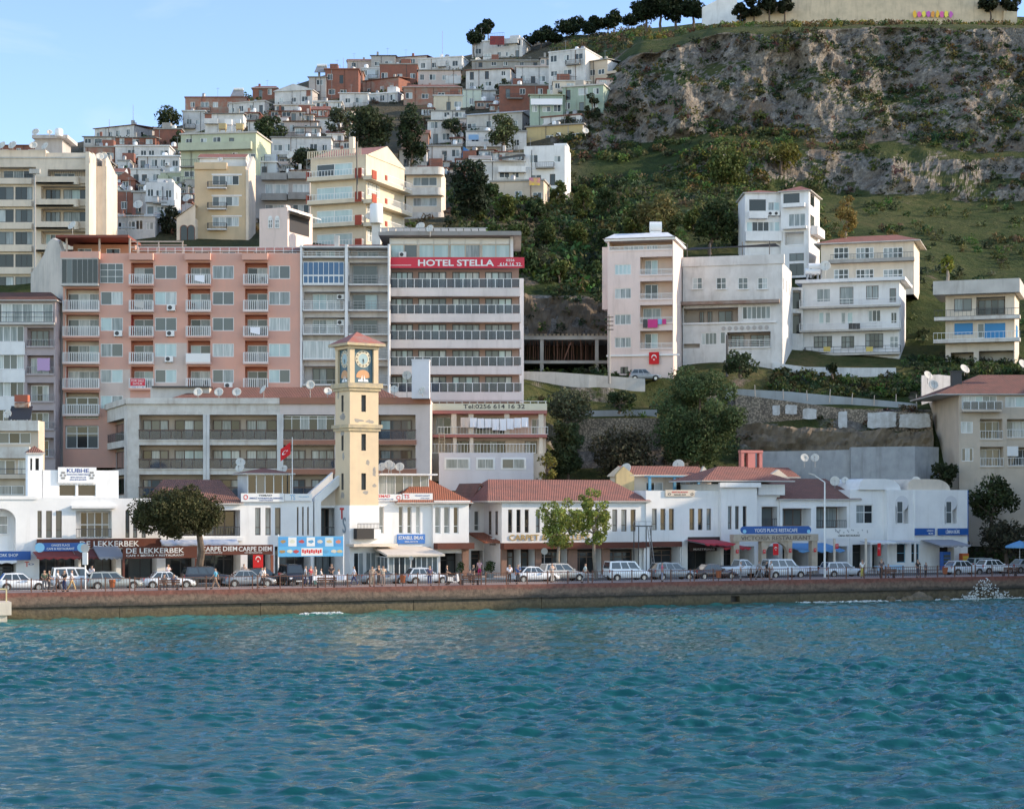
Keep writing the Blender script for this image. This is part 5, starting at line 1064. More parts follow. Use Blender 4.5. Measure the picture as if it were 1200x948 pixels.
 rwall('street_wall','grey plank lined wall along the sloping lane above the rubble slope',[(850,455,462,229),(925,459,469,228),(1000,466,476,227),(1075,473,481,226)],.3,surf('bluish_wall',(1,1,1)))
 t=rwall('rubble_wall','tall rubble wall with flaking white paint above the brown earth slope',[(862,462,496,226),(900,467,498,226),(990,479,503,225),(1040,482,504,224),(1093,484,506,223)],.8,ROCKW)
 for a,e,y0,y1,Y in((982,993,481,502,224.5),(1016,1051,482,502.5,223.8),(1053,1091,484,502,223.0),(905,914,474,487,225.2),(920,934,474,486,225),(940,957,478,492,224.8)):
  b=MB();n=9;o=[]
  for k in range(n*2):
   a_=2*math.pi*k/(n*2);sx=max(-1,min(1,1.35*math.cos(a_)))*(1-.10*rnd.random());sy=max(-1,min(1,1.35*math.sin(a_)))*(1-.18*rnd.random());o.append(P((a+e)/2+sx*(e-a)/2,(y0+y1)/2+sy*(y1-y0)/2,Y-.6))
  b.poly(o[::-1]);b.build('painted_patch',surf('flaking_white_paint',(.60,.60,.60),(.46,.45,.43),scale=2,stain=.6),t)
 rwall('earth_bank','steep rubbly brown earth slope between the painted rubble wall and the grey concrete wall',[(862,497,540,223),(900,498,545,221.5),(990,503.5,545,220),(1093,506,545,219)],4,surf('rubbly_earth',(.21,.165,.115),(.11,.09,.068),scale=.9,stain=.5,bump=.9),cat='bank')
 CW=surf('grey_shuttered_concrete',(.36,.37,.38),(.28,.29,.30),scale=.6,stain=.6,stain_rgb=(.12,.12,.12))
 rwall('retaining_wall','tall grey shuttered concrete wall behind the red roofed shops',[(880,529,580,214),(930,528.5,585,214),(996,527,590,213.5),(997,524,590,213),(1072,523,600,212.5),(1100,524,600,215)],.6,CW)
 b=MB()
 for i,px in enumerate((862,885,918,946,972,998,1024,1050,1074)):
  t=thing('fence_post','one of the thin concrete posts along the sloping lane','fence post',P(px,464+(px-862)*.07,226.5),'posts along the sloping lane');b=MB();q=P(px,464+(px-862)*.07,226.4);b.tube(q,q+Vector((rnd.uniform(-.12,.12),0,rnd.uniform(1.2,1.8))),.06,.05,5);b.build('post',CONC,t)
 for px,py,Y in((714,440,228.5),(852,432,233)):
  t=thing('utility_pole','wooden utility pole with cross arms beside the pale pink building' if px<800 else 'thin dark pole in front of the worn white house','utility pole',P(px,py,Y));b=MB();c=P(px,py,Y);H=7.4 if px<800 else 4.2;b.tube(c-Vector((0,0,1)),c+Vector((0,0,H)),.16,.12,8);b.build('pole',CONC if px<800 else METALD,t)
  if px<800:
   for k in range(4):b=MB();z=H-.4-.5*k;b.cbox(c.x-.5,c.x+.5,c.y-.2,c.y-.1,c.z+z,c.z+z+.12);b.build('cross_arm',FRB,t)
 rwall('fortress_wall','long sunlit stone wall with graffiti on the cliff top',[(874,12,33,420),(930,0,32,421),(962,-1,32,421),(1050,-2,32,420),(1140,-1,32,420),(1180,4,34,420)],1.2,surf('fort_stone',(.60,.50,.37),(.47,.40,.30),scale=.5,stain=.5))
 rwall('wall','plain white wall rising at the corner of the cliff top',[(823,9,36,430),(845,-2,30,430),(864,-5,28,430)],1.0,WHITE)
 rwall('wall','white parapet stepping down in front of the cliff top pines',[(852,32,36,424),(872,24,30,423),(886,19,29,423)],.5,WHITE)
 rwall('stone_wall','short sunlit yellow wall end beyond the fortress wall',[(1176,13,33,419),(1192,14,33,417)],3,surf('fort_stone',(1,1,1)))
 h=House('house','white building block behind the fortress wall','house',434,940,1058,None,-6,20,WHITE,8);h.done()
 cols=[(.75,.45,.05),(.65,.12,.35),(.75,.65,.1),(.5,.12,.45),(.70,.30,.06)]
 t=thing('graffiti','colourful orange and purple graffiti on the fortress wall','graffiti',P(1095,24,419.4))
 for k in range(9):
  a=1072+k*5.3;b=MB();o=[];n=10
  for i in range(n):an=2*math.pi*i/n;o.append(P(a+2.6*math.cos(an)*rnd.uniform(.6,1.1),17+4.6*math.sin(an)*rnd.uniform(.7,1.1),419.5))
  b.poly(o[::-1]);b.build('paint_patch',plain('graffiti_%d'%(k%5),cols[k%5],.7),t)
terraces()
# --- small houses climbing the hillside
GH='houses on the hillside'
HUTS=[]
def stand_at(pxs,py):
 """nearest distance at which the hillside reaches row py along these bearings"""
 best=999
 for p in pxs:
  ys=np.arange(240,520,1.0);z=ground_arr((p-CX)/F*ys,ys);r=HY-(z-CH)*F/ys
  ok=np.nonzero(r<=py)[0];best=min(best,ys[ok[0]]if len(ok)else 480)
 return float(best)
def hut_at(px,py):
 c=[(abs(py-h[2])if py<h[2]else 0 if py<h[3]else py-h[3],h[4])for h in HUTS if h[0]-2<=px<=h[1]+2]
 return min(c)[1]if c else stand_at((px,),py)
def hut(name,label,Y,x0,xm,x1,yt,yb,mat,roof='flat',rm=None,fl=None,nwin=None,D=6,extra=(),down=5.0,frm=FRW,cat='house',group=None):
 Y=stand_at((x0,(x0+xm)/2,xm),yb);HUTS.append((x0,x1 or xm,yt,yb,Y))
 h=House(name,label,cat,Y,x0,xm,x1,yt,yb,mat,D,group or GH,flank=fl)
 h.z0-=down
 H=CH+(HY-yt)/F*Y-(CH+(HY-yb)/F*Y);zb=CH+(HY-yb)/F*Y
 nf=max(1,round(H/2.9));nc=max(nwin,round(h.L/3.0))if nwin else nwin if nwin is not None else max(1,round(h.L/2.8))
 fh=H/nf
 for f in range(nf):
  for c in range(nc):
   if rnd.random()<.13 and nc>1:continue
   u=h.L*(c+.5)/nc+rnd.uniform(-.25,.25)*h.L/nc*.6;wd=rnd.choice((1.0,1.2,1.5,1.9));wd=min(wd,h.L/nc*.75);ht=min(rnd.choice((1.1,1.25,1.4)),fh*.62)
   if rnd.random()<.14:h.wuv(u,zb+f*fh+.1,.95,min(2.0,fh-.4),1,1,False,FRB,(0,0,1))
   else:h.wuv(u,zb+f*fh+min(.95,fh*.33),wd,ht,2,1,False,frm,(0,0,1,2,3))
  if x1 is not None and rnd.random()<.6 and h.D>3:h.wuv(h.D*.4,zb+f*fh+.95,1.0,min(1.2,fh*.5),1,1,True,frm,(0,1,2))
 h.done();r=None;rm=rm or CONC
 if roof=='flat':h.cap(.28,rnd.uniform(.1,.35),rm)
 elif roof=='parapet':
  b=MB();q=h.fp
  b.box(q,0,h.L,h.z1+.002,h.z1+.7,-.18,0);b.box(q,0,.18,h.z1+.002,h.z1+.7,-h.D,-.181);b.box(q,h.L-.18,h.L,h.z1+.002,h.z1+.7,-h.D,-.181);b.build('parapet',mat,h.t)
 elif roof=='tile':h.tile(min(1.3,h.D*.2),rm,.35,ridge=.15)
 elif roof=='gable':h.tile(1.1,rm,.3,gable=True,eave=mat)
 elif roof=='gablef':h.tile(1.5,rm,.3,axis='d',gable=True,eave=mat)
 elif roof=='shed':
  b=MB();q=h.fp.pt;a=.35;z=h.z1;s=rnd.uniform(.5,1.0)
  b.hexa([q(-a,z+.01,a),q(-a,z+s,-h.D-a),q(h.L+a,z+s,-h.D-a),q(h.L+a,z+.01,a),q(-a,z+.16,a),q(-a,z+s+.15,-h.D-a),q(h.L+a,z+s+.15,-h.D-a),q(h.L+a,z+.16,a)]);b.build('roof',rm,h.t)
 q=h.fp.pt;zt=h.z1+(.28 if roof=='flat' else .0)
 if roof in('flat','parapet'):
  for k in range(rnd.choice((0,1,1,2))):
   u=rnd.uniform(.15,.85)*h.L;d=-rnd.uniform(1,h.D*.7);bb=MB();s_=rnd.uniform(.35,.55);bb.lathe(q(u,zt,d),[(s_,.25),(s_*1.03,.9),(s_*.8,1.1),(.1,1.18)],10);bb.cbox(*(q(u,zt,d).x+x for x in(-s_,s_)),*(q(u,zt,d).y+x for x in(-s_,s_)),zt+.01,zt+.25,1);bb.build('water_tank',[FRW if rnd.random()<.6 else METAL,CONC],h.t,True)
  if rnd.random()<.35:bars_rail(h.fp,.1,h.L*rnd.uniform(.4,.95),zt+.01,zt+.8,-.15,h.t,METALD,.6,.035)
  if rnd.random()<.4:u=rnd.uniform(.1,.7)*h.L;bb=MB();bb.box(h.fp,u,u+rnd.uniform(1.6,2.6),zt+.005,zt+1.7,-h.D*.9,-h.D*.45);bb.build('stair_head',rnd.choice((mat,BRICK,CONC)),h.t)
 else:
  u=rnd.uniform(.15,.85)*h.L;bb=MB();bb.box(h.fp,u,u+.5,h.z1,h.z1+1.7,-h.D*.6,-h.D*.6+.5);bb.build('chimney',rnd.choice((mat,BRICK,CONC)),h.t)
 if rnd.random()<.5:u=rnd.uniform(.1,.9)*h.L;bb=MB();bb.tube(q(u,zt,-1.5),q(u,zt+2.4,-1.5),.035,n=4);bb.tube(q(u-.4,zt+2.2,-1.5),q(u+.4,zt+2.2,-1.5),.03,n=4);bb.build('aerial',METAL,h.t)
 for k in range(rnd.choice((1,1,2))):u=rnd.uniform(.05,.95)*h.L;bb=MB();bb.tube(q(u,h.z0,.06),q(u,h.z1,.06),.05,n=5);bb.build('drainpipe',rnd.choice((METAL,METALD,RUST)),h.t)
 if rnd.random()<.45 and nf*nc>1:u=rnd.uniform(.25,.75)*h.L;bb=MB();z=zb+(nf-1)*fh+.0;w2=min(1.6,h.L*.25);bb.box(h.fp,u-w2,u+w2,z-.15,z,-.02,.95);bl=bb.build('balcony',CONC,h.t);bars_rail(h.fp,u-w2,u+w2,z+.005,z+.9,.92,bl,METALD,.3,.03,.9)
 for e in extra:
  if e[0]=='bal':
   bb=MB();rr=h.fp.rect(*e[1:5]);bb.box(h.fp,rr[0],rr[1],rr[2],rr[3],-.02,e[5]if len(e)>5 else .9);bb.build('balcony',e[6]if len(e)>6 else mat,h.t)
  elif e[0]=='rail':
   rr=h.fp.rect(*e[1:5]);bars_rail(h.fp,*rr,.9,h.t,METALD,.4,.03);bb=MB();bb.box(h.fp,rr[0],rr[1],rr[2]-.15,rr[2]-.002,-.02,.92);bb.build('balcony',CONC,h.t)
  elif e[0]=='band':h.band(*e[1:5],-.02,.06,'wall_band',e[5])
  elif e[0]=='ac':u,v=h.fp.uv(e[1],e[2]);ac_unit(h.fp,u,v,.02,h.t)
  elif e[0]=='chim':u=h.fp.u(e[1]);bb=MB();bb.box(h.fp,u-.3,u+.3,h.z1,h.z1+e[2],-2.2,-1.6);bb.build('chimney',e[3]if len(e)>3 else CONC,h.t)
  elif e[0]=='pole':u=h.fp.u(e[1]);bb=MB();bb.tube(h.fp.pt(u,h.z1,-1),h.fp.pt(u,h.z1+e[2],-1),.06,n=5);bb.build('aerial_mast',METAL,h.t)
 return h
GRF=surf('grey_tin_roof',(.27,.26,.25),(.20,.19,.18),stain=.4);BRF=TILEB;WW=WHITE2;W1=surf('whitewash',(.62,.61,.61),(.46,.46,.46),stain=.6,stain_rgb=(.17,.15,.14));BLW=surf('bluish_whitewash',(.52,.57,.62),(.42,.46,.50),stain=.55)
PINKW=surf('pinkish_whitewash',(.55,.46,.43),(.48,.41,.38),stain=.4);BRW=surf('bare_brick_patched',(.32,.14,.10),(.30,.24,.20),scale=.9,stain=.3)
huts=[
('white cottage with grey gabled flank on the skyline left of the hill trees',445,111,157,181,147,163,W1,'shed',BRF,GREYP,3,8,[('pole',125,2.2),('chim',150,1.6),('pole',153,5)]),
('long low brick house just under the white skyline cottage',438,135,182,None,162,173,BRICK,'shed',GRF,None,2,5),
('square brick house beside the skyline tree',430,181,212,None,152,167,BRICK,'flat',CONC,None,0,5),
('weathered grey hut with flat terrace behind the cream apartment block',425,98,135,None,161,172,GREYP,'shed',GRF,None,3,5),
('dim brown brick house with concrete terrace beside the cream block fin',405,100,134,None,173,192,BRW,'flat',CONC,None,3,5),
('brick house peeping over the roof of the cream block',400,0,44,None,171,186,BRICK,'shed',BRF,None,3,6),
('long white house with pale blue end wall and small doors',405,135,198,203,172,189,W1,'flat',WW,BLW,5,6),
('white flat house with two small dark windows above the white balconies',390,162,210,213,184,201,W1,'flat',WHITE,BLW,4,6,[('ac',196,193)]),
('white house with deep balcony parapet and red chair',375,153,188,None,199,218,WW,'flat',W1,None,3,5,[('bal',153,213.5,188,218)]),
('pale house with two white balcony boxes over the tall white house',374,188,212,None,203,220,PGREEN,'flat',W1,None,2,5,[('bal',186,206.5,198,211),('bal',192,214,210,219)]),
('brick hut with gabled roof and a small white balcony',385,136,158,164,212,225,BRICK,'gablef',BRF,BRICK,1,5,[('bal',136,211,142,215)]),
('unplastered dark red brick house in the shade behind the cream block',365,136,156,None,225,252,BRICK,'flat',CONC,None,1,6),
('narrow grey house between the brick house and the tall white house',362,156,173,None,226,252,GREYP,'flat',CONC,None,1,5),
('tall white house of three balconies with laundry, below the pale house',355,171,204,210,219,258,W1,'parapet',None,BLW,3,6,[('bal',171,231,186,238),('bal',190,236,206,242),('bal',170,252,184,259)]),
('low white house with pale blue tarpaulin roof behind the pink hotel',330,136,182,None,254,277,W1,'shed',BLW,None,4,5,[('band',138,266,160,268,BLW)]),
('long brick house with flat roof at the skyline, solar panel on top',455,217,289,None,115,131,BRW,'flat',BRICK,None,3,6,[('pole',278,2.5)]),
('white house with paired windows next to a brick walled terrace',430,214,240,None,131,151,W1,'flat',WW,None,2,6),
('tumbledown house of white balconies and brick infill',428,240,285,None,134,153,WW,'shed',GRF,None,3,5,[('bal',240,140,256,146),('band',240,134,248,140,BRICK)]),
('pale green apartment house with long balcony and yellow tanks on its roof',345,212,300,317,156,212,PGREEN,'flat',CONCW,surf('light_green_flank',(.55,.60,.42),(.48,.53,.38),stain=.2),4,10,[('bal',211,168,296,177,1.2),('rail',212,188,232,196),('rail',213,208,236,214)]),
('small brick house with rounded roof on the skyline',462,296,325,None,104,115,BRICK,'tile',BRF,None,2,5),
('low white terrace house with dark doorway under the small brick house',445,268,310,322,119,134,W1,'flat',CONCW,GREYP,4,5),
('white two storey house with gabled attic and red shutter',450,322,366,377,106,124,W1,'gablef',BRF,GREYP,3,7,[('band',359,106,364,113,BRICK)]),
('low white wing with round window under the two storey gabled house',444,322,368,None,124,134,W1,'flat',CONCW,None,3,4),
('tall bare brick house with stone base on the skyline',452,381,420,None,82,116,BRICK,'flat',BRICK,None,2,6,[('pole',402,3)]),
('shady open veranda house with solar heater next to the tall brick house',455,362,382,None,91,118,GREYP,'shed',GRF,None,1,5),
('low brick house with one white window in the middle of the slope',430,315,343,None,131,140,BRICK,'shed',BRF,None,1,4),
('wide cream cottage with arched door under a reddish roof',415,333,372,None,143,160,PINKW,'shed',BRF,None,2,5),
('white house with flat roof terrace above the slope tree',425,368,400,None,120,130,W1,'flat',WW,None,3,4),
('white cottage with awning beside the slope tree',412,370,398,None,139,158,W1,'shed',GRF,None,2,4),
('long white house with blue curtained windows on a concrete base',385,318,388,None,162,183,W1,'flat',GRF,None,5,6,[('band',318,181,388,191,CONC)]),
('little white house with one dark window beside the pale green apartments',345,297,324,328,191,209,BLW,'flat',WW,BLW,1,5),
('brick house with a tin shelter at the upper edge of the slope',470,407,436,None,72,84,PINKW,'gable',BRF,None,1,6),
('dark roofed house with open loggia on the skyline',472,435,463,None,66,82,GREYP,'shed',FRD,None,1,5),
('cream house with dark eaves on the skyline in the middle',470,463,500,508,66,78,PINKW,'shed',BRF,BRICK,3,6),
('brick house with white windows and a white balcony box',455,445,489,None,76,97,BRICK,'flat',CONC,None,3,6),
('white boxed balcony house in front of the brick terrace',452,424,446,None,81,93,BLW,'flat',W1,None,2,4),
('dark brick house with one white window next to the tall bare one',448,400,425,None,84,107,BRW,'flat',CONC,None,1,6),
('half plastered house with brick gable, white framed window',440,425,467,482,91,110,BRW,'shed',BRF,BRICK,2,6),
('low white house with blue and white doors above the big slope tree',425,432,466,475,109,122,W1,'flat',WHITE,BLW,3,5),
('white shed with bright roof at the edge of the big slope tree',424,398,431,None,110,126,W1,'shed',WHITE,None,2,4),
('long brick house with tiled roof and two windows',428,473,540,None,103,121,BRW,'tile',BRF,None,3,6),
('white house with roof terrace and tall mast on the skyline',462,490,541,551,67,82,W1,'flat',WW,BLW,3,7,[('pole',517,7),('bal',512,72,523,79)]),
('grey house with blue curtained door under the white terrace house',446,490,540,None,83,99,PINKW,'shed',GRF,None,4,5,[('band',522,89,540,98,W1)]),
('pale yellow house with dark folding windows',415,508,542,None,113,131,PYELLOW,'flat',W1,None,3,5),
('small mint white house with tall window',410,542,564,None,106,128,surf('mint_white',(.55,.60,.52),(.48,.53,.46),stain=.2),'flat',CONC,None,1,5),
('white shed with a slanted pole beside the mint house',409,564,581,None,107,120,W1,'shed',CONC,None,0,4),
('tall plain white house with dark vertical pipes',372,501,532,None,142,169,W1,'shed',GRF,None,1,5),
('low white house with tiny window below the tall white one',362,502,540,None,172,190,WW,'flat',CONC,None,3,5),
('large white house with blue door and red rugs on the terrace',478,566,612,622,46,69,W1,'flat',WHITE,W1,4,8,[('bal',592,46,608,52),('rail',573,40,592,46)]),
('white stair tower with sloping dark roof beside the terrace with rugs',478,553,567,None,42,68,W1,'shed',FRD,None,1,5),
('white house with reddish tiled roof and two wide windows',430,546,598,605,81,104,W1,'shed',TILE,GREYP,2,7),
('white house with brown roof, dark door and corner balcony',432,605,643,None,79,101,W1,'flat',PINKW,None,3,6,[('rail',607,94,630,99)]),
('big white two storey house with four paired windows',428,643,686,706,58,108,W1,'flat',W1,WW,2,9),
('beige house with pale window and open porch on the cliff edge',418,686,712,731,70,92,BEIGE,'shed',CONC,W1,1,7,[('bal',712,84,731,87)]),
('pale yellow strip of a house above the green one',414,648,692,None,96,108,CREAM,'flat',CONCW,None,2,4),
('green house with white eaves beside the cliff',405,659,707,717,100,131,GREEN2,'flat',CONCW,GREEN2,3,7),
('small green house with white sheets hung along the terrace',398,621,660,None,112,137,GREEN2,'shed',PGREEN,None,3,5),
('brick terrace house in the shade under the brown roofed white one',418,585,643,None,101,116,BRICK,'flat',CONC,None,3,4),
('white upper storey with long windows on the yellow house',388,626,680,690,135,146,W1,'flat',BRF,BLW,4,5),
('yellow ochre house with three windows and an air conditioner',386,617,683,692,146,169,OCHRE,'flat',GRF,GREYP,3,6,[('ac',655,158)]),
('bare concrete house with shallow gable behind the olive tree',395,547,612,625,132,153,CONCW,'gable',CONCW,GREYP,3,8),
('white cottage with blue sheet behind the olive tree',380,546,617,None,155,177,WW,'flat',CONC,None,4,6,[('bal',546,167,590,173)]),
('white villa wing with two sash windows at the foot of the cliff',340,614,662,669,175,218,WHITE,'parapet',None,WHITE,2,8),
('white villa terrace wing with black tarpaulin awning',342,566,614,None,190,215,W1,'shed',WHITE,None,3,5,[('bal',584,196,616,203,1.0,WHITE)]),
('old beige stone house with bright banner, lowest under the villa',330,575,637,644,212,240,BEIGE,'flat',CONC,BEIGE,2,6),
('brownish hut among trees below the pale yellow house',388,470,502,None,157,180,BRW,'gable',BRF,None,1,5),
('white hut with leaning roof among the dark trees',365,468,500,None,176,200,WW,'shed',GRF,None,2,5),
('low concrete terrace wall house under the white skyline house',462,553,634,None,72,80,CONC,'flat',CONC,None,2,4),
('low whitewashed hut with clothes line between pale yellow house and concrete house',398,505,545,None,131,141,WW,'flat',GRF,None,3,4),
('brick hut squeezed between mint house and white house with tiled roof',412,580,606,None,112,124,BRICK,'shed',CONC,None,1,4),
('plastered hut with grey roof near the slope tree by the cream cottage',402,345,375,None,150,161,PINKW,'flat',GRF,None,2,4),
]
for i,hh in enumerate(huts):
 label,Y,x0,xm,x1,yt,yb,mat,roof,rm=hh[:10];fl=hh[10]if len(hh)>10 else None;nw=hh[11]if len(hh)>11 else None;D=hh[12]if len(hh)>12 else 6;ex=hh[13]if len(hh)>13 else()
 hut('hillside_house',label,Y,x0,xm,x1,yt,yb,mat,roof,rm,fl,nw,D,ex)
def gap(px,py):return not any(h[0]-1<px<h[1]+1 and h[2]-1<py<h[3]+2 for h in HUTS)
SKYL=[(100,152),(200,150),(300,112),(400,84),(500,72),(560,60),(640,62),(720,84)];LOWL=[(100,270),(300,270),(360,215),(470,205),(560,215),(640,180),(700,120),(720,100)]
INF={'whitewashed':W1,'brick':BRICK,'patched brick':BRW,'greyish':GREYP,'pinkish':PINKW,'bluish white':BLW,'worn white':WW}
k=0;tr=0
while k<105 and tr<9000:
 tr+=1;px=rnd.uniform(102,715);y0=np.interp(px,*zip(*SKYL));y1=np.interp(px,*zip(*LOWL));py=rnd.uniform(y0+12,y1);w_=rnd.uniform(13,27);hh=rnd.uniform(7,12.5)
 if not(gap(px,py-2)and gap(px,py-hh*.6)and(gap(px-w_*.3,py-3)or gap(px+w_*.3,py-3))):continue
 if 405<px<500 and 125<py<200:continue
 nm=rnd.choice(list(INF));s_=rnd.random()<.6
 hut('hillside_house','one of the small %s huts squeezed between the larger hillside houses'%nm,0,px-w_/2,px+w_*(.3 if s_ else .5),px+w_/2 if s_ else None,py-hh,py,INF[nm],rnd.choice(('flat','shed','shed','gable','flat')),rnd.choice((CONC,GRF,BRF,TILE)),None,rnd.choice((1,2,2,3)),rnd.choice((4,5)),[('bal',px-w_*.4,py-3.5,px,py-.5)]if rnd.random()<.3 else(),group='small %s infill huts'%nm);k+=1
def cloth(a,b_,y0,y1,Y,mat,label,dep=.0,grp=None):
 Y=hut_at((a+b_)/2,(y0+y1)/2)-1.2
 rows=[[P(a+(b_-a)*i/5,y0+(y1-y0)*j/3,Y-.08*math.sin(i*1.9+j))for i in range(6)]for j in range(4)];m=MB();m.grid(rows);tag(m.build('hanging_cloth',mat,None,True,rows[-1][2]),label,'laundry',grp)
cloth(574,591,42.5,53,476.5,surf('patterned_red_rug',(.28,.05,.05),(.12,.05,.06),scale=2.5,stain=.3),'dark red rugs hung over the white house terrace rail on the skyline')
cloth(622,659,116,123,396.5,plain('white_linen',(.8,.8,.86)),'row of white sheets hung along the small green house')
cloth(549,561,158,164,378,plain('sky_blue_cloth',(.3,.4,.6)),'pale blue sheet on the wall of the cottage behind the olive tree')
cloth(620,633,208.5,217.5,328.5,surf('bright_banner',(.75,.55,.08),(.45,.1,.35),scale=.7,stain=0),'bright yellow and purple banner on the old beige stone house')
Yt=hut_at(535,178)-2
b=MB();q=lambda a,c,Y:P(a,c,Yt+(Y-359));b.poly([q(543,172,360),q(563,186,357),q(562,194,357),q(548,190,359)]);b.poly([q(543,172,360),q(548,190,359),q(541,184,361)]);tag(b.build('tarpaulin',plain('blue_tarpaulin',(.05,.22,.50),.5),None,base=q(550,190,359)),'blue tarpaulin slung between huts beside the dark conifer','tarpaulin')
Yt=hut_at(590,195)-1
b=MB();q=lambda a,c,Y:P(a,c,Yt+(Y-339));b.hexa([q(584,187.5,340),q(584,187.5,338),q(616,183,338),q(616,183,340),q(584,184.5,340),q(584,184.5,338),q(614,180.5,338),q(614,180.5,340)]);tag(b.build('awning',FRD,None,base=q(600,187,339)),'black tarpaulin awning over the white villa terrace','awning')
for px,py,Y,l in((377,82,453,'slanted solar heater on the shady veranda house roof'),(279,110,453,'solar heater with white tank on the long brick skyline house')):
 Y=hut_at(px,py+9)+2;c=P(px,py+4,Y);t=thing('solar_water_heater',l,'water heater',c);b=MB();b.hexa([c+Vector(v)for v in((-1.6,-1,0),(-1.6,-.9,-.1),(1.4,-.9,-.1),(1.4,-1,0),(-1.2,.6,1.7),(-1.2,.7,1.6),(1.2,.7,1.6),(1.2,.6,1.7))]);b.build('collector',METAL,t);b=MB();b.tube(c+Vector((-1.1,.6,1.9)),c+Vector((1.1,.6,1.9)),.32,n=10);b.build('tank',FRW,t,True)
for k,(px,m,l)in enumerate(((261,OCHRE,'yellow tank crate on the pale green roof, first one'),(281,OCHRE,'second yellow tank crate on the pale green roof'),(268,WHITE,'white box tank between the yellow ones on the pale green roof'),(278,BLW,'bluish white tank behind the yellow ones on the pale green roof'))):
 c=P(px,152 if k<2 else 147,hut_at(px,160)+1.5+k);b=MB();w_=.65;b.cbox(c.x-w_,c.x+w_,c.y-w_,c.y+w_,c.z,c.z+1.0);b.cbox(c.x-w_*.9,c.x-w_*.7,c.y-.1,c.y+.1,c.z-1.2,c.z-.003);b.cbox(c.x+w_*.7,c.x+w_*.9,c.y-.1,c.y+.1,c.z-1.2,c.z-.003);tag(b.build('water_tank',m,None,base=c),l,'water tank')
for px,py,Y,r,l in((292,152,343,1.1,'white dish on the far corner of the pale green roof'),(298,152,342,1.1,'white dish at the very corner of the pale green roof'),(588,125,400,1.0,'pair of dishes on the bare concrete roof, nearer one'),(595,126,401,1.0,'pair of dishes on the bare concrete roof, farther one'),(560,76,445,1.1,'white dish beside the tiled white hillside house'),(162,248,350,1.2,'large pale dish beside the tall white house of three balconies'),(219,240,340,1.1,'dish on the wall below the pale green apartments'),(686,160,384,1.0,'dish on the cliff side of the yellow ochre house'),(493,276,222,.9,'white dish on a mast above the hotel roof panels'),(433,262,262,.9,'grey dish beside the yellow corner building'),(341,190,285,1.0,'white dish on the grey flat roofed apartments'),(504,278,214,0.7,'small dish on the hotel roof edge')):
 if Y>330:Y=hut_at(px,py)+(1.0 if py<130 or py in(152,)else-1.5)
 dish(P(px,py,Y),r,l,rnd.uniform(160,215),25,.8)
# --- the shop row along the quay
RP=Plane(QP.pt(0,0,-20)[:2],QP.U[:2])
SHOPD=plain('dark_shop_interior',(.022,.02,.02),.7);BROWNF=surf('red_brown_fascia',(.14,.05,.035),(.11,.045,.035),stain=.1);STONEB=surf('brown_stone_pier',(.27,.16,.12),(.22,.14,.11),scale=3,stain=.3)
BLUES=plain('sign_blue',(.015,.09,.32),.45);GOLD=plain('gold_letters',(.48,.33,.13),.4);INK=plain('ink_blue',(.03,.06,.25),.5);BLACKT=plain('black_letters',(.02,.02,.02),.6);REDT=plain('red_letters',(.6,.03,.03),.5)
AWR=plain('dark_red_awning',(.22,.035,.035),.8);AWG=plain('grey_awning',(.27,.27,.30),.8);AWB=plain('blue_awning',(.10,.26,.50),.8)
SHOPW=surf('shop_white',(.78,.775,.77),(.69,.69,.69),scale=.35,stain=.28,stain_rgb=(.30,.27,.24))
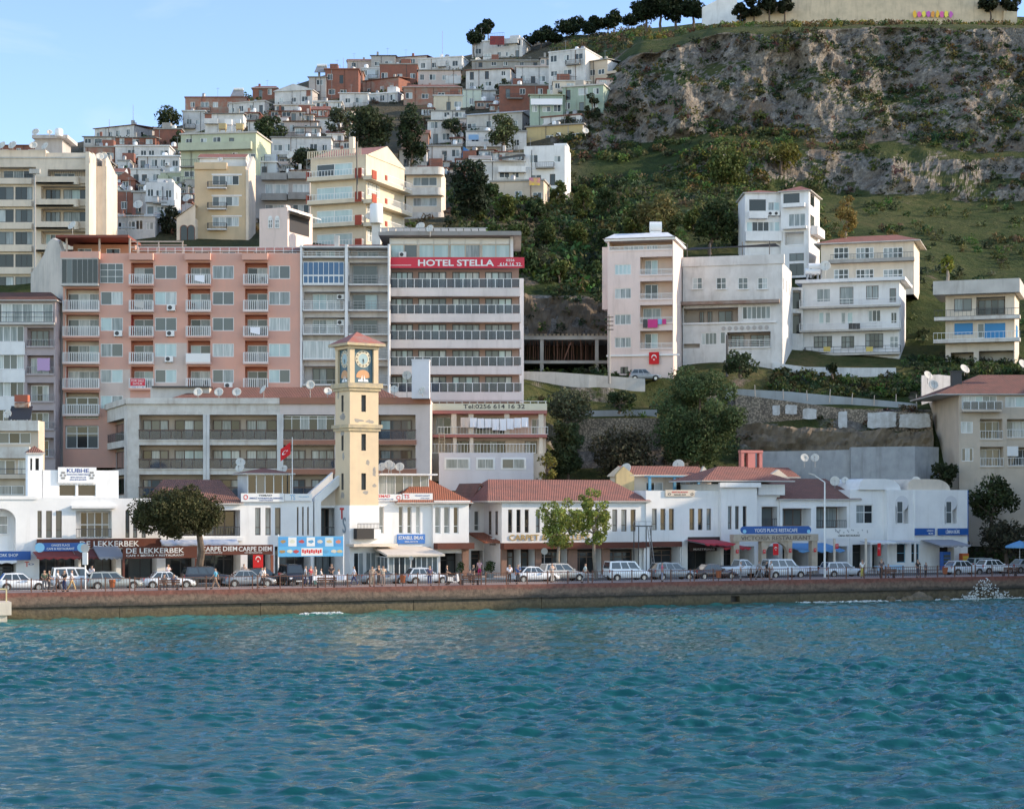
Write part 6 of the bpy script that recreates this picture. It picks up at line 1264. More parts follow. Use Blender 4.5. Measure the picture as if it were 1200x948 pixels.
class Row:
 def __init__(s,label,x0,x1,yt,d=0,mat=None,depth=9,name='shop_building',z0=2.05,cat='shop building',mats=()):
  s.pl=Plane(RP.pt(0,0,d)[:2],RP.U[:2]);s.u0,s.u1=s.pl.u(x0),s.pl.u(x1);s.z1=s.pl.uv((x0+x1)/2,yt)[1];s.z0=z0;s.dep=depth
  s.t=thing(name,label,cat,s.pl.pt((s.u0+s.u1)/2,z0,0));s.h=[];s.mats=[mat or SHOPW,SHOPD]+list(mats)
 def slits(s,xs,y0,y1,frm=FRB,kinds=(0,0,1,3),nv=2,merge=False):
  for a,e in xs:r=s.pl.rect(a,y0,e,y1);s.h.append((*r,.3,0,None));window(s.pl,*r,-.22,s.t,1,nv,frm,kinds,.06,merge,'slit_window',vsplit=.28)
 def win(s,a,y0,e,y1,nu,nv=1,frm=FRW,kinds=(0,1,3),dp=.2,**k):r=s.pl.rect(a,y0,e,y1);s.h.append((*r,dp,0,None));window(s.pl,*r,-dp*.7,s.t,nu,nv,frm,kinds,.07,**k)
 def niche(s,a,y0,e,y1,dp,nu,nv=1,frm=FRB,kinds=(0,1,0),wx=(.05,.95),rail=METALD,mi=0):
  r=s.pl.rect(a,y0,e,y1);s.h.append((*r,dp,mi,mi));w=r[1]-r[0]
  window(s.pl,r[0]+w*wx[0],r[0]+w*wx[1],r[2]+.03,r[3]-.08,-dp+.08,s.t,nu,nv,frm,kinds,.09,name='balcony_door')
  if rail:bars_rail(s.pl,r[0]+.02,r[1]-.02,r[2]+.02,r[2]+.85,-.06,s.t,rail,.25,.03)
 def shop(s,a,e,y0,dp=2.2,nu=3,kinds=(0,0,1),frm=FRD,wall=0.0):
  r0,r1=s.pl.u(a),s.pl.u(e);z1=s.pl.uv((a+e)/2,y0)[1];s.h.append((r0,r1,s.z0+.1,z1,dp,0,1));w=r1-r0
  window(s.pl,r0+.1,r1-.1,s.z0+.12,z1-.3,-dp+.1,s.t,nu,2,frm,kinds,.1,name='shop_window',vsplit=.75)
 def band(s,a,y0,e,y1,d0,d1,name,mat):r=s.pl.rect(a,y0,e,y1);b=MB();b.box(s.pl,*r,d0,d1);return b.build(name,mat,s.t)
 def pier(s,a,e,y0,mat=STONEB,d=.25):b=MB();b.box(s.pl,s.pl.u(a),s.pl.u(e),s.z0,s.pl.uv(a,y0)[1],-.02,d);b.build('pier',mat,s.t)
 def done(s,top=True):
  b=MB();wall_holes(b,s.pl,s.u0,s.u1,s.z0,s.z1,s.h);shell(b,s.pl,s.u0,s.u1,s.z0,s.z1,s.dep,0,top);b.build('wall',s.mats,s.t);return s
def sign(label,x0,y0,x1,y1,d,mat,lines,th=.12,cat='sign',name='signboard',ends=None):
 """lines: (text, px, py, cap height px, width px, material)"""
 pl=Plane(RP.pt(0,0,d)[:2],RP.U[:2]);r=pl.rect(x0,y0,x1,y1);t=thing(name,label,cat,pl.pt((r[0]+r[1])/2,r[2],0));b=MB();b.box(pl,*r,-th,0);b.build('board',mat,t)
 for tx,px,py,h,w,m in lines:
  u,v=pl.uv(px,py);k=F/pl.pt(u,0).y;text(tx,pl,u,v,h/k,.0,t,m,w/k*1.06,bold=.012)
 return t,pl
def awning(label,x0,x1,y0,y1,d0,d1,mat,name='awning'):
 """sloping cloth from the wall (row y0, distance d0) out to its front edge (row y1, distance d1)"""
 pa=Plane(RP.pt(0,0,d0)[:2],RP.U[:2]);pb=Plane(RP.pt(0,0,d1)[:2],RP.U[:2]);ua,ub=pb.u(x0),pb.u(x1);za=pa.uv((x0+x1)/2,y0)[1];zb=pb.uv((x0+x1)/2,y1)[1]
 t=thing(name,label,'awning',pb.pt((ua+ub)/2,zb,0));b=MB();n=10
 b.grid([[pa.pt(ua+(ub-ua)*i/n,za,0)for i in range(n+1)],[pb.pt(ua+(ub-ua)*i/n,zb+.12,0)for i in range(n+1)],[pb.pt(ua+(ub-ua)*i/n,zb-.14*(i%2),0.01)for i in range(n+1)]])
 b.build('canvas',mat,t);b=MB()
 for i in(0,5,10):u=ua+(ub-ua)*i/n;b.tube(pa.pt(u,za-.08,0),pb.pt(u,zb+.04,0),.03,n=5)
 b.build('frame',METAL,t)
 return t
def row():
 s=Row('white corner shop with arched balcony recess above a blue shop sign',-70,43,583)
 r=s.pl.rect(-16,596,18.5,645);s.h.append((*r,.9,0,0));window(s.pl,r[0]+.3,r[0]+1.95,r[2]+1.4,r[3]-.6,-.82,s.t,2,2,FRW,(0,3),.08)
 b=MB();n=10;uc,ru=(r[0]+r[1])/2,(r[1]-r[0])/2
 for sgn in(-1,1):
  c=[s.pl.pt(uc+sgn*ru,r[3]+.004,-.002)]+[s.pl.pt(uc+sgn*ru*math.cos(R(a)),r[3]-1.1+1.1*math.sin(R(a)),-.002)for a in range(0,91,10)]
  for k in range(1,len(c)-1):b.poly([c[0],c[k],c[k+1]]if sgn<0 else[c[0],c[k+1],c[k]])
 b.build('arch_head',SHOPW,s.t)
 s.shop(-30,19,660,2,4,(0,3,2));s.done();s.band(-70,581,43.5,585,-.3,.12,'cornice',SHOPW)
 t,p=sign('blue shop sign with white letters at the very edge of the quay row',-40,646,36,656.5,.5,BLUES,[('T PORK SHOP',7,650.5,3.6,26,FRW)]);awning('white awning edge under the blue shop sign',-40,20,656.5,659,.4,1.2,plain('white_canvas',(.7,.7,.7),.8))
 sign('small red and white poster with fish pictures on the white corner shop wall',27.5,651,41,676,.06,FRW,[('o',36.5,661,3,6,INK),('T',31.5,661,6,5,REDT)],.05)
 s=Row('white shop building with square turret, three slits and a glazed balcony niche',43,137.5,583)
 s.slits(((44,49),(54,61),(65.5,72.5)),598.5,630);s.niche(89,598.5,131,630.5,1.0,4,2,FRW,(0,1,0,3),(.15,.98));s.band(83,592.5,135,595.5,-.02,.5,'lintel_slab',SHOPW)
 for a,e in((46,92),(95,136)):s.shop(a,e,643,2.5,4,(0,0,1))
 s.done();s.band(43,631,188,641.5,.02,.35,'fascia',BROWNF)
 p=Plane(RP.pt(0,0,-3)[:2],RP.U[:2]);u0,u1=p.u(49),p.u(139);z1=p.uv(90,551)[1];b=MB();h=[(*p.rect(69,567.5,89,581.5),.2,0,None),(*p.rect(91,567.5,112.5,581.5),.2,0,None)];wall_holes(b,p,u0,u1,s.z1-.3,z1,h);shell(b,p,u0,u1,s.z1-.3,z1,5);b.build('upper_storey',SHOPW,s.t)
 for q in h:window(p,*q[:4],-.1,s.t,1,1,FRW,(0,0),.06)
 u0,u1=p.u(32.5),p.u(50.5);z1=p.uv(42,532)[1];b=MB();h=[(*p.rect(35.5,537,37.8,551),.3,0,1),(*p.rect(41.5,537,45.8,551),.3,0,1)];wall_holes(b,p,u0,u1,s.z1-.3,z1,h);shell(b,p,u0,u1,s.z1-.3,z1,1.5);b.build('turret',[SHOPW,SHOPD],s.t);hip_roof(s.t,p,u0,u1,z1+.12,.65,-1.5,0,TILEB,.15,name='turret_roof')
 t,p=sign('white roof sign with blue lettering and flower sprigs above the turret shop',68,547.5,113,566,-2.8,FRW,[('KUBHE',91.5,551.5,4.6,24,INK),('KULUCKA RESTORAN',92,556,1.6,25,INK),('MAKARNALAR',92,559.3,1.5,17,INK),('ISKENDER',92,562,1.5,18,INK)])
 b=MB()
 for cx,m in((74,1),(107.5,0)):
  for k in range(6):a=k*1.05;u,v=p.uv(cx+2.2*math.cos(a),557+3.6*math.sin(a));b.lathe(p.pt(u,v,.01),[(.11,0),(.11,.01)],6,axis=p.N)
 b.build('flower_sprig',surf('grey_print',(.25,.25,.25),stain=0),t)
 sign('brown fascia board reading De Lekkerbek in big white capitals',93,632,165,641,.42,BROWNF,[('DE LEKKERBEK',128.5,637,6.6,65,FRW)])
 t,p=sign('blue board with pale wave ends over the dark red awning',42,636,101,645.5,3.4,BLUES,[("GINGE'S PLACE",71,638.6,2.4,20,FRW),('CAFE & RESTAURANT',71,642.8,2.6,30,FRW)])
 for cx in(46.5,96):u,v=p.uv(cx,641.5);b=MB();b.lathe(p.pt(u,v,.0),[(.42,0),(.42,.03)],12,axis=p.N);b.build('wave_emblem',plain('pale_blue',(.25,.55,.75),.5),t)
 awning('dark red awning of the shop with square turret',43,92,646,654,.4,3.3,AWR);awning('grey canvas awning beside the brown restaurant board',116,146,640,654,.5,4,AWG);awning('second dark red awning reaching to the white signal post',90,118,643,654,.5,3.2,plain('maroon_awning',(.13,.035,.035),.8))
 s=Row('white shop building with blue shop blinds hidden behind the round pine',137.5,188,584);s.slits(((147,152),(156,161),(166,171)),598,630);s.shop(142,184,643,2.5,3);s.done()
 s=Row('shop building with low brown tiled roof and dark glazed balcony beside the pine',188,284,591);s.niche(192,598,233,628,1.4,4,1,FRB,(0,0,1));s.niche(240,597.5,281.5,628,1.4,3,1,FRB,(0,0,1));s.shop(194,232,645,3,3);s.shop(236,282,645,3,4);s.done();hip_roof(s.t,s.pl,s.u0+.3,s.u1-.3,s.z1+.12,2.2,-9,0,TILEB,.35,ridge=.15);s.band(188,629.5,284,634,-.02,.5,'lintel_slab',SHOPW)
 awning('blue and white striped blind under the dark balcony beside the pine',190,280,632,638,.6,1.6,surf('blue_white_canvas',(.14,.22,.40),(.6,.62,.65),scale=.5,stain=0))
 t,p=sign('brown restaurant board with white slanted letters standing forward of the cafe',144,640,231,654,5,BROWNF,[('DE LEKKERBEK',182,645,6,64,FRW),('CAFE + BISTRO + RESTAURANT',182,650.6,2.4,64,FRW)])
 for px in(145,230):b=MB();u=p.u(px);b.box(p,u-.1,u+.1,2.11,p.uv(px,654)[1]-.003,-.15,.0);b.build('post',BROWNF,t)
 t,p=sign('red brown double board reading Carpe Diem twice, on brown posts',232.5,638.5,320,650,5,BROWNF,[('CARPE DIEM',257,643,5.4,40,FRW),('CARPE DIEM',299,643,5.4,37,FRW),('CAFE RESTAURANT BAR',249,647.6,1.5,22,FRW),('CAFE RESTAURANT BAR',297,647.4,1.5,20,FRW)])
 for px in(234,319):b=MB();u=p.u(px);b.box(p,u-.13,u+.13,2.11,p.uv(px,650)[1]-.003,-.16,-.01);b.build('post',surf('red_brown_post',(.28,.10,.06),(.24,.09,.06),stain=.1),t)
 u,v=RP.uv(294.5,655);flag(RP.pt(u,v,2.6),RP,.95,1.4,'Turkish flag hanging in the shade of the Carpe Diem terrace',hang=True)
 s=Row('white association building with roof pavilion, three tall slits and name boards',284,367,587)
 s.slits(((299,305.5),(311,317.5),(322.3,329)),595,627);s.slits(((348,350),(354,356),(360,362)),594,627,nv=1);s.shop(290,318,640,2.5,2);s.shop(322,364,640,2.5,4,(0,1,0));s.done()
 p=Plane(RP.pt(0,0,-1.5)[:2],RP.U[:2]);r=p.rect(290,556,341,578.5);window(p,r[0],r[1],s.z1+.01,r[3],0,s.t,5,1,FRW,(1,3,0,2),.07,name='pavilion_glazing');b=MB();b.box(p,r[0],r[1],s.z1,r[3],-4,-.06);b.build('pavilion',WHITE2,s.t);hip_roof(s.t,p,r[0]-.3,r[1]+.1,r[3]+.12,.5,-4,.3,TILE,.2,name='pavilion_roof')
 sign('pale board with red crest and small dark lettering below the roof pavilion',282.5,578,333,588,.25,FRW,[('TEMAD',311,580.4,2.2,15,BLACKT),('EMEKLİ ASTSUBAYLAR DERNEĞİ',312,583.4,1.8,37,INK),('KUŞADASI ŞUBESİ',312,586.2,1.3,15,INK),('O',288,582.5,6,5,REDT)])
 sign('second pale board with thin blue initials beside the crest board',333.5,578.5,365.5,587,.25,FRW,[('TS',343,582.7,6,6,plain('thin_blue',(.2,.4,.6),.5)),('TICARET',356,582,1.6,12,plain('thin_blue',(1,1,1)))])
 p=RP;u,v=p.uv(344.5,578);t=thing('flag_pole','white flag pole on the association roof','flag pole',p.pt(u,s.z1,-.6));b=MB();b.tube(p.pt(u,s.z1,-.6),p.pt(u,p.uv(344,512)[1],-.6),.06,.04,8);b.build('pole',RAILW,t)
 fl=flag(p.pt(p.u(336.5),p.uv(336,530)[1],-.6),p,.9,1.5,'red Turkish flag drooping from the pole above the association building',wave=.12)
 for o in fl.children:
  me=o.data
  for vtx in me.vertices:k=(vtx.co.x*RP.U.x+vtx.co.y*RP.U.y);vtx.co.z+=k*.75-.25*(vtx.co.z-1.0)
 dish(RP.pt(RP.u(289),RP.uv(289,556)[1],-2.5),.7,'big pale dish on the corner of the tiled roof pavilion',200,25,.5);dish(RP.pt(RP.u(291),RP.uv(291,552)[1],-3.2),.7,'second pale dish overlapping on the tiled pavilion corner',165,30,.7);dish(RP.pt(RP.u(340),RP.uv(340,556)[1],-2.2),.6,'white dish beside the flag pole on the pavilion',205,25,.4)
 s=Row('white gabled bay with slanting roof beams beside the clock tower',366,399,592,-.8,depth=7);s.niche(375,595,396,628,2,2,1,FRB,(0,1),(.35,.8));s.shop(368,396,640,2.5,3,(0,3,0));s.done()
 p=s.pl
 for k,(d0,d1,dy)in enumerate(((.3,.9,0),(-2.6,-2.0,-2))):
  a=p.uv(365.5,583+dy);e=p.uv(397,555+dy);b=MB();th=.95
  b.hexa([p.pt(a[0],a[1]-th,d1),p.pt(a[0],a[1]-th,d0),p.pt(e[0],e[1]-th,d0),p.pt(e[0],e[1]-th,d1),p.pt(a[0],a[1],d1),p.pt(a[0],a[1],d0),p.pt(e[0],e[1],d0),p.pt(e[0],e[1],d1)]);b.build('slanted_beam',SHOPW,s.t)
 b=MB();b.box(p,p.u(365.6),p.u(373),s.z0+3.2,p.uv(366,584)[1],-.02,.95);b.build('pilaster',SHOPW,s.t)
 b=MB();a=p.uv(374,592.2);e=p.uv(397,592.2);g=p.uv(397,563);b.poly([p.pt(*a,.05),p.pt(*e,.05),p.pt(*g,.05),p.pt(a[0],a[1]+.5,.05)]);b.build('gable',CREAM,s.t)
 t,p=sign('long blue banner with rows of food pictures, on white posts over the pavement tables',326,628.5,402.5,652,8,plain('banner_blue',(.10,.38,.66),.6),[],.04,'banner','banner')
 fc=[(.35,.22,.08),(.6,.62,.5),(.45,.06,.06),(.1,.3,.5),(.6,.55,.45),(.55,.45,.25),(.55,.2,.12)]
 for k in range(7):
  a=327+k*10.8;r=p.rect(a,629.5,a+9.6,640);b=MB();b.box(p,*r,.004,.012);b.build('picture_card',FRW if k in(1,3)else plain('card_%d'%(k%2),((.08,.30,.6),(.5,.62,.7))[k%2],.6),t)
  b=MB();u,v=p.uv(a+4.8,634.5);q=[(u+.27*math.cos(x)*rnd.uniform(.8,1.1),v+.17*math.sin(x)*rnd.uniform(.7,1.1))for x in np.arange(0,6.2,.5)];b.poly([p.pt(*w_,.014)for w_ in q]);b.build('food_picture',plain('food_%d'%k,fc[k],.6),t)
 for k,px in enumerate((331,339.5,347,382,391,398)):
  b=MB();u,v=p.uv(px,646);q=[(u+.27*math.cos(x),v+.15*math.sin(x)*rnd.uniform(.7,1.2))for x in np.arange(0,6.2,.5)];b.poly([p.pt(*w_,.014)for w_ in q]);b.build('food_picture',plain('food_%d'%k,fc[k],.6),t)
 r=p.rect(353,642,378,651);b=MB();b.box(p,*r,.004,.01);b.build('white_strip',FRW,t);b=MB()
 for k in range(9):u,v=p.uv(355+k*2.6,645.5+(k%2)*.8);b.box(p,u-.08,u+.08,v-.16,v+.14,.012,.016)
 b.build('red_marks',REDT,t)
 for px in(326.3,402.6):b=MB();u=p.u(px);b.tube(p.pt(u,2.1,-.06),p.pt(u,p.uv(px,626)[1],-.06),.06,n=8);b.build('post',RAILW,t)
 s=Row('sunlit white shop building with glazed roof pavilion right of the clock tower',440,507.5,588,.2)
 s.slits(((444.5,450),(467.5,472.5),(477.5,482.5),(487.5,492.5)),593.5,625,FRW,(3,2,1));s.shop(444,468,641,2,2,(0,3,0));s.shop(472,505,641,2,3);s.done()
 p=Plane(RP.pt(0,0,-1.8)[:2],RP.U[:2]);r=p.rect(443,557,502.5,578.5);window(p,r[0],r[1],s.z1+.01,r[3],0,s.t,6,1,FRW,(3,2,1,3),.07,name='pavilion_glazing');b=MB();b.box(p,r[0],r[1],s.z1,r[3],-4,-.06);b.build('pavilion',WHITE2,s.t);b=MB();b.box(p,r[0],r[1]+.7,r[3]+.003,r[3]+.16,-4.3,.6);b.build('pavilion_roof',WHITE,s.t)
 sign('white board with red lettering and crest right of the tower',443,579,471,587,.42,FRW,[('TEMAD',449,581.3,3.2,16,REDT),('O',467,583,5,4.6,REDT),('ASTSUBAYLAR',452,585,1.3,18,INK)])
 sign('white board with red and green initials under the glazed pavilion',472,578,507,586.5,.42,FRW,[('TS',476.5,581.5,4.6,6.5,REDT),('TİCARET SANAYİ',495,580.5,1.3,17,INK),('ODASI',498,583.8,1.3,10,INK)])
 sign('small bright blue estate agent board under the slit windows',465.5,626,498,637,.3,plain('estate_blue',(.04,.16,.48),.5),[('ISTANBUL EMLAK',481.7,630,4.2,29,FRW),('REAL ESTATE',482,634.6,1.8,15,FRW)])
 for px,py,l in((459,557,'pale dish, first of the sunlit cluster on the pavilion right of the tower'),(470,556,'grey dish in the middle of the sunlit pavilion cluster'),(479,557,'sunlit dish at the end of the pavilion cluster'),(466,554,'small dish behind the sunlit pavilion cluster')):dish(RP.pt(RP.u(px),RP.uv(px,py)[1],-2.6-rnd.random()),.68,l,rnd.uniform(170,210),25,.7)
 p=Plane(RP.pt(0,0,5.5)[:2],RP.U[:2]);t=thing('cafe_conservatory','white framed glass cafe conservatory with sloping roof below the estate agent board','conservatory',p.pt(p.u(486),2.1,0));u0,u1=p.u(455),p.u(513);zt=p.uv(486,652)[1]
 window(p,u0,u1,2.12,zt,0,t,9,1,FRW,(1,3,0,1),.08,name='glazing');sp_=Plane(p.pt(u1,0,0)[:2],(-RP.N)[:2]);window(sp_,.02,4.5,2.12,zt,.03,t,4,1,FRW,(1,3),.08,name='glazing');sq=Plane(p.pt(u0,0,-4.5)[:2],RP.N[:2]);window(sq,.02,4.5,2.12,zt,.03,t,4,1,FRW,(1,0),.08,name='glazing')
 b=MB();q=p.pt;b.hexa([q(u0-.3,zt+.02,.6),q(u0-.3,zt+.75,-4.8),q(u1+.5,zt+.6,-4.8),q(u1+.5,zt+.02,.6),q(u0-.3,zt+.2,.6),q(u0-.3,zt+.95,-4.8),q(u1+.5,zt+.8,-4.8),q(u1+.5,zt+.2,.6)]);b.build('roof',CREAM,t)
 s=Row('white shop with steep red hipped roof and three white framed slits',507.5,549.5,590,.5,depth=8);s.slits(((510,516.5),(520.3,527.3),(531.8,537.5)),594,625,FRW,(0,1,3));s.shop(516,546,648,3,3,(1,0,3));s.done();hip_roof(s.t,s.pl,s.u0-3.4,s.u1,s.z1+.12,2.5,-8,0,tiles('orange_red_tiles',(.34,.12,.07),(.27,.11,.07)),.35,ridge=.45);s.band(507.6,586.5,550,590,-.02,.3,'cornice',SHOPW);s.band(508,636,551,643,.02,1.2,'tiled_canopy',BROWNF)
 s.pier(541,548.5,643)
 s=Row('set back white gable with two red curtained windows between two red roofs',549,588,598,-5,depth=6);s.slits(((556,561.5),),598.5,622,FRW,(1,1));s.slits(((548.2,549.9),),598.5,622,FRW,(1,));s.shop(552,566,645,1,1,(0,),FRB);s.shop(573,584,645,1,1,(0,),FRB);s.done(False)
 p=s.pl;b=MB();a,m,e=p.uv(549.5,598),p.uv(562,569),p.uv(584,585);a=(s.u0,s.z1);b.poly([p.pt(*a,0),p.pt(s.u1,s.z1,0),p.pt(s.u1,s.z1+.8,0),p.pt(*m,0)]);b.poly([p.pt(*a,-6),p.pt(*m,-6),p.pt(s.u1,s.z1+.8,-6),p.pt(s.u1,s.z1,-6)]);b.build('gable',SHOPW,s.t)
 b=MB();b.hexa([p.pt(s.u0-.3,s.z1-.1,.3),p.pt(s.u0-.3,s.z1-.1,-6),p.pt(*m,-6),p.pt(*m,.3),p.pt(s.u0-.3,s.z1+.15,.3),p.pt(s.u0-.3,s.z1+.15,-6),p.pt(m[0],m[1]+.25,-6),p.pt(m[0],m[1]+.25,.3)]);b.hexa([p.pt(*m,.3),p.pt(*m,-6),p.pt(s.u1,s.z1+.7,-6),p.pt(s.u1,s.z1+.7,.3),p.pt(m[0],m[1]+.25,.3),p.pt(m[0],m[1]+.25,-6),p.pt(s.u1,s.z1+.95,-6),p.pt(s.u1,s.z1+.95,.3)]);b.build('roof',TILEB,s.t)
 a=p.uv(568,626);b=MB();b.hexa([p.pt(s.u0,a[1]-.8,4.6),p.pt(s.u0,a[1],0.01),p.pt(s.u1,a[1],0.01),p.pt(s.u1,a[1]-.8,4.6),p.pt(s.u0,a[1]-.6,4.6),p.pt(s.u0,a[1]+.2,0.01),p.pt(s.u1,a[1]+.2,0.01),p.pt(s.u1,a[1]-.6,4.6)]);b.build('lower_roof',tiles('orange_red_tiles',(1,1,1),(1,1,1)),s.t)
 s=Row('long white carpet and jewellery shop with red tiled roof and brown stone piers',588,757,588.5,0,depth=10)
 for g0 in(595.5,628,656,687):s.slits(((g0,g0+5),(g0+9.8,g0+14.8),(g0+19.4,g0+24.4)),597,624)
 s.slits(((717.5,723.5),(728,734.5),(739,745)),597,622.5)
 sh=((594,609,(3,1)),(610,626,(0,1)),(634,664,(0,0,1)),(676,704,(0,0)),(714,748,(0,1,0)))
 for a,e,k in sh:s.shop(a,e,643,1.6,2 if e-a<20 else 3,k,FRB)
 s.done();hip_roof(s.t,s.pl,s.u0-1.2,s.u1,s.z1+.14,2.15,-10,0,TILE,.4,ridge=.12)
 for a,e in((586.5,593),(626.5,633.5),(664.5,675.5),(704.5,713.5)):s.pier(a,e,643)
 s.band(586,635.5,752,642.5,.02,1.1,'tiled_canopy',BROWNF)
 for px in(644,):u,v=s.pl.uv(644.5,630.4);text('CARPET & JEWELLERY',s.pl,u,v,.56,.02,s.t,GOLD,s.pl.u(692)-s.pl.u(597),'gold_lettering',.06,.012)
 sp_=Plane(s.pl.pt(s.u0,0,-5)[:2],s.pl.N[:2])
 for u in(1.6,3.4):window(sp_,u,u+.55,s.z0+4.0,s.z0+6.3,.02,s.t,1,2,FRB,(0,1),.06,name='slit_window')
 ac_unit(sp_,3.0,s.z0+3.4,.02,s.t)
 s=Row('white shop front with six slit windows and a small board on its parapet',757,845,575,.15);s.slits(((764,770),(774,780),(784,790),(808,814),(818,823.5),(828,833.5)),596,621);s.shop(761,797,641,2,3,(0,1,0),FRB);s.shop(805,843,634,3,3,(0,0));s.done();s.band(752,634.5,797,640.5,.02,.4,'fascia',BROWNF);s.band(806,629,842,641,.02,.25,'fascia',plain('very_dark_fascia',(.04,.02,.02),.6));s.pier(753.5,760,634,SHOPW);s.pier(798,804.5,634,SHOPW)
 sign('small beige board with two dark emblems on the white parapet',780,574,814,581.5,.3,CREAM,[('RESTAURANT',797,576.6,1.6,20,REDT),('BALIK EVİ',797,579.3,1.4,14,BLACKT),('O',784.5,579,3,3.4,BLACKT),('O',811,579,3,3.4,BLACKT)])
 sign('row of separate white letters on the very dark fascia beside the red awning',808,641.5,840,645.5,.3,plain('very_dark_fascia',(1,1,1)),[('MASTRIANI',825,643.4,2.4,26,FRW)])
 p=Plane(RP.pt(0,0,-9)[:2],RP.U[:2]);t=thing('house','cream roof terrace house with blue posts behind the white parapet shop','house',p.pt(p.u(775),2,0));u0,u1=p.u(738),p.u(826);z0=7;z1=p.uv(780,558)[1]
 hs=[(*p.rect(757,565,777,575),.1,0,None),(*p.rect(792,563,804,576),.1,0,None),(*p.rect(808,563,818,576),.1,0,None)];b=MB();wall_holes(b,p,u0,u1,z0,z1,hs);shell(b,p,u0,u1,z0,z1,5);b.build('wall',CREAM,t)
 for h in hs:window(p,*h[:4],-.05,t,2,1,FRW,(0,1,2),.07)
 hip_roof(t,p,u0-.2,u1+.2,z1+.12,1.0,-5,.6,TILE,.1,gable=True,eave=CREAM)
 for a,e in((719,740),(817,830)):
  b=MB();q=[p.uv(a,575),p.uv(e,575),p.uv(e,557),p.uv((a+e)/2-2,546.5),p.uv(a,556)];b.poly([p.pt(*w_,.7)for w_ in q]);b.poly([p.pt(*w_,.3)for w_ in q][::-1])
  for k in range(5):w1,w2=q[k],q[(k+1)%5];b.poly([p.pt(*w1,.7),p.pt(*w1,.3),p.pt(*w2,.3),p.pt(*w2,.7)])
  b.build('end_gable',OCHRE if a<750 else CREAM,t)
 b=MB()
 for px in(753,782,810,838):u=p.u(px);b.box(p,u-.13,u+.13,z0,z1-.1,1.6,1.85)
 b.box(p,p.u(752),p.u(843),z1-.1,z1+.03,.6,2.0);b.build('blue_post',plain('blue_paint',(.10,.28,.42),.6),t)
 dish(p.pt(p.u(736),z1,-.5),1.0,'white dish on the ochre gable of the roof terrace house',215,25,.5);dish(p.pt(p.u(810),z1+.4,-3),1.0,'dark rimmed dish above the far gable of the roof terrace house',195,20,.6)
 s=Row('taller white block with hipped red roof and three narrow slits',845,887,567,.6);s.slits(((853,857.5),(861.5,866),(870.5,875)),593,620);s.shop(848,884,640,4,3,(0,0));s.done();s.band(842,565.5,890,571,-.02,.35,'cornice',SHOPW)
 hip_roof(s.t,s.pl,s.u0-2,s.u1+4,s.z1+.35,1.5,-7,0,TILE,.3,ridge=.35)
 s=Row('white recessed bay with dark balcony window between hipped block and shallow red roof',887,914,569,-.5);s.niche(892.5,593.5,911,617,1.0,1,1,FRB,(1,));s.shop(889,912,640,4,2,(0,));s.done();s.band(886,567.5,917,580,.02,.5,'cornice',SHOPW)
 s=Row('white shop with shallow brown red roof and two wide shaded loggias',914,996,586,-.3,depth=11);s.niche(917,595.5,950.5,616.5,1.8,3,1,FRB,(0,1,3),rail=None);s.niche(956.5,593.5,992.5,619,1.8,2,1,FRB,(3,1),rail=METALD);s.shop(917,950,640,4,3,(0,0));s.shop(955,993,640,4,3,(0,1));s.done();hip_roof(s.t,s.pl,s.u0,s.u1+1,s.z1+.12,2.2,-11,0,TILEB,.3,ridge=.1)
 p=s.pl;b=MB();q=[p.uv(940,575),p.uv(964,575),p.uv(960,560),p.uv(946,549),p.uv(932,558)];b.poly([p.pt(*w_,-6)for w_ in q]);b.poly([p.pt(*w_,-6.5)for w_ in q][::-1])
 for k in range(5):w1,w2=q[k],q[(k+1)%5];b.poly([p.pt(*w1,-6),p.pt(*w1,-6.5),p.pt(*w2,-6.5),p.pt(*w2,-6)])
 b.build('party_gable',CREAM,s.t)
 b=MB();p=Plane(RP.pt(0,0,-12)[:2],RP.U[:2]);t=thing('house','small pink house with tall pink chimneys behind the hipped white block','house',p.pt(p.u(895),5,0));b=MB();u0,u1=p.u(880),p.u(934);z1=p.uv(900,560)[1];wall_holes(b,p,u0,u1,4,z1,[]);shell(b,p,u0,u1,4,z1,5);b.build('wall',PINKW,t);hip_roof(t,p,u0,u1,z1+.12,1.1,-5,0,TILE,.3,gable=True)
 PK=surf('pink_chimney',(.55,.22,.20),(.48,.2,.18),stain=.2)
 for a,e in((881,884.5),(889,897.5),(902.5,906)):b=MB();b.box(p,p.u(a),p.u(e),z1,p.uv(a,527.5)[1],-3,-2.4);b.build('chimney',PK,t)
 b=MB();b.box(p,p.u(880.5),p.u(906.5),p.uv(890,530)[1],p.uv(890,527)[1]+.01,-3.05,-2.35);b.build('chimney_cap',PK,t)
 dish(p.pt(p.u(937),p.uv(937,548)[1],1),.72,'twin grey dish on the pole over the brown red roof, one side',170,20,.9);dish(p.pt(p.u(949),p.uv(948,548)[1],1.1),.72,'twin grey dish on the pole over the brown red roof, other side',195,20,.9)
 dish(RP.pt(RP.u(996),RP.uv(996,572)[1],-3),.8,'pale dish on the brown red roof, first of two beside the white vault',190,10,.6);dish(RP.pt(RP.u(1008),RP.uv(1008,571)[1],-3),.62,'pale dish on the brown red roof next to the white vault',185,25,.6)
 s=Row('white bay with one square cross window next to the vaulted corner',996,1040,574,-.2);s.win(1003.5,591.5,1023,613.5,2,2,FRW,(0,3),vsplit=.6);s.shop(999,1020,638,2,2,(0,0));s.shop(1022,1038,638,2,2,(0,));s.done()
 s=Row('white vaulted corner building with two arched niches at the end of the row',1040,1134,574,.5,depth=8)
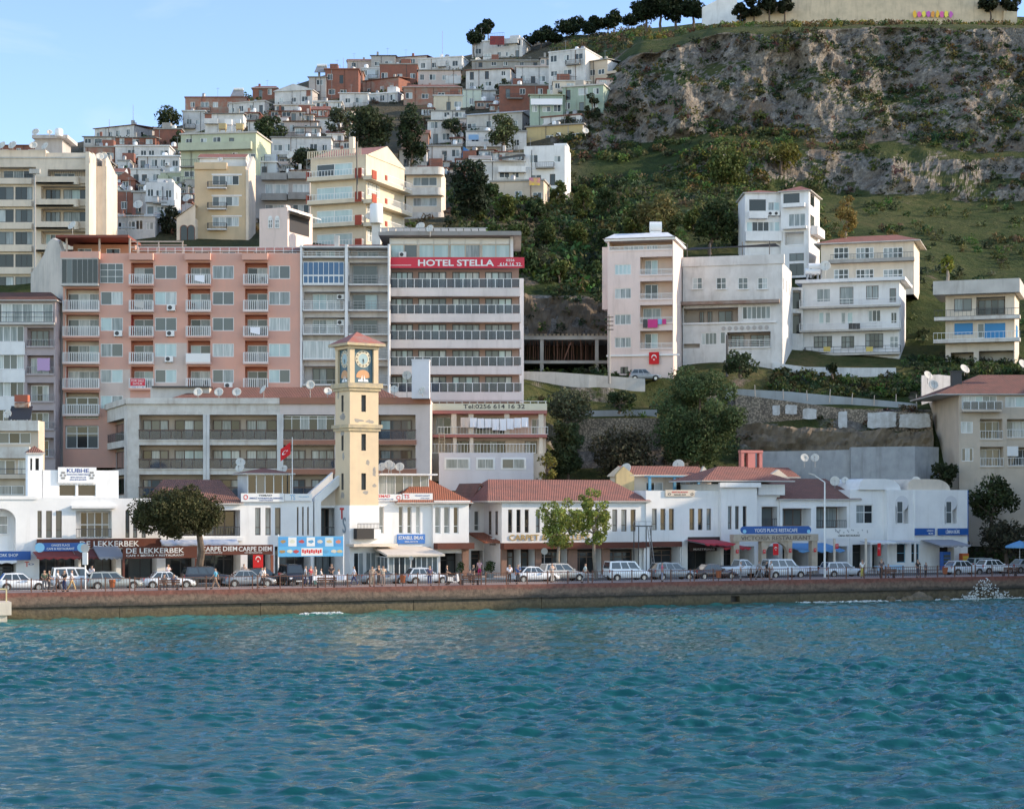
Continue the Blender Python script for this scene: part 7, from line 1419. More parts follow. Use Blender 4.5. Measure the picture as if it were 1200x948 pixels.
 for a,e in((1049.5,1064.5),(1107,1121.5)):
  r=s.pl.rect(a,589.5,e,613.5);s.h.append((*r,.7,0,0));b=MB();uc,ru=(r[0]+r[1])/2,(r[1]-r[0])/2
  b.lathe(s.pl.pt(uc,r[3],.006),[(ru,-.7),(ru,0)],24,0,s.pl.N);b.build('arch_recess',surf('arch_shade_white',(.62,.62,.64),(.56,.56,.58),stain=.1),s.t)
  window(s.pl,r[0]+.12,uc+.1,r[2]+.02,r[3]+.2,.02,s.t,1,2,FRW,(1,0),.06)
 for a,e,k in((1051,1061,2),(1068,1077,2)):s.win(a,637,e,659,1,2,plain('blue_paint',(.08,.25,.42),.6),(0,3))
 s.shop(1101,1118,641,1.2,2,(3,0));s.done()
 for a,e in((1009,1058),(1066,1116)):
  p=s.pl;u0,u1=p.u(a),p.u(e);h=1.15;pr=[(u0,s.z1)]+[(u0+.8-.8*math.cos(R(x)),s.z1+h*math.sin(R(x))**.8)for x in range(15,90,15)]+[(u0+.9,s.z1+h),(u1-1.9,s.z1+h)]+[(u1-1.9+1.9*math.sin(R(x)),s.z1+h*math.cos(R(x)))for x in range(15,91,15)]
  b=MB();b.grid([[p.pt(u,v,-.4)for u,v in pr],[p.pt(u,v,-6.5)for u,v in pr]]);b.poly([p.pt(u,v,-.4)for u,v in pr][::-1]);b.poly([p.pt(u,v,-6.5)for u,v in pr]);b.build('vault',SHOPW if a<1050 else CREAM,s.t)
 b=MB();b.box(s.pl,s.pl.u(1071),s.pl.u(1073),2.1,s.z1-.02,-.02,.1);b.build('corner_strip',SHOPW,s.t);b=MB();b.box(s.pl,s.u1-.02,s.u1+.06,s.z0+3,s.z1,-3,.05);b.build('blue_edge',BLUES,s.t)
 dish(s.pl.pt(s.pl.u(1083),s.z1+.1,-1.5),.75,'small white dish between the two white vaults',190,20,.7)
 sign('shorter blue kiosk board on the shaded face of the vaulted corner',1072.5,619,1095.5,627,.75,BLUES,[('LİMAN',1090,621.3,2,8,FRW),('BÜFE',1091,624.8,2,6,FRW)]);sign('longer blue kiosk board at the end of the vaulted corner',1099.5,619,1135,627,.8,BLUES,[('LİMAN BÜFE',1116.5,622.4,4.2,18,FRW)])
 awning('grey awning of the end kiosk',1101,1138,632,640,.6,4,AWG);awning('pale flat canopy in front of the square cross window bay',1020,1050,633,636.5,.5,2.5,plain('white_canvas',(1,1,1)));awning('second pale canopy below the first arched niche',1050,1078,633,636,.7,2.5,plain('grey_white_canvas',(.5,.5,.52),.8))
 c=RP.pt(RP.u(1155),2.1,6);t=thing('parasol','blue parasol beside the end kiosk','parasol',c);b=MB();b.lathe(c,[(1.55,2.35),(1.5,2.55),(.8,2.85),(.05,3.1)],8);b.build('canopy',surf('blue_red_canvas',(.10,.28,.52),(.14,.30,.50),scale=.8,stain=0),t);b=MB();b.tube(c,c+Vector((0,0,2.9)),.035,n=6);b.build('pole',RAILW,t)
 for k,(px,w_,h_,m,l)in enumerate(((1109.5,.95,1.9,plain('fridge_blue',(.03,.12,.42),.4),'tall blue drinks fridge under the kiosk awning'),(1131.5,.8,1.7,plain('snack_red_yellow',(.5,.12,.04),.5),'red and yellow snack rack under the kiosk awning'))):
  p=Plane(RP.pt(0,0,2.2)[:2],RP.U[:2]);u=p.u(px);t=thing('drinks_fridge' if k==0 else 'snack_rack',l,'fridge' if k==0 else 'rack',p.pt(u,2.1,0));b=MB();b.box(p,u-w_/2,u+w_/2,2.1,2.1+h_,-.6,0);b.build('cabinet',m,t);b=MB()
  for q in range(4):b.box(p,u-w_*.42,u+w_*.42,2.25+q*h_*.2,2.25+q*h_*.2+h_*.15,.003,.04)
  b.build('shelf_front',G_MID if k==0 else plain('snack_yellow',(.6,.42,.05),.5),t)
 p=Plane(RP.pt(0,0,5)[:2],RP.U[:2]);ST=surf('pale_stone',(.46,.39,.31),(.38,.32,.26),scale=2.5,stain=.3,bump=.4)
 t=thing('stone_portico','pale stone restaurant portico with four pillars and central arch','portico',p.pt(p.u(909),2.1,0));z1=p.uv(909,634)[1];z2=p.uv(909,626)[1]
 b=MB();b.box(p,p.u(859.5),p.u(958.5),z1,z2,-.8,.1);b.build('beam',ST,t)
 for a,e in((860,866.5),(892.5,898),(923,928.5),(951.5,958)):b=MB();b.box(p,p.u(a),p.u(e),2.1,z1-.002,-.7,0);b.build('pillar',ST,t)
 b=MB();uc=(p.u(898)+p.u(923))/2;ru=(p.u(923)-p.u(898))/2;zc=z1-ru-.1
 for sg in(-1,1):
  c=[(uc+sg*ru,z1-.004)]+[(uc+sg*ru*math.cos(R(a)),zc+ru*math.sin(R(a)))for a in range(0,91,10)]+[(uc,z1-.004)]
  for k in range(1,len(c)-1):b.poly([p.pt(*c[0],-.05),p.pt(*c[k],-.05),p.pt(*c[k+1],-.05)]);b.poly([p.pt(*c[k],-.05),p.pt(*c[k],-.6),p.pt(*c[k+1],-.6),p.pt(*c[k+1],-.05)])
 b.build('arch',ST,t);u,v=p.uv(909,630.2);text('VICTORIA RESTAURANT',p,u,v,.42,.1,t,plain('bronze_letters',(.12,.09,.07),.5),p.u(950)-p.u(868),'stone_lettering',.03)
 t,p=sign('long blue restaurant board with rounded pale ends on top of the stone portico',872,616.5,948,625.3,5.2,BLUES,[("YOGI'S PLACE RESTACAFE",909.5,621.2,4.2,54,FRW)])
 for cx in(872,947):u,v=p.uv(cx,620.9);b=MB();b.lathe(p.pt(u,v,-.12),[(.36,0),(.36,.13)],16,axis=p.N);b.build('round_end',BLUES,t);b=MB();u,v=p.uv(cx+.5,622.6);b.lathe(p.pt(u,v,.012),[(.2,0),(.2,.012)],10,axis=p.N);b.build('wave_emblem',plain('pale_blue',(1,1,1)),t)
 for px,l in((908.5,'larger Turkish flag hanging in the arch of the stone portico'),):u,v=p.uv(px,643.5);flag(p.pt(u,v,.1),p,.62,1.15,l,hang=True)
 for px,py,l in((864,646,'small red pennant on the first pillar of the stone portico'),(895.5,646,'small red pennant on the second pillar of the stone portico'),(926,645,'small red pennant on the third pillar of the stone portico'),(955,644.5,'small red pennant on the last pillar of the stone portico')):u,v=p.uv(px,py);flag(p.pt(u,v,.03),p,.28,.38,l,hang=True)
 awning('red awning with white stripes between dark fascia and stone portico',826,862,632,638,.5,5,plain('bright_red_awning',(.38,.03,.05),.8));awning('lower red awning behind the first stone pillar',848,880,637,643,.6,4.4,plain('bright_red_awning',(1,1,1)));awning('blue and white striped awning under the stone portico end',936,990,636,646,.6,4.5,AWB)
 t,p=sign('white restaurant board with grey scribbled pictures on two pale posts',968,618.5,1024,630.5,5,FRW,[('LİMAN RESTAURANT',995,627,2.4,28,BLACKT)])
 for px in(978.5,1015.5):b=MB();u=p.u(px);b.box(p,u-.1,u+.1,2.11,p.uv(px,631)[1],-.2,-.05);b.build('post',CREAM,t)
 b=MB()
 for k in range(18):u,v=p.uv(972+rnd.random()*48,620+rnd.random()*4.5);b.lathe(p.pt(u,v,.004),[(.09,0),(.09,.005)],5,axis=p.N)
 b.build('scribble',plain('pale_grey_print',(.35,.36,.38),.6),t)
 for px,py,l in((980.5,640,'small Turkish flag beside the post of the white restaurant board'),(1034,644,'Turkish flag by the shop door under the pale canopy')):u,v=p.uv(px,py);flag(p.pt(u,v,-.6 if px>1000 else .05),p,.35 if px<1000 else .4,.5 if px<1000 else 1.3,l,hang=True)
row()
# --- clock tower
def clock_tower():
 a=R(32);C=RP.pt(RP.u(410,2.2),0,2.2);W=3.1
 fp=Plane(C[:2],(math.cos(a),math.sin(a)));k=Vector((-math.sin(a),math.cos(a)));lp=Plane((C.x+k.x*W,C.y+k.y*W),(-k.x,-k.y))
 W=fp.u(443.5);L=W;lp=Plane((C.x+k.x*L,C.y+k.y*L),(-k.x,-k.y))
 YT=surf('tower_yellow',(.66,.52,.35),(.58,.46,.32),scale=.5,stain=.4,stain_rgb=(.4,.36,.3));LED=surf('tower_ledge',(.55,.44,.27),(.36,.31,.24),scale=2,stain=.6,stain_rgb=(.2,.18,.15))
 t=thing('clock_tower','tall yellow clock tower with red pyramid roof and flaking ledges','clock tower',fp.pt(W/2,2.1,-W/2));z=lambda y:fp.uv(426,y)[1]
 def blk(b,e,z0,z1,mi=0):b.box(fp,-e,W+e,z0,z1,-W-e,e,mi)
 b=MB();hf=[];hl=[]
 for y0,y1 in((463,482.5),(508.5,528),(554.5,574)):hf.append((W*.40,W*.56,z(y1),z(y0),.35,1,1));hl.append((L*.42,L*.57,z(y1),z(y0),.35,1,1))
 wall_holes(b,fp,0,W,z(592),z(455),hf);wall_holes(b,lp,0,L,z(592),z(455),hl)
 bk=Plane(fp.pt(W,0,-W)[:2],(-fp.U.x,-fp.U.y));rt=Plane(fp.pt(W,0,0)[:2],(k.x,k.y));wall_holes(b,bk,0,W,z(592),z(455),[]);wall_holes(b,rt,0,W,z(592),z(455),[])
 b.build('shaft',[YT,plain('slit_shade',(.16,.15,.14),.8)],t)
 b=MB();blk(b,.06,2.1,z(592)-.002);b.build('base',SHOPW,t)
 for y0,y1,e in((497.5,503.5,.28),(449,456.5,.32)):b=MB();blk(b,e,z(y1)+.15,z(y0));blk(b,e*.55,z(y1)-.12,z(y1)+.149);b.build('ledge',LED,t)
 b=MB();blk(b,-.42,z(449)+.003,z(406));blk(b,.05,z(409),z(405.6));
 for u,d in((.0,0),(W-.5,0),(0,-W+.5),(W-.5,-W+.5)):b.box(fp,u,u+.5,z(449)+.002,z(409)-.002,d-.5,d)
 b.build('belfry',YT,t)
 for pl,w_,nm in((fp,W,'clock_panel'),(lp,L,'clock_panel')):
  b=MB();b.box(pl,.5,w_-.5,z(448.5),z(409.3),-.6,-.24);p_=b.build(nm,plain('panel_blue_green',(.045,.11,.15),.5),t);u=w_/2;v=z(420.5);ro=.82
  b=MB();n=28;c1=[pl.pt(u+math.cos(2*math.pi*i/n)*ro,v+math.sin(2*math.pi*i/n)*ro,-.22)for i in range(n+1)];c2=[pl.pt(u+math.cos(2*math.pi*i/n)*ro*.6,v+math.sin(2*math.pi*i/n)*ro*.6,-.2)for i in range(n+1)];b.grid([c1,c2]);b.build('dial_ring',plain('dial_cream',(.55,.50,.38),.5),p_)
  b=MB();b.lathe(pl.pt(u,v,-.24),[(ro*.6,0),(ro*.6,.03)],24,0,pl.N);b.build('dial_centre',plain('dial_pale_blue',(.30,.42,.46),.4),p_)
  b=MB()
  for i in range(12):an=i*math.pi/6;x,y=u+math.cos(an)*ro*.82,v+math.sin(an)*ro*.82;b.box(pl,x-.05,x+.05,y-.06,y+.06,-.2,-.19)
  b.build('dial_numeral',FRB,p_)
  b=MB();q=lambda x,y,w2,d:pl.pt(u+x,v+y,d);b.poly([q(-.05,0,0,-.17),q(0,-.62,0,-.17),q(.05,0,0,-.17)]);b.poly([q(-.04,0,0,-.165),q(.04,0,0,-.165),q(.12,-.42,0,-.165)]);b.build('hand',BLACKT,p_)
  v2=z(441);b=MB();pts=[(u,v2-.2)]+[(u+math.cos(R(x))*.72,v2+math.sin(R(x))*.62)for x in range(-10,191,20)];b.poly([pl.pt(*w2,-.22)for w2 in pts]);b.build('emblem_fan',plain('emblem_orange',(.55,.28,.13),.5),p_)
  for sg in(-1,1):b=MB();pts=[(u+sg*.03,v2-.5),(u+sg*.55,v2-.5),(u+sg*.5,v2-.3),(u+sg*.22,v2-.25),(u+sg*.1,v2+.15)];b.poly([pl.pt(*w2,-.21)for w2 in(pts if sg>0 else pts[::-1])]);b.build('emblem_horn',FRW,p_)
 b=MB();e=.5;blk(b,e,z(405.5)+.002,z(402.5));b.build('eave',LED,t)
 b=MB();zz=z(402.5)+.003;ap=fp.pt(W/2,z(387.5),-W/2);c=[fp.pt(-e,zz,e),fp.pt(W+e,zz,e),fp.pt(W+e,zz,-W-e),fp.pt(-e,zz,-W-e)]
 for i in range(4):b.poly([c[i],c[(i+1)%4],ap])
 b.build('roof',surf('faded_red_roof',(.36,.12,.09),(.28,.17,.15),scale=1.2,stain=.5,stain_rgb=(.3,.28,.26)),t)
 pt=surf('bare_render_patch',(.36,.33,.29),(.28,.26,.24),scale=2,stain=.4)
 for pl,px,y,rx,ry in((fp,.62,542,.28,.3),(fp,.85,553,.22,.5),(fp,.55,577,.35,.2),(lp,.5,580,.4,.45),(lp,.55,534,.3,.45),(fp,.3,493,.55,.2),(fp,.7,494,.5,.22),(lp,.5,488,.6,.4),(lp,.2,462,.2,.5),(fp,.85,569,.3,.2),(lp,.5,499+8,.5,.3)):
  b=MB();u,v=W*px,z(y);b.poly([pl.pt(min(W-.03,max(.03,u+math.cos(i*.45)*rx*rnd.uniform(.5,1.1))),v+math.sin(i*.45)*ry*rnd.uniform(.5,1.1),.006)for i in range(14)]);b.build('render_patch',pt,t)
 u=lp.u(404);v=z(611);text('T',lp,L*.52,v+.75,1.05,.08,t,REDT,.8,'red_initial',.05,.03);text('S',lp,L*.68,v-.35,1.5,.08,t,plain('steel_grey_letters',(.22,.28,.33),.5),.6,'grey_initial',.05)
 r=fp.rect(414,619,434,631.5);b=MB();b.box(fp,*r,.07,.75);b.build('black_box_sign',SHOPD,t);r=fp.rect(434.5,620,443,631);b=MB();b.box(fp,*r,.07,.6);b.build('air_conditioner',FRW,t);bars_rail(fp,W*.15,W*.9,z(619.5),z(613),.7,t,METALD,.15,.03)
 r=fp.rect(412,637,440,640);b=MB();b.box(fp,-.4,W+1.2,r[2],r[3],-.02,1.6);b.build('canopy',CREAM,t)
 for x in(.3,1.6):window(fp,x,x+1.1,2.15,2.15+2.4,.09,t,2,1,FRW,(3,0),.08,name='shop_window')
clock_tower()
# --- trees, shrubs and scrub
def leafmat():
 m,t,b=newmat('foliage');L=t.links.new
 v=_n(t,'ShaderNodeVertexColor');v.layer_name='tint';L(v.outputs[0],b.inputs['Base Color']);b.inputs['Roughness'].default_value=.75;b.inputs['Specular IOR Level'].default_value=.2
 tr=_n(t,'ShaderNodeBsdfTranslucent');L(v.outputs[0],tr.inputs[0]);mx=_n(t,'ShaderNodeMixShader');mx.inputs[0].default_value=.25;L(b.outputs[0],mx.inputs[1]);L(tr.outputs[0],mx.inputs[2]);L(mx.outputs[0],t.nodes['Material Output'].inputs[0])
 return m
LEAF=leafmat();BARK=surf('bark',(.13,.10,.075),(.08,.06,.05),scale=4,stain=.3,bump=.6);BARKP=surf('pale_bark',(.27,.23,.19),(.2,.17,.14),scale=4,stain=.3)
NR=np.random.RandomState(11)
def leaf_cloud(C,Rr,N,size,col,flat=.85,shell=.55):
 """N leaf quads in each blob (centres C, radii Rr)"""
 C=np.asarray(C,float);k=len(C);N=np.broadcast_to(N,(k,));idx=np.repeat(np.arange(k),N);n=len(idx)
 d=NR.randn(n,3);d/=np.linalg.norm(d,axis=1)[:,None];r=(shell+(1-shell)*NR.rand(n))**.8
 p=C[idx]+d*(np.asarray(Rr)[idx]*r)[:,None]*np.array([1,1,flat])
 a=NR.randn(n,3)+d*.6;a/=np.linalg.norm(a,axis=1)[:,None];b=np.cross(a,NR.randn(n,3));b/=np.linalg.norm(b,axis=1)[:,None];c=np.cross(a,b)
 s=(size if np.isscalar(size)else np.asarray(size)[idx])*NR.uniform(.6,1.35,n);b=b*s[:,None];c=c*(s*.62)[:,None]
 V=np.stack([p-b,p+c*.9,p+b,p-c*.9],1).reshape(-1,3);Fq=np.arange(n*4).reshape(-1,4)
 col=np.asarray(col,float);col=col if col.ndim==2 else np.repeat(col[None],k,0)
 blob=NR.uniform(.72,1.28,k)[idx]*NR.uniform(.65,1.4,n);t=col[idx]*blob[:,None];t[:,0]*=NR.uniform(.85,1.2,n)
 return V,Fq,np.repeat(np.concatenate([t,np.ones((n,1))],1),4,0)
def put(name,data,parent=None,mat=None):
 V,Fq,A=data
 o=np_mesh(name,V-(np.array(wloc(parent))if parent else 0),Fq,mat or LEAF,False,A)
 if parent:o.parent=parent
 return o
GREEN=(.058,.085,.028);DARKG=(.032,.050,.023);OLIVE=(.095,.105,.042);LIGHTG=(.21,.25,.06);YELG=(.16,.15,.04);GREYG=(.07,.085,.05);BROWNG=(.07,.055,.035);PINEC=(.016,.028,.013);DRYG=(.12,.10,.05)
def tree(label,px,py,Y,box,col=GREEN,leaf=.22,n=1500,nb=16,name='tree',cat='tree',trunk=None,bark=None,grp=None,br=.36,flat=.85,top=None,ground_it=False,lean=0):
 if ground_it and 260<=Y<415:Y=stand_at((px,),py)
 x0,y0,x1,y1=box;base=P(px,py,Y)
 if ground_it:base.z=ground(base.x,base.y)-.1
 c=P((x0+x1)/2,(y0+y1)/2,Y);rx=(x1-x0)/2/F*Y;rz=(y1-y0)/2/F*Y
 t=thing(name,label,cat,base,grp);C=[];Rr=[]
 for i in range(nb):
  d=Vector((NR.randn(),NR.randn(),NR.randn())).normalized();q=NR.uniform(.35,1)**.6;r=br*min(rx,rz*1.3)*NR.uniform(.7,1.25);
  if flat<.7 and d.z<0:d.z*=.5
  C.append((c.x+d.x*max(rx-r,.1)*q,c.y+d.y*max(rx*.9-r,.1)*q,c.z+d.z*max(rz-r*.8,.1)*q));Rr.append(r)
 put('crown',leaf_cloud(C,Rr,max(20,n//nb),leaf,col),t)
 b=MB();r0=trunk or max(.12,rx*.07);hub=Vector((base.x*.35+c.x*.65+lean,base.y,c.z-rz*.5));hub.z=max(hub.z,base.z+.4);mid=base.lerp(hub,.5)+Vector((rnd.uniform(-.1,.1)*rx,0,0))
 b.tube(base-Vector((0,0,.3)),mid,r0*1.25,r0,8);b.tube(mid,hub,r0,r0*.8,8)
 for q in C[:min(9,nb)]:b.tube(hub,Vector(q),r0*.5,r0*.13,5)
 b.build('trunk',bark or BARK,t);return t
def trees():
 q=RP.pt(RP.u(228,6),2.1,6);Yp=q.y
 tree('big round dark pine with leaning trunk in front of the brown restaurant boards',231,676,Yp,(146,565,270,634),(.062,.066,.028),.12,30000,70,'pine_tree',trunk=.3,br=.34,lean=1.2)
 for px,bx,l in((655,(619,580,692,648),'light green plane tree with pale trunk, nearer the carpet lettering'),(699,(668,568,720,644),'light green plane tree with forked pale trunk before the red roof')):
  q=RP.pt(RP.u(px,8),2.1,8);tree(l,px,HY-(2.1-CH)*F/q.y,q.y,bx,LIGHTG,.12,5200,46,'plane_tree',trunk=.16,bark=BARKP,br=.21)
 tree('massive dark fig tree above the red roofs in the middle of the slope',820,556,214,(752,424,882,560),(.066,.10,.042),.17,26000,95,trunk=.5,br=.25)
 tree('dark leafy tree on the terrace of the worn white house',868,440,226,(842,408,898,446),(.035,.055,.025),.22,1200,18)
 tree('grey green bush tree against the pale retaining wall',668,500,215,(634,448,702,502),GREYG,.18,3600,34)
 tree('dark ivy covered tree beside the cream guest house',665,585,212,(640,486,692,566),(.05,.072,.034),.2,5500,34)
 tree('brownish thicket tree below the rubble stone wall',730,585,211,(682,494,776,570),(.06,.058,.035),.2,5500,40)
 tree('yellow green sapling beside the grey lower block',640,572,202,(624,526,657,566),YELG,.16,700,12)
 tree('small dark shrub on the low wall between bushes',725,482,219,(706,452,748,484),DARKG,.2,700,10)
 tree('dark bush at the corner of the tan apartment building',1104,575,211,(1084,532,1128,578),(.035,.045,.02),.22,1200,14)
 tree('olive green bush spilling over the end of the kiosk yard',1162,640,206,(1128,552,1198,622),(.05,.065,.026),.22,2600,26)
 tree('big grey brown shrub mass behind the parked white cars',1180,668,204,(1140,600,1215,662),(.055,.055,.035),.22,2200,24)
 tree('round clipped bush in front of the broad white house wall',976,441,233,(965,420,985,442),DARKG,.18,500,6)
 tree('yellowish birch tree beside the cream villa roof',991,285,262,(974,222,1010,284),(.17,.13,.04),.2,1300,18,'birch_tree',trunk=.14,bark=BARKP)
 tree('small bright tree beside the brick wall of the cream villa',1110,330,250,(1099,298,1122,322),(.15,.17,.03),.2,600,10,trunk=.2,bark=BARKP)
 tree('round mid green bush tree on the ledge under the cliff',850,222,318,(820,168,884,226),(.075,.10,.028),.32,2600,28,ground_it=True)
 tree('pale yellow green tree above the pale pink building',772,300,285,(736,220,806,290),(.11,.105,.04),.28,2200,24,ground_it=True)
 tree('dark green tree with bright tips right of the yellow green one',832,300,280,(806,232,868,296),(.04,.06,.022),.28,2200,24,ground_it=True)
 tree('sunny yellow bush on the ledge under the middle of the cliff',915,205,330,(888,160,945,200),(.12,.12,.03),.3,1200,14,ground_it=True)
 tree('olive tree standing in front of the bare concrete house',590,185,340,(566,126,613,178),(.07,.09,.04),.28,1800,24,trunk=.35,ground_it=True)
 tree('tall dark conifer beside the white villa',548,275,292,(524,176,578,262),(.018,.03,.016),.3,3000,34,ground_it=True)
 tree('wide dark tree filling the gap in the middle of the old houses',436,205,345,(398,116,470,190),(.036,.05,.024),.34,3600,36,ground_it=True)
 tree('second dark tree right of the wide one among the old houses',482,205,340,(462,120,506,198),(.025,.04,.02),.34,2200,24,ground_it=True)
 tree('pale leafed tree beside the wide dark one on the slope',400,165,368,(378,120,418,166),GREYG,.3,1300,18,ground_it=True)
 tree('dark tree beside the roof of the pale green apartments',318,170,365,(292,134,348,168),(.035,.055,.022),.3,1800,20,ground_it=True)
 tree('dark tree on the skyline left of the long brick house',197,160,425,(176,122,216,156),(.04,.055,.024),.32,1500,18,ground_it=True)
 tree('small dark tree below the skyline tree by the brick house',208,170,405,(198,152,218,172),DARKG,.3,500,8,ground_it=True)
 tree('bush beside the grey flats below the long white house',355,205,330,(332,170,380,200),(.05,.065,.035),.28,1300,16,ground_it=True)
 tree('bush in the yard behind the ochre house',195,275,320,(180,240,216,276),(.04,.05,.03),.28,900,12,ground_it=True)
 tree('dark bush next to the small green house at the cliff',695,140,378,(683,106,707,148),(.03,.042,.024),.28,800,10,ground_it=True)
 tree('dark tree against the wall of the tall plain white house',538,170,355,(514,136,546,162),(.04,.058,.03),.28,900,12,ground_it=True)
 tree('small tree on the terrace of the white tiled house',590,105,425,(576,92,602,110),(.04,.055,.028),.3,400,6,ground_it=True)
 for px,y0,y1,w,l in((497,208,262,13,'dark thin tree beside the rounded balconies'),):pass
 for i,(px,py,w,h)in enumerate(((535,262,26,40),(560,262,24,30),(592,262,30,36),(628,262,30,34),(655,250,28,40),(684,262,34,46),(712,262,34,50),(640,292,40,34),(676,296,40,36),(712,300,40,36),(605,288,36,30),(742,285,34,44),(575,245,26,36),(700,330,30,26),(655,330,34,26),(620,320,30,26),(790,290,34,40),(812,275,30,36),(865,290,28,36),(905,285,26,40),(940,275,26,30))):
  Y=stand_at((px,),py);tree('one of the dark bushy trees crowding the slope below the cliff',px,py,Y-1,(px-w/2,py-h,px+w/2,py+2),(.040+.018*(i%3),.064+.016*(i%3),.026),.24,1900,18,'hillside_tree',grp='dark bushy trees below the cliff',ground_it=True)
 for i,(px,y0,y1,w)in enumerate(((556,32,58,18),(567,26,46,14),(572,22,40,12),(634,34,56,22),(641,28,58,18),(622,40,58,18),(651,38,60,18),(664,22,52,24),(676,18,50,20),(690,26,46,14),(697,16,44,16),(712,18,44,22),(720,10,42,14),(738,14,40,20))):
  Y=474-(i>2)*4+(i%3)*5;z=ground((px-CX)/F*Y,Y);pb=HY-(z-CH)*F/Y;tree('one of the dark umbrella pines strung along the ridge above the white houses',px,pb,Y,(px-w*.78,y0,px+w*.78,min(y1-2,pb-2)),PINEC,.32,1500,20,'pine_tree',grp='pines along the ridge',br=.42,flat=.6,trunk=.15)
 for i,(px,y0,y1,w)in enumerate(((758,-8,26,30),(775,-14,24,34),(793,-12,26,30),(812,-6,22,24))):tree('one of the tall dark pines beside the white wall on the cliff top',px,y1+6,440,(px-w*.72,y0,px+w*.72,y1+4),PINEC,.36,3200,30,'pine_tree',grp='tall pines by the white wall',ground_it=True,trunk=.3)
 for i,(px,y0,y1,w)in enumerate(((868,0,26,26),(884,-8,22,26),(902,-10,18,28),(920,-6,18,24),(1160,-8,16,30),(1185,-8,20,30))):tree('one of the pines growing against the fortress wall',px,y1+8,419,(px-w/2,y0,px+w/2,y1),(.022,.03,.016),.4,900,12,'pine_tree',grp='pines against the fortress wall',ground_it=True,trunk=.2)
 C,Rr,cols=[],[],[]
 def sc(n,x0,x1,Y0,Y1,r0,r1,pal,dens=.5,sc_=.05):
  k=0
  while k<n:
   px,Y=rnd.uniform(x0,x1),rnd.uniform(Y0,Y1);x=(px-CX)/F*Y
   if mnoise.fractal((x*sc_,Y*sc_*1.5,2.0),1,2,3)<rnd.uniform(-.6,.5)*dens*2:k+=.34;continue
   r=rnd.uniform(r0,r1);C.append((x,Y-r*.3-max(0,(Y-345))*0,ground(x,Y)+r*.25));Rr.append(r);cols.append([v*rnd.uniform(.7,1.3)for v in rnd.choice(pal)]);k+=1
 sc(500,640,1300,352,366,.5,1.5,(GREEN,OLIVE,DARKG,DRYG));sc(600,650,1300,392,425,.5,1.3,(OLIVE,DRYG,GREEN,YELG));sc(650,640,960,285,345,.6,1.7,(GREEN,DARKG,OLIVE));sc(160,960,1300,290,338,.5,1.3,(GREEN,OLIVE));sc(420,800,900,325,350,.6,1.4,(YELG,OLIVE,GREEN));sc(190,960,1300,250,310,.4,1.2,(GREEN,OLIVE,DARKG));sc(700,530,800,250,320,.8,2.2,(DARKG,GREEN));sc(650,100,660,270,475,.6,1.7,(GREYG,DARKG,GREEN,BROWNG));sc(300,640,760,430,480,.5,1.2,(DRYG,OLIVE,GREEN))
 vi=np.nonzero(A_[:,0]>.25)[0];k=0
 while k<1500:
  v=V_[rnd.choice(vi)]
  if mnoise.fractal((v[0]*.07,v[2]*.10,4.0),1,2,4)<rnd.uniform(-.5,.35):continue
  r=rnd.uniform(.3,1.35);C.append((v[0],v[1]-r*.2,v[2]+r*.1));Rr.append(r);cols.append([q*rnd.uniform(.6,1.2)for q in rnd.choice((GREEN,DARKG,DARKG,OLIVE,DRYG,BROWNG))]);k+=1
 N=[int(18+20*r)for r in Rr];o=put('scrub',leaf_cloud(C,Rr,N,[.16+.12*r for r in Rr],cols,.75,.3));tag(o,kind='stuff')
 C,Rr,cols=[],[],[]
 sc(360,900,1100,229,236,.4,.9,(GREEN,DARKG));sc(160,620,900,221,229,.4,1.0,(GREEN,GREYG));sc(260,620,960,206,219,.5,1.3,(DARKG,GREEN,BROWNG));sc(140,930,1100,213,226,.3,.7,(BROWNG,OLIVE));sc(160,620,740,232,250,.4,1.0,(DARKG,GREEN));sc(200,1060,1200,231,245,.4,1.0,(GREEN,DARKG));sc(200,1080,1260,206,216,.5,1.2,(BROWNG,GREYG,GREEN))
 o=put('undergrowth',leaf_cloud(C,Rr,[int(26+24*r)for r in Rr],.2,cols,.8,.3));tag(o,kind='stuff')
trees()
# --- vehicles
TYRE=plain('tyre_rubber',(.02,.02,.02),.8);RIM=plain('alloy_rim',(.45,.45,.46),.35,.8);CARGL=plain('car_glass',(.03,.04,.045),.05,0,Coat_Weight=1);LAMPW=plain('headlamp_glass',(.65,.66,.68),.15);LAMPR=plain('tail_lamp',(.4,.02,.02),.2);BLK=plain('black_trim',(.025,.025,.025),.6)
SHAPES={
'hatch':(3.95,.84,.28,.82,.92,1.45,.68,.50,.14,.03),'sedan':(4.45,.86,.27,.80,.90,1.42,.68,.52,.27,.13),'van':(4.25,.87,.30,.98,1.10,1.82,.76,.62,.03,.0),'mpv':(4.3,.88,.3,.90,1.02,1.62,.74,.56,.08,.02),'suv':(4.6,.92,.4,1.02,1.12,1.75,.70,.54,.06,.02),'pickup':(5.0,.9,.42,1.05,1.12,1.75,.72,.58,.42,.38),'estate':(4.6,.87,.27,.82,.92,1.46,.68,.52,.08,.02)}
PROTO={}
def paint(nm,c):return plain('paint_'+nm,c,.3,.0,Coat_Weight=.8,Coat_Roughness=.05)
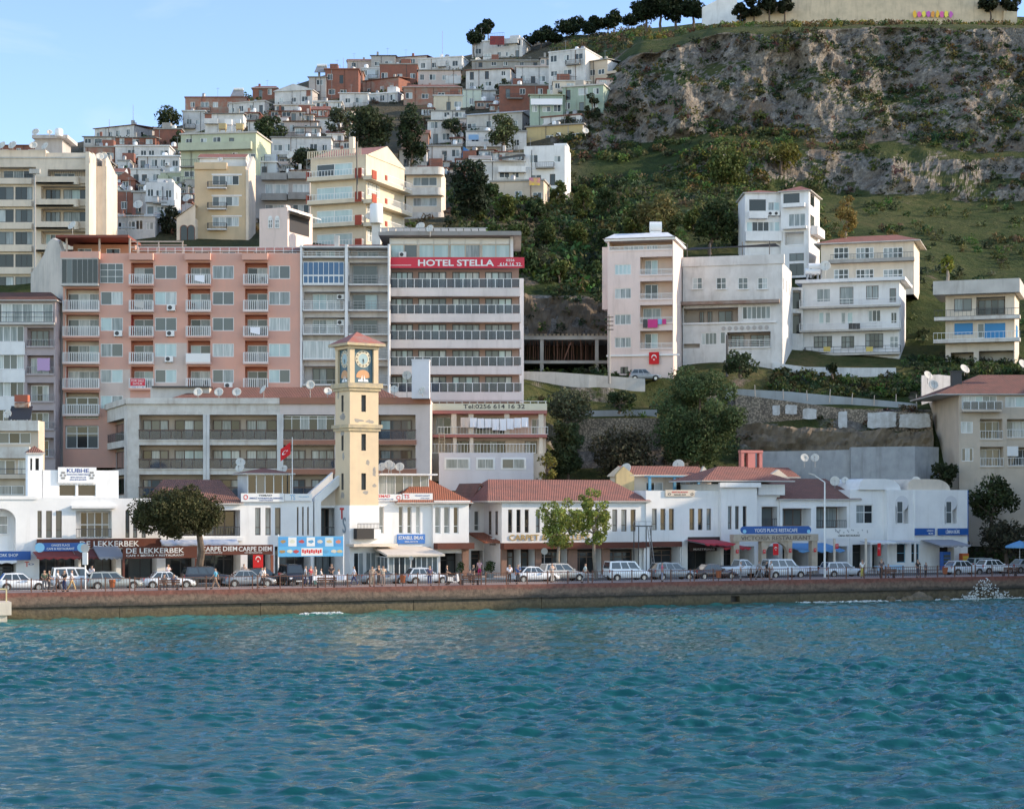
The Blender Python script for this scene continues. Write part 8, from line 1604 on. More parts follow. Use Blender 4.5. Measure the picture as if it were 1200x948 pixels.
def car(kind,col,px,dd,label,heading=0.0,at=None):
 L,hw,zs,zb,zl,zr,fb,ff,fr,fe=SHAPES[kind]
 p0=at or QP.pt(QP.u(px,-dd),QZ-.12,-dd);t=thing('parked_car' if kind not in('van','pickup')else 'parked_van' if kind=='van' else 'pickup_truck',label,'car' if kind not in('van','pickup')else kind.replace('pickup','pickup truck'),p0)
 a=math.atan2(QP.U.y,QP.U.x)+heading;pl=Plane(p0[:2],(math.cos(a),math.sin(a)));X=lambda f:(f-.5)*L;z0=p0.z
 q=lambda x,y,z:pl.pt(x,z0+z,-y)
 b=MB();rows=[]
 st=[(0,.80,zs+.12,zl*.93),(.02,.95,zs,zl*.99),(fe+.06,1,zs,zl),(ff,1,zs,zl),(fb,1,zs,(zb+zl)/2),(.88,.98,zs,zb*.95),(.96,.92,zs+.03,zb*.80),(1.0,.74,zs+.12,zb*.62)]
 if kind=='pickup':st[2]=(.36,1,zs,zl)
 for f,wf,lo,hi in st:
  w=hw*wf;m=lo+(hi-lo)*.55;x=X(f);rows.append([q(x,-w*.9,lo),q(x,-w,lo+.12),q(x,-w,m),q(x,-w*.94,hi-.05),q(x,-w*.84,hi),q(x,0,hi+.03),q(x,w*.84,hi),q(x,w*.94,hi-.05),q(x,w,m),q(x,w,lo+.12),q(x,w*.9,lo)])
 b.grid(rows);b.poly(rows[0]);b.poly(rows[-1][::-1]);bm_=paint(label.split()[0],col);b.build('body',bm_,t,True)
 rw=hw*.74;c=[(X(fe)+.0,hw*.93,zl-.04),(X(fb),hw*.93,(zb+zl)/2-.04),(X(ff),rw,zr),(X(fr),rw,zr)];b=MB()
 def ring(s):return[q(x,s*y,z)for x,y,z in c]
 A,B=ring(-1),ring(1);b.poly([A[2],A[3],B[3],B[2]]);b.poly(A);b.poly(B[::-1]);b.poly([A[1],A[2],B[2],B[1]]);b.poly([A[3],A[0],B[0],B[3]])
 xm=(X(ff)+X(fr))/2;b.poly([q(X(ff)-.05,-rw*.8,zr+.002),q(X(fr)+.05,-rw*.8,zr+.002),q(xm,0,zr+.05)]);b.build('roof',bm_,t)
 g=MB();e=.012
 for s in(-1,1):
  def sp_(fx,fz):
   x=(c[0][0]+(c[1][0]-c[0][0])*fx)*(1-fz)+(c[3][0]+(c[2][0]-c[3][0])*fx)*fz;y=(c[0][1]*(1-fz)+rw*fz)+e;return q(x,s*y,c[0][2]*(1-fz)+zr*fz)
  for f0,f1 in((.06,.36),(.40,.63),(.67,.93))if kind!='pickup' else((.1,.48),(.54,.92)):
   o=[sp_(f0,.12),sp_(f1,.12),sp_(f1,.86),sp_(f0,.86)];g.poly(o if s<0 else o[::-1])
 def fq(i,j,k):
  lo,hi=c[i],c[j];f=lambda y,z:q(lo[0]+(hi[0]-lo[0])*z+k*e,(lo[1]*(1-z)+hi[1]*z)*y,lo[2]+(hi[2]-lo[2])*z+e);return[f(-.86,.12),f(.86,.12),f(.86,.9),f(-.86,.9)]
 g.poly(fq(1,2,1));g.poly(fq(0,3,-1)[::-1]);g.build('window',CARGL,t)
 wr=.31 if kind not in('suv','pickup')else .37
 for f in(.17,.81):
  for s in(-1,1):
   w=MB();cc=q(X(f),s*(hw-.2),wr);ax=-pl.N*s;w.lathe(cc,[(wr*.7,0),(wr,.03),(wr,.19),(wr*.85,.215)],18,0,q(0,s,0)-q(0,0,0));wo=w.build('wheel',TYRE,t,True);w=MB();w.lathe(cc,[(wr*.62,.2),(wr*.60,.225),(.05,.222)],14,0,q(0,s,0)-q(0,0,0));w.build('rim',RIM,wo)
   w=MB();n=12;arc=[(X(f)+(wr+.075)*math.cos(math.pi*i/n),wr+(wr+.075)*math.sin(math.pi*i/n))for i in range(n+1)];o=[q(x,s*(hw+.004),z)for x,z in arc];w.poly(o if s>0 else o[::-1]);w.build('wheel_arch',BLK,t)
 for s in(-1,1):
  w=MB();w.hexa([q(X(.965)+dx,s*hw*.72+dy,zb*.66+dz)for dx,dy,dz in((-.1,-.17,0),(-.1,.17,0),(.09,.12,0),(.1,-.17,0),(-.14,-.17,.14),(-.14,.17,.14),(.02,.12,.12),(.04,-.17,.12))]);w.build('headlight',LAMPW,t)
  w=MB();w.hexa([q(X(.012)+dx,s*hw*.76+dy,zl*.72+dz)for dx,dy,dz in((-.05,-.1,0),(-.03,.15,0),(.14,.16,0),(.12,-.1,0),(-.04,-.1,.26),(-.02,.12,.26),(.12,.14,.26),(.1,-.1,.26))]);w.build('tail_light',LAMPR,t)
  w=MB();w.hexa([q(X(fb)-.25+dx,s*(hw+.1)+dy,zl+dz)for dx,dy,dz in((-.06,-.1,0),(-.06,.1,0),(.08,.1,0),(.08,-.1,0),(-.06,-.1,.14),(-.06,.1,.14),(.05,.1,.14),(.05,-.1,.14))]);w.build('mirror',bm_,t)
  w=MB()
  for f in(.40,.56):w.hexa([q(X(f)+dx,s*(hw+.015)+dy,zl-.18+dz)for dx,dy,dz in((-.09,-.02,0),(-.09,.02,0),(.09,.02,0),(.09,-.02,0),(-.09,-.02,.035),(-.09,.02,.035),(.09,.02,.035),(.09,-.02,.035))])
  w.build('door_handle',BLK,t)
 for f,k in((1.0,1),(0,-1)):
  w=MB();y=hw*.66;x=X(f);w.hexa([q(x-k*.12,-y,zs+.05),q(x-k*.12,y,zs+.05),q(x+k*.05,y*.9,zs+.05),q(x+k*.05,-y*.9,zs+.05),q(x-k*.12,-y,zs+.27),q(x-k*.12,y,zs+.27),q(x+k*.05,y*.9,zs+.24),q(x+k*.05,-y*.9,zs+.24)]);w.build('bumper',BLK if kind in('van','pickup')else bm_,t)
  w=MB();w.hexa([q(x+k*.055+dx,dy,zs+.12+dz)for dx,dy,dz in((-.01,-.25,0),(-.01,.25,0),(.01,.25,0),(.01,-.25,0),(-.01,-.25,.1),(-.01,.25,.1),(.01,.25,.1),(.01,-.25,.1))]);w.build('number_plate',FRW,t)
 if kind=='pickup':
  w=MB();w.hexa([q(X(f),s*hw*.8,zl+dz)for f,s,dz in((.02,-1,.035),(.02,1,.035),(.35,1,.035),(.35,-1,.035),(.02,-1,.05),(.02,1,.05),(.35,1,.05),(.35,-1,.05))]);w.build('load_bed',BLK,t)
 return t
WH,SI,DG,BK=(.72,.73,.75),(.42,.44,.46),(.16,.17,.18),(.018,.018,.02)
cars=(('hatch',WH,26,7,'white hatchback at the quay end before the blue shop board'),('van',WH,91,8.5,'white van with side windows behind the strolling people'),('estate',(.30,.33,.32),134,7,'grey green estate car behind the white signal post'),('sedan',(.62,.64,.66),197,7.2,'pearl white saloon parked before the pine trunk'),('suv',BK,245,8.5,'black off road car parked behind the railing near the pine'),('sedan',(.25,.27,.29),292,7.4,'dark grey saloon in front of the Carpe Diem posts'),('hatch',(.03,.035,.04),312,10.5,'black hatchback half hidden behind the dark grey saloon'),('sedan',(.035,.037,.04),449,7.6,'dark saloon parked below the clock tower canopy'),('hatch',(.55,.58,.62),500,7,'silver hatchback in front of the glass conservatory'),('sedan',(.66,.66,.66),627,7.2,'white saloon in front of the carpet shop piers'),('mpv',(.42,.40,.37),659,8.6,'beige grey people carrier under the first plane tree'),('van',(.76,.77,.78),735,7,'bright white van with dark bumper under the scaffold'),('mpv',(.10,.018,.02),788,7.2,'dark maroon people carrier beside the bright white van'),('sedan',(.06,.04,.04),837,7.2,'blackish brown saloon before the dark restaurant'),('pickup',(.38,.45,.52),868,9.5,'silver blue pickup truck beside the stone portico'),('van',(.50,.52,.53),919,7.4,'silver grey van in front of the stone portico arch'),('estate',(.52,.55,.58),988,7.4,'silver estate car just right of the street lamp'),('hatch',(.48,.48,.47),1130,7.2,'silver hatchback in front of the end kiosk'),('hatch',(.78,.78,.79),1166,9,'bright white hatchback right of the kiosk silver one'),('estate',(.36,.38,.40),1157,14,'grey estate car half hidden behind the bright white hatchback'),('sedan',(.05,.055,.07),1204,10,'dark blue saloon cut by the picture edge'))
for k in cars:car(*k[:4],k[4])
q=QP.pt(QP.u(343,-8.6),QZ-.12,-8.6);car('van',BK,0,0,'black van with its nose to the water near the food stall',-math.pi/2,q)
q=P(756,441.5,230.8);q.z=ground(q.x,q.y)+.02;car('hatch',(.05,.07,.10),0,0,'dark blue car parked beside the pale pink building, behind the retaining wall',-.37,q)
# --- people
def skin_mesh(name,V,E,mat,sub=1):
 me=bpy.data.meshes.new(name);me.from_pydata([v[:3]for v in V],E,[]);o=bpy.data.objects.new(name,me);COL.objects.link(o)
 m=o.modifiers.new('s','SKIN');m.use_smooth_shade=True
 for i,v in enumerate(V):r=v[3]if isinstance(v[3],tuple)else(v[3],v[3]);me.skin_vertices[0].data[i].radius=r
 me.skin_vertices[0].data[0].use_root=True
 if sub:o.modifiers.new('d','SUBSURF').levels=sub
 r=bpy.data.meshes.new_from_object(o.evaluated_get(bpy.context.evaluated_depsgraph_get()));r.name=name;r.materials.clear();r.materials.append(mat);bpy.data.objects.remove(o);return r
SKINM=plain('skin',(.42,.25,.17),.6)
def pose(kind,ph=0):
 """joints in metres, facing -y; returns body, shirt, trousers, hair, shoes meshes"""
 hip=.93 if kind!='sit' else .52
 s={'stand':0,'walk':.30,'sit':0}[kind]
 J={'pel':(0,0,hip),'wai':(0,.0,hip+.2),'che':(0,-.01,hip+.4),'nek':(0,0,hip+.56),'hd1':(0,-.015,hip+.66),'hd2':(0,-.02,hip+.76)}
 for g,sx in(('l',-1),('r',1)):
  st=s*sx*(1 if ph%2==0 else-1)
  if kind=='sit':J[g+'h']=(.10*sx,0,hip-.02);J[g+'k']=(.13*sx,-.44,hip+.0);J[g+'a']=(.13*sx,-.47,.09);J[g+'t']=(.14*sx,-.62,.04)
  else:J[g+'h']=(.09*sx,0,hip-.05);J[g+'k']=(.10*sx,-st*.5-.02,.49);J[g+'a']=(.10*sx,-st if st>0 else-st+.06,.09+(0 if st>=0 else .05));J[g+'t']=(.12*sx,J[g+'a'][1]-.16,.04)
  sh=(.185*sx,0,hip+.48);J[g+'s']=sh
  if kind=='sit':el,wr=(.24*sx,-.10,hip+.22),(.16*sx,-.32,hip+.12)
  elif ph==2 and sx>0:el,wr=(.27*sx,-.06,hip+.22),(.14*sx,-.27,hip+.34)
  elif ph==3:el,wr=(.25*sx,-.05,hip+.2),(.12*sx,-.24,hip+.14)
  else:el,wr=(.235*sx,st*.5+.03,hip+.2),(.25*sx,st*.9-.06,hip-.04)
  J[g+'e'],J[g+'w']=el,wr
 V=[];ix={}
 def a(n,r):ix[n]=len(V);V.append((*J[n],r))
 E=[]
 for n,r in(('pel',(.14,.10)),('wai',(.12,.09)),('che',(.15,.105)),('nek',.055),('hd1',(.075,.09)),('hd2',(.078,.095))):a(n,r)
 E+=[(0,1),(1,2),(2,3),(3,4),(4,5)]
 for g in 'lr':
  for n,r in(('h',.085),('k',.055),('a',.04),('t',.035),('s',.06),('e',.042),('w',.028)):a(g+n,r)
  E+=[(ix['pel'],ix[g+'h']),(ix[g+'h'],ix[g+'k']),(ix[g+'k'],ix[g+'a']),(ix[g+'a'],ix[g+'t']),(ix['che'],ix[g+'s']),(ix[g+'s'],ix[g+'e']),(ix[g+'e'],ix[g+'w'])]
  w=Vector(J[g+'w']);d=(w-Vector(J[g+'e'])).normalized();sd=d.orthogonal().normalized();pm=len(V);V.append((*(w+d*.07),(.035,.02)));E.append((ix[g+'w'],pm))
  for f in range(5):
   off=sd*(.026-.0165*f)if f<4 else sd*.045;L_=(.045,.05,.048,.036,.02)[f];i=len(V);V.append((*(w+d*(.10 if f<4 else .06)+off),.008));V.append((*(w+d*((.10 if f<4 else .06)+L_)+off*1.1+Vector((0,-.012,0))),.007));E+=[(pm,i),(i,i+1)]
 n=len(V);h=Vector(J['hd1']);V+=[(h.x,h.y-.098,h.z+.01,.014),(-.088,h.y+.005,h.z+.01,.016),(.088,h.y+.005,h.z+.01,.016)];E+=[(4,n),(4,n+1),(4,n+2)]
 body=skin_mesh('body',V,E,SKINM,1)
 k=1.14;T=lambda n,r:(*J[n],r);lerp=lambda p,q,f:tuple(J[p][i]+(J[q][i]-J[p][i])*f for i in range(3))
 S=[T('wai',(.145,.112)),(*lerp('pel','wai',.25),(.155,.118)),T('che',(.172,.125)),(*lerp('che','nek',.7),.07)];SE=[(0,1),(0,2),(2,3)]
 for g in 'lr':i=len(S);S+=[T(g+'s',.075),(*lerp(g+'s',g+'e',.85),.062)];SE+=[(2,i),(i,i+1)]
 shirt=skin_mesh('shirt',S,SE,SKINM,1)
 Tt=[T('pel',(.158,.118)),(*lerp('pel','wai',.35),(.14,.105))];TE=[(0,1)]
 for g in 'lr':i=len(Tt);Tt+=[T(g+'h',.10),T(g+'k',.075),(*lerp(g+'k',g+'a',.88),.06)];TE+=[(0,i),(i,i+1),(i+1,i+2)]
 trou=skin_mesh('trousers',Tt,TE,SKINM,1)
 hz_=J['hd2'];hair=skin_mesh('hair',[(0,hz_[1]+.025,hz_[2]+.025,(.088,.095)),(0,hz_[1]+.045,hz_[2]-.05,(.08,.06))],[(0,1)],SKINM,1)
 sh=[]
 SV=[];SEe=[]
 for g in 'lr':i=len(SV);SV+=[(J[g+'a'][0],J[g+'a'][1]+.03,.045,.047),(*J[g+'t'][:2],.04,.042)];SEe.append((i,i+1))
 shoe=skin_mesh('shoes',SV,SEe,SKINM,0)
 return body,shirt,trou,hair,shoe
POSES={}
def recolour(me,m):c=me.copy();c.materials.clear();c.materials.append(m);return c
def person(px,dd,kind,ph,face,shirt,trou,label,hair=(.03,.02,.015),sc=1.0,z=QZ,grp=None):
 if(kind,ph)not in POSES:POSES[(kind,ph)]=pose(kind,ph)
 ms=POSES[(kind,ph)];p0=QP.pt(QP.u(px,-dd),z,-dd);t=thing('person',label,'person',p0,grp);t.rotation_euler=(0,0,R(face));t.scale=(sc,)*3
 o=bpy.data.objects.new('body',ms[0]);COL.objects.link(o);o.parent=t
 for n,me,c in(('shirt',ms[1],shirt),('trousers',ms[2],trou),('hair',ms[3],hair),('shoes',ms[4],(.04,.04,.04))):
  m=plain('cloth_%02x%02x%02x'%tuple(int(min(.99,v)*255)for v in c),c,.9);o=bpy.data.objects.new(n,recolour(me,m));COL.objects.link(o);o.parent=t
 return t
cW,cK,cN,cB,cR,cP,cG,cE=(.7,.7,.7),(.03,.03,.035),(.04,.06,.14),(.08,.22,.45),(.5,.04,.06),(.6,.16,.22),(.22,.23,.24),(.5,.42,.33)
folk=((52,2.2,'stand',3,20,(.10,.13,.09),cG,'person in dark green jacket behind the rail near the white hatchback'),(57.5,1.6,'stand',3,100,cK,cK,'person all in black reading beside the rail, near the white van'),(67.5,2.2,'walk',0,90,cW,(.25,.2,.18),'person in white shirt strolling past the white van'),(75.5,1.6,'stand',3,-20,cK,cN,'fair haired person in black top standing at the rail by the white van'),(84,1.8,'walk',0,90,(.66,.6,.62),(.48,.34,.17),'person in pale shirt and tan trousers striding past the white van'),(107.5,12,'stand',0,170,(.72,.62,.62),cN,'person in pinkish white shirt with back to the water near the signal post'),(192.5,1.2,'sit',0,180,cG,(.1,.1,.12),'person in grey seated on the bench with pale cap, facing the road'),(203.5,1.2,'sit',0,180,(.12,.15,.25),(.1,.1,.12),'person in navy seated on the bench beside the grey one'),(197,13,'stand',2,60,(.72,.6,.62),cG,'person in pale pink top among the cafe tables behind the pearl white saloon'),(252.5,1.6,'walk',1,-90,(.10,.36,.52),(.3,.2,.14),'person in bright turquoise shirt walking along the rail'),(286,11.5,'stand',0,10,(.55,.42,.36),cG,'person in beige standing under the Carpe Diem board'),(307,2.4,'walk',0,110,(.66,.6,.58),cK,'person in white blouse with red hair walking by the rail'),(310,3.2,'stand',3,90,(.72,.7,.68),cK,'person in white carrying a red bag next to the red haired one'),(358,4.6,'stand',2,90,cW,cN,'person in white reaching over the food stall'),(364,4.2,'stand',3,60,(.34,.03,.06),cN,'person in crimson shirt at the food stall'),(369.5,3.4,'stand',2,-60,(.62,.5,.42),(.2,.42,.36),'tall person in beige vest and mint shorts at the food stall'),(376,10,'sit',0,90,cW,cK,'person in white seated at the food stall tables'),(388.5,9,'stand',3,0,(.1,.07,.07),cK,'dark clothed person serving at the far end of the food stall'),(397,8,'sit',0,-90,(.7,.68,.7),cN,'person in pale top seated by the white banner post'),(415,2.6,'walk',1,-80,(.5,.56,.68),cN,'person in pale blue shirt and dark waistcoat walking below the tower'),(436,1.6,'stand',3,10,(.44,.33,.25),(.5,.38,.28),'person all in tan standing at the rail below the tower'),(443.5,4,'stand',0,60,cK,cK,'person in black behind the tan dressed one'),(449,2.2,'stand',2,30,(.5,.42,.34),(.28,.24,.22),'person in beige top beside the dark saloon below the tower'),(503.5,1.5,'stand',0,200,(.10,.08,.15),cN,'person in dark purple in front of the silver hatchback'),(523.5,2.0,'stand',3,80,cK,(.1,.1,.11),'person in black standing by the white scooter'),(550.5,1.3,'sit',0,160,(.12,.12,.13),cK,'person in dark jacket seated at the rail'),(555,2.6,'stand',3,-60,cK,cK,'person in black leaning next to the seated one at the rail'),(562,15.2,'stand',0,0,(.66,.36,.38),(.55,.03,.12),'person in pink top and crimson trousers by the set back shop door'),(597,1.7,'stand',3,20,(.66,.66,.75),cK,'person in white shirt and black trousers facing the water, with blue dressed friend'),(607,1.7,'stand',2,-20,(.06,.12,.30),cK,'person in blue shirt and black trousers next to the white shirted one'),(647,3.4,'stand',2,40,(.5,.42,.38),(.4,.36,.33),'person in beige passing between the white saloon and people carrier'),(686,1.8,'walk',0,90,(.5,.56,.56),(.3,.3,.3),'grey haired person in pale jacket walking under the forked plane tree'),(776,1.6,'stand',2,90,(.55,.12,.2),(.25,.26,.35),'person in pink shirt with pushchair beside the maroon people carrier'),(868,1.7,'stand',2,80,(.55,.55,.6),cG,'person in pale grey shirt pointing beside the pickup truck'),(889.5,2.5,'walk',0,90,(.3,.28,.28),cG,'person in grey walking behind the silver van'),(898.5,1.7,'walk',1,90,cK,cK,'slim person in black walking before the silver van'),(903.5,2.6,'stand',0,120,(.66,.66,.66),(.35,.35,.36),'person in white shirt just behind the slim black dressed one'),(1010.5,2.2,'stand',2,20,cW,(.58,.50,.12),'person in white shirt and yellow trousers near the street lamp'),(1033,4,'stand',0,0,(.1,.09,.1),cK,'person in dark clothes standing by the bench near blue tables'),(1041,1.3,'sit',0,180,(.3,.26,.28),(.2,.25,.35),'person seated on the rail bench near the blue tables'),(1075.5,1.6,'stand',2,30,cK,(.06,.06,.08),'person in black photographing from the rail before the vaulted corner'),(1085,1.8,'stand',0,40,(.12,.13,.16),cK,'smaller person in dark grey beside the one photographing',(.03,.02,.015),.82))
for f in folk:person(*f)
# --- promenade furniture
def rail_sec(u0,u1):
 t=thing('railing','brown iron quay railing section with thin upright bars','railing',QP.pt(u0,QZ,-.45),'quay railing sections');n=round((u1-u0)/2.0);z=QZ+.03;d=-.45
 for i in range(n+1):b=MB();u=u0+(u1-u0)*i/n;b.box(QP,u-.04,u+.04,z,z+1.12,d-.04,d+.04);b.build('post',RUST,t)
 b=MB();b.box(QP,u0,u1,z+.98,z+1.03,d-.02,d+.02);b.box(QP,u0,u1,z+.12,z+.15,d-.015,d+.015);k=int((u1-u0)/.22)
 for i in range(k):u=u0+.11+i*.22;b.box(QP,u-.011,u+.011,z+.15,z+.98,d-.011,d+.011)
 b.build('bars',RUST,t)
us=QP.u(8);
while us<108:rail_sec(us,us+9.6);us+=10.0
def bench(px,l,dd=.95):
 p0=QP.pt(QP.u(px,-dd),QZ,-dd);t=thing('bench',l,'bench',p0);u=QP.u(px,-dd);z=QZ;d=-dd
 b=MB();[b.box(QP,u-.85,u+.85,z+.42,z+.46,d-.22+k*.15,d-.10+k*.15)for k in range(3)];b.build('seat',RUST,t);b=MB();[b.box(QP,u-.85,u+.85,z+.58+k*.16,z+.7+k*.16,d+.24,d+.28)for k in range(2)];b.build('backrest',RUST,t)
 for s in(-.7,.7):b=MB();b.box(QP,u+s-.03,u+s+.03,z,z+.42,d-.2,d+.2);b.box(QP,u+s-.03,u+s+.03,z+.42,z+.88,d+.2,d+.24);b.build('leg',METALD,t)
for px,l in((198,'red brown bench with two seated people facing the road'),(382,'empty red brown bench at the rail before the food stall'),(551,'red brown bench with a person in dark jacket'),(1040,'red brown bench with one person near the blue tables'),(1183,'red brown bench at the rail before the bright white hatchback')):bench(px,l)
for px,l in((131.5,'orange litter bin at the rail beside the grey green estate car'),(472,'orange litter bin at the rail between dark saloon and silver hatchback'),(1107.5,'orange litter bin at the rail beside the silver kiosk hatchback'),(842,'orange litter bin at the rail by the blackish brown saloon')):
 c=QP.pt(QP.u(px,-.9),QZ,-.9);t=thing('litter_bin',l,'litter bin',c);b=MB();b.lathe(c,[(.2,.3),(.27,.9),(.29,.92),(.24,.93)],10);b.build('bucket',surf('faded_orange',(.45,.13,.05),(.36,.12,.06),stain=.2),t);b=MB();b.tube(c,c+Vector((0,0,.8)),.04);b.build('post',METALD,t)
c=QP.pt(QP.u(966.5,-4.6),QZ,-4.6);t=thing('street_lamp','tall white street lamp with bent arm near the white restaurant board','street lamp',c);h=CH+(HY-565)/F*c.y-QZ;e=c+QP.U*(-1.15)+Vector((0,0,h+.65));b=MB();b.tube(c,c+Vector((0,0,h)),.11,.07,10);b.tube(c+Vector((0,0,h)),e,.06,.045,8);b.build('pole',RAILW,t);b=MB();k=QP.U*-1;b.hexa([e+k*x+QP.N*y+Vector((0,0,z))for x,y,z in((-.1,-.1,-.06),(-.1,.1,-.06),(.6,.1,.1),(.6,-.1,.1),(-.1,-.1,.06),(-.1,.1,.06),(.6,.07,.24),(.6,-.07,.24))]);b.build('lamp_head',CONCW,t)
c=QP.pt(QP.u(100,-5.6),QZ,-5.6);t=thing('signal_post','white post with two white boxes facing away beside the white van','signal post',c);b=MB();b.tube(c,c+Vector((0,0,3.3)),.07);b.build('post',RAILW,t);b=MB();b.cbox(c.x-.2,c.x+.2,c.y-.2,c.y+.1,c.z+2.0,c.z+3.0);b.build('signal_box',FRW,t);b=MB();b.lathe(c+Vector((0,-.08,3.35)),[(.36,0),(.36,.05)],14,0,(0,-1,0));b.build('round_plate',CONCW,t)
for px,d,h,r,l in((638,13.5,2.5,.32,'oval grey sign on a post before the carpet shop'),(482,13,2.0,.2,'slim sign post beside the conservatory')):
 c=QP.pt(QP.u(px,-d),QZ,-d);t=thing('sign_post',l,'sign',c);b=MB();b.tube(c,c+Vector((0,0,h)),.045);b.build('post',METAL,t);b=MB();b.lathe(c+Vector((0,-.06,h)),[(r,0),(r,.04)],16,0,(0,-1,0));b.build('plate',CONCW,t)
p=Plane(RP.pt(0,0,3.5)[:2],RP.U[:2]);a,e=p.u(748.5),p.u(770);z1=p.uv(757,617)[1];t=thing('access_tower','black steel access frame with sloping ladder before the white shop front','scaffold',p.pt((a+e)/2,2.1,0));b=MB();w_=p.u(763)-a
for u in(a,a+w_):
 for d in(0,-1.1):b.tube(p.pt(u,2.1,d),p.pt(u,z1,d),.05,n=5)
b.build('frame',METALD,t);b=MB();b.box(p,a-.1,a+w_+.1,z1,z1+.1,-1.2,.1);b.build('platform',METALD,t);b=MB();z2=p.uv(757,611)[1]
for d in(.05,-1.15):b.tube(p.pt(a,z2,d),p.pt(a+w_,z2,d),.025,n=4);[b.tube(p.pt(u,z1+.1,d),p.pt(u,z2,d),.025,n=4)for u in(a,a+w_)]
b.build('guard_rail',METAL,t);b=MB()
for d in(-.3,-.8):b.tube(p.pt(e,2.1,d),p.pt(a+w_,z1,d),.04,n=5)
for i in range(1,12):f=i/12;b.tube(p.pt(e+(a+w_-e)*f,2.1+(z1-2.1)*f,-.3),p.pt(e+(a+w_-e)*f,2.1+(z1-2.1)*f,-.8),.025,n=4)
b.build('ladder',METAL,t)
def table(px,dd,w,m,l,g=None,h=.75):
 u=QP.u(px,-dd);t=thing('table',l,'table',QP.pt(u,QZ,-dd),g);b=MB();z=QZ;b.box(QP,u-w/2,u+w/2,z+h-.04,z+h,-dd-.4,-dd+.4);b.box(QP,u-w/2-.01,u+w/2+.01,z+h-.42,z+h-.041,-dd+.39,-dd+.41);b.build('tablecloth',m,t);b=MB()
 for x in(-1,1):
  for y in(-.33,.33):b.box(QP,u+x*(w/2-.08)-.025,u+x*(w/2-.08)+.025,z,z+h-.041,-dd+y-.025,-dd+y+.025)
 b.build('legs',METALD,t)
WL=plain('white_linen',(1,1,1));BLT=plain('pale_blue_cloth',(.32,.48,.62),.8)
for px,l in((372,'first white clothed counter table of the food stall'),(382,'middle white clothed counter table of the food stall'),(398,'end white clothed counter table of the food stall')):table(px,3.4,1.0,WL,l,None,.95)
for px,dd in((935,13),(942,11.5),(949,13)):table(px,dd,1.2,WL,'white clothed restaurant table beside the stone portico','white restaurant tables')
for px,dd,l in((1036,11,'long pale blue table near the seated rail bench'),(1047,12.5,'pale blue table beyond the long one'),(970,13,'blue clothed table under the striped awning')):table(px,dd,2.0,BLT,l)
for px,dd,l in((539,14,'green potted shrub before the brown shop pier'),(575,15,'low potted bush by the set back shop'),(572,16,'second low pot by the set back shop'),(483,15,'potted shrub beside the conservatory end')):
 c=QP.pt(QP.u(px,-dd),QZ,-dd);t=thing('potted_plant',l,'potted plant',c);b=MB();b.lathe(c,[(.25,0),(.33,.45),(.3,.46)],10);b.build('pot',surf('grey_pot',(.3,.3,.28),stain=.2),t);put('foliage',leaf_cloud([c+Vector((0,0,.9)),c+Vector((.1,0,1.3))],[.42,.35],90,.1,GREEN),t)
u=QP.u(532,-2.2);t=thing('scooter','white motor scooter parked at the rail beside a person in black','scooter',QP.pt(u,QZ,-2.2));q=lambda x,z,y=0:QP.pt(u+x,QZ+z,-2.2+y)
for x in(-.55,.6):b=MB();b.lathe(q(x,.24,-.05),[(.14,0),(.24,.02),(.24,.08),(.14,.1)],14,0,QP.N);b.build('wheel',TYRE,t)
b=MB();b.hexa([q(x,z,y)for x,z,y in((-.75,.35,-.14),(-.75,.35,.14),(-.1,.3,.14),(-.1,.3,-.14),(-.8,.72,-.12),(-.8,.72,.12),(-.12,.66,.12),(-.12,.66,-.12))]);b.hexa([q(x,z,y)for x,z,y in((-.1,.22,-.14),(-.1,.22,.14),(.3,.22,.14),(.3,.22,-.14),(-.1,.32,-.14),(-.1,.32,.14),(.3,.32,.14),(.3,.32,-.14))]);b.hexa([q(x,z,y)for x,z,y in((.28,.25,-.16),(.28,.25,.16),(.5,.35,.12),(.5,.35,-.12),(.2,.95,-.1),(.2,.95,.1),(.34,.95,.08),(.34,.95,-.08))]);b.build('body',FRW,t);b=MB();b.hexa([q(x,z,y)for x,z,y in((-.78,.73,-.12),(-.78,.73,.12),(-.12,.68,.12),(-.12,.68,-.12),(-.76,.82,-.1),(-.76,.82,.1),(-.14,.77,.1),(-.14,.77,-.1))]);b.build('saddle',BLK,t);b=MB();b.tube(q(.27,.95),q(.22,1.1),.03);b.tube(q(.2,1.1,-.3),q(.2,1.1,.3),.02);b.tube(q(.6,.24,.07),q(.3,.9,.03),.03);b.build('handlebar',METALD,t)
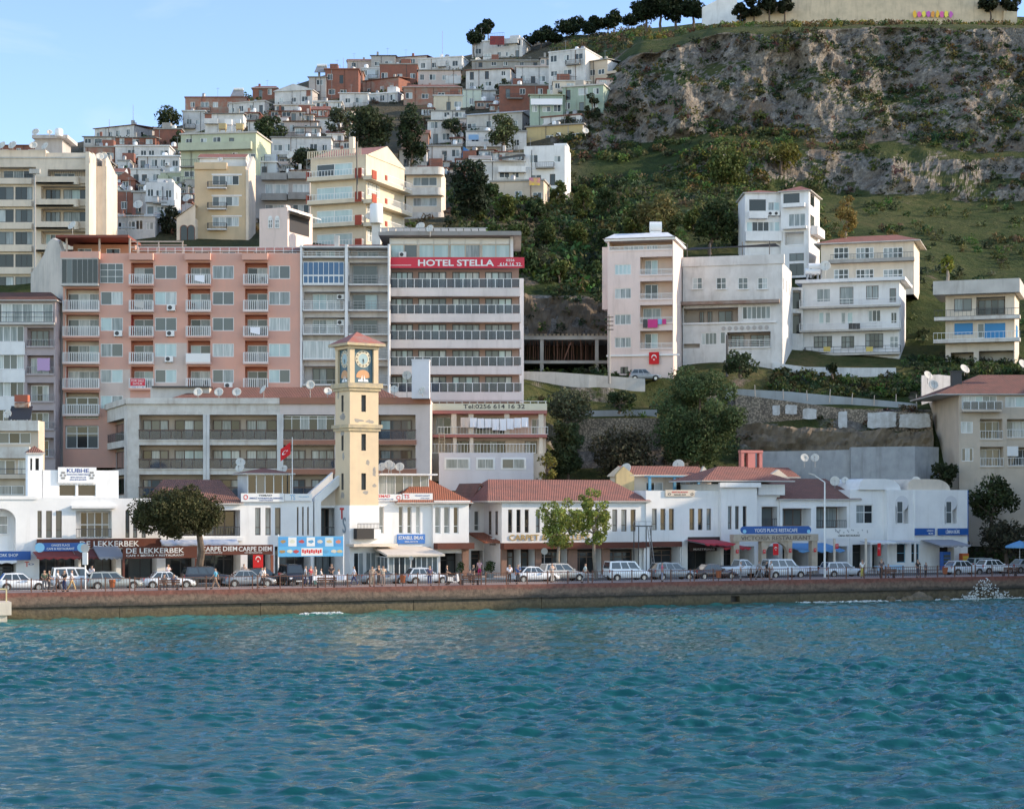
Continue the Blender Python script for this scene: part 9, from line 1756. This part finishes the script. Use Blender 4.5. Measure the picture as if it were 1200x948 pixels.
c=QP.pt(QP.u(-12,.8),0,.8);a,e=QP.u(-45,1),QP.u(6.3,1);t=thing('pier_end','sunlit cream pier block with yellow rail at the picture edge','pier',QP.pt((a+e)/2,-1,1));b=MB();b.box(QP,a,e,-3,.55,.2,2.2);b.build('block',CREAM,t);b=MB();b.box(QP,a,e+.3,.555,1.55,.15,2.4);b.build('cap_slab',CREAM,t);b=MB();[b.box(QP,e-.1-i*.8,e-i*.8,1.555,2.6,2.1,2.2)for i in range(8)];b.box(QP,a,e,2.5,2.6,2.1,2.2);b.build('rail',plain('pale_yellow_rail',(.6,.5,.28),.6),t)
for i,(px,r)in enumerate(((1046,.5),(1066,.55),(1073,.6),(1079,.95),(1088,.5),(1106,.45),(1062,.4))):
 c=QP.pt(QP.u(px,.8),.08,.5+.3*(i%3));b=MB();rows=[[c+Vector((math.cos(a)*math.sin(s),math.sin(a)*math.sin(s),math.cos(s)*.8))*r*(1+.35*mnoise.noise((math.cos(a)*2+i*3,math.sin(a)*2,s*2)))for a in np.arange(0,6.28,.7)]for s in np.arange(.01,3.15,.52)];b.grid(rows,0,True);tag(b.build('boulder',surf('brown_boulder',(.2,.15,.1),(.12,.1,.07),scale=2,stain=.3),None,False,c),'one of the small brown boulders at the foot of the quay wall','boulder','boulders at the foot of the quay')
FOAM=plain('white_foam',(.8,.82,.82),.7);C=[];Rr=[]
for i in range(900):
 px=rnd.choice((rnd.uniform(935,1200),rnd.uniform(1000,1200),rnd.uniform(935,1200),rnd.uniform(355,400)));C.append(QP.pt(QP.u(px,.6),rnd.uniform(-.02,.10),.1+abs(rnd.gauss(0,.4))+.25*math.sin(px*.35)));Rr.append(rnd.uniform(.06,.2))
V,Fq,A=leaf_cloud(C,Rr,7,.07,(1,1,1),.25,0);tag(put('foam',(V,Fq,A),None,FOAM),kind='stuff')
C=[];Rr=[]
for i in range(200):
 f=rnd.random();px=1133+50*f+rnd.gauss(0,3);C.append(QP.pt(QP.u(px,.8),.1+abs(rnd.gauss(0,.28))+1.6*max(0,math.sin(f*4.2-.4))**2*rnd.random()**.7,.5+rnd.gauss(0,.25)));Rr.append(rnd.uniform(.03,.15))
tag(put('wave_spray',leaf_cloud(C,Rr,9,.05,(1,1,1),1,0),None,FOAM),kind='stuff')
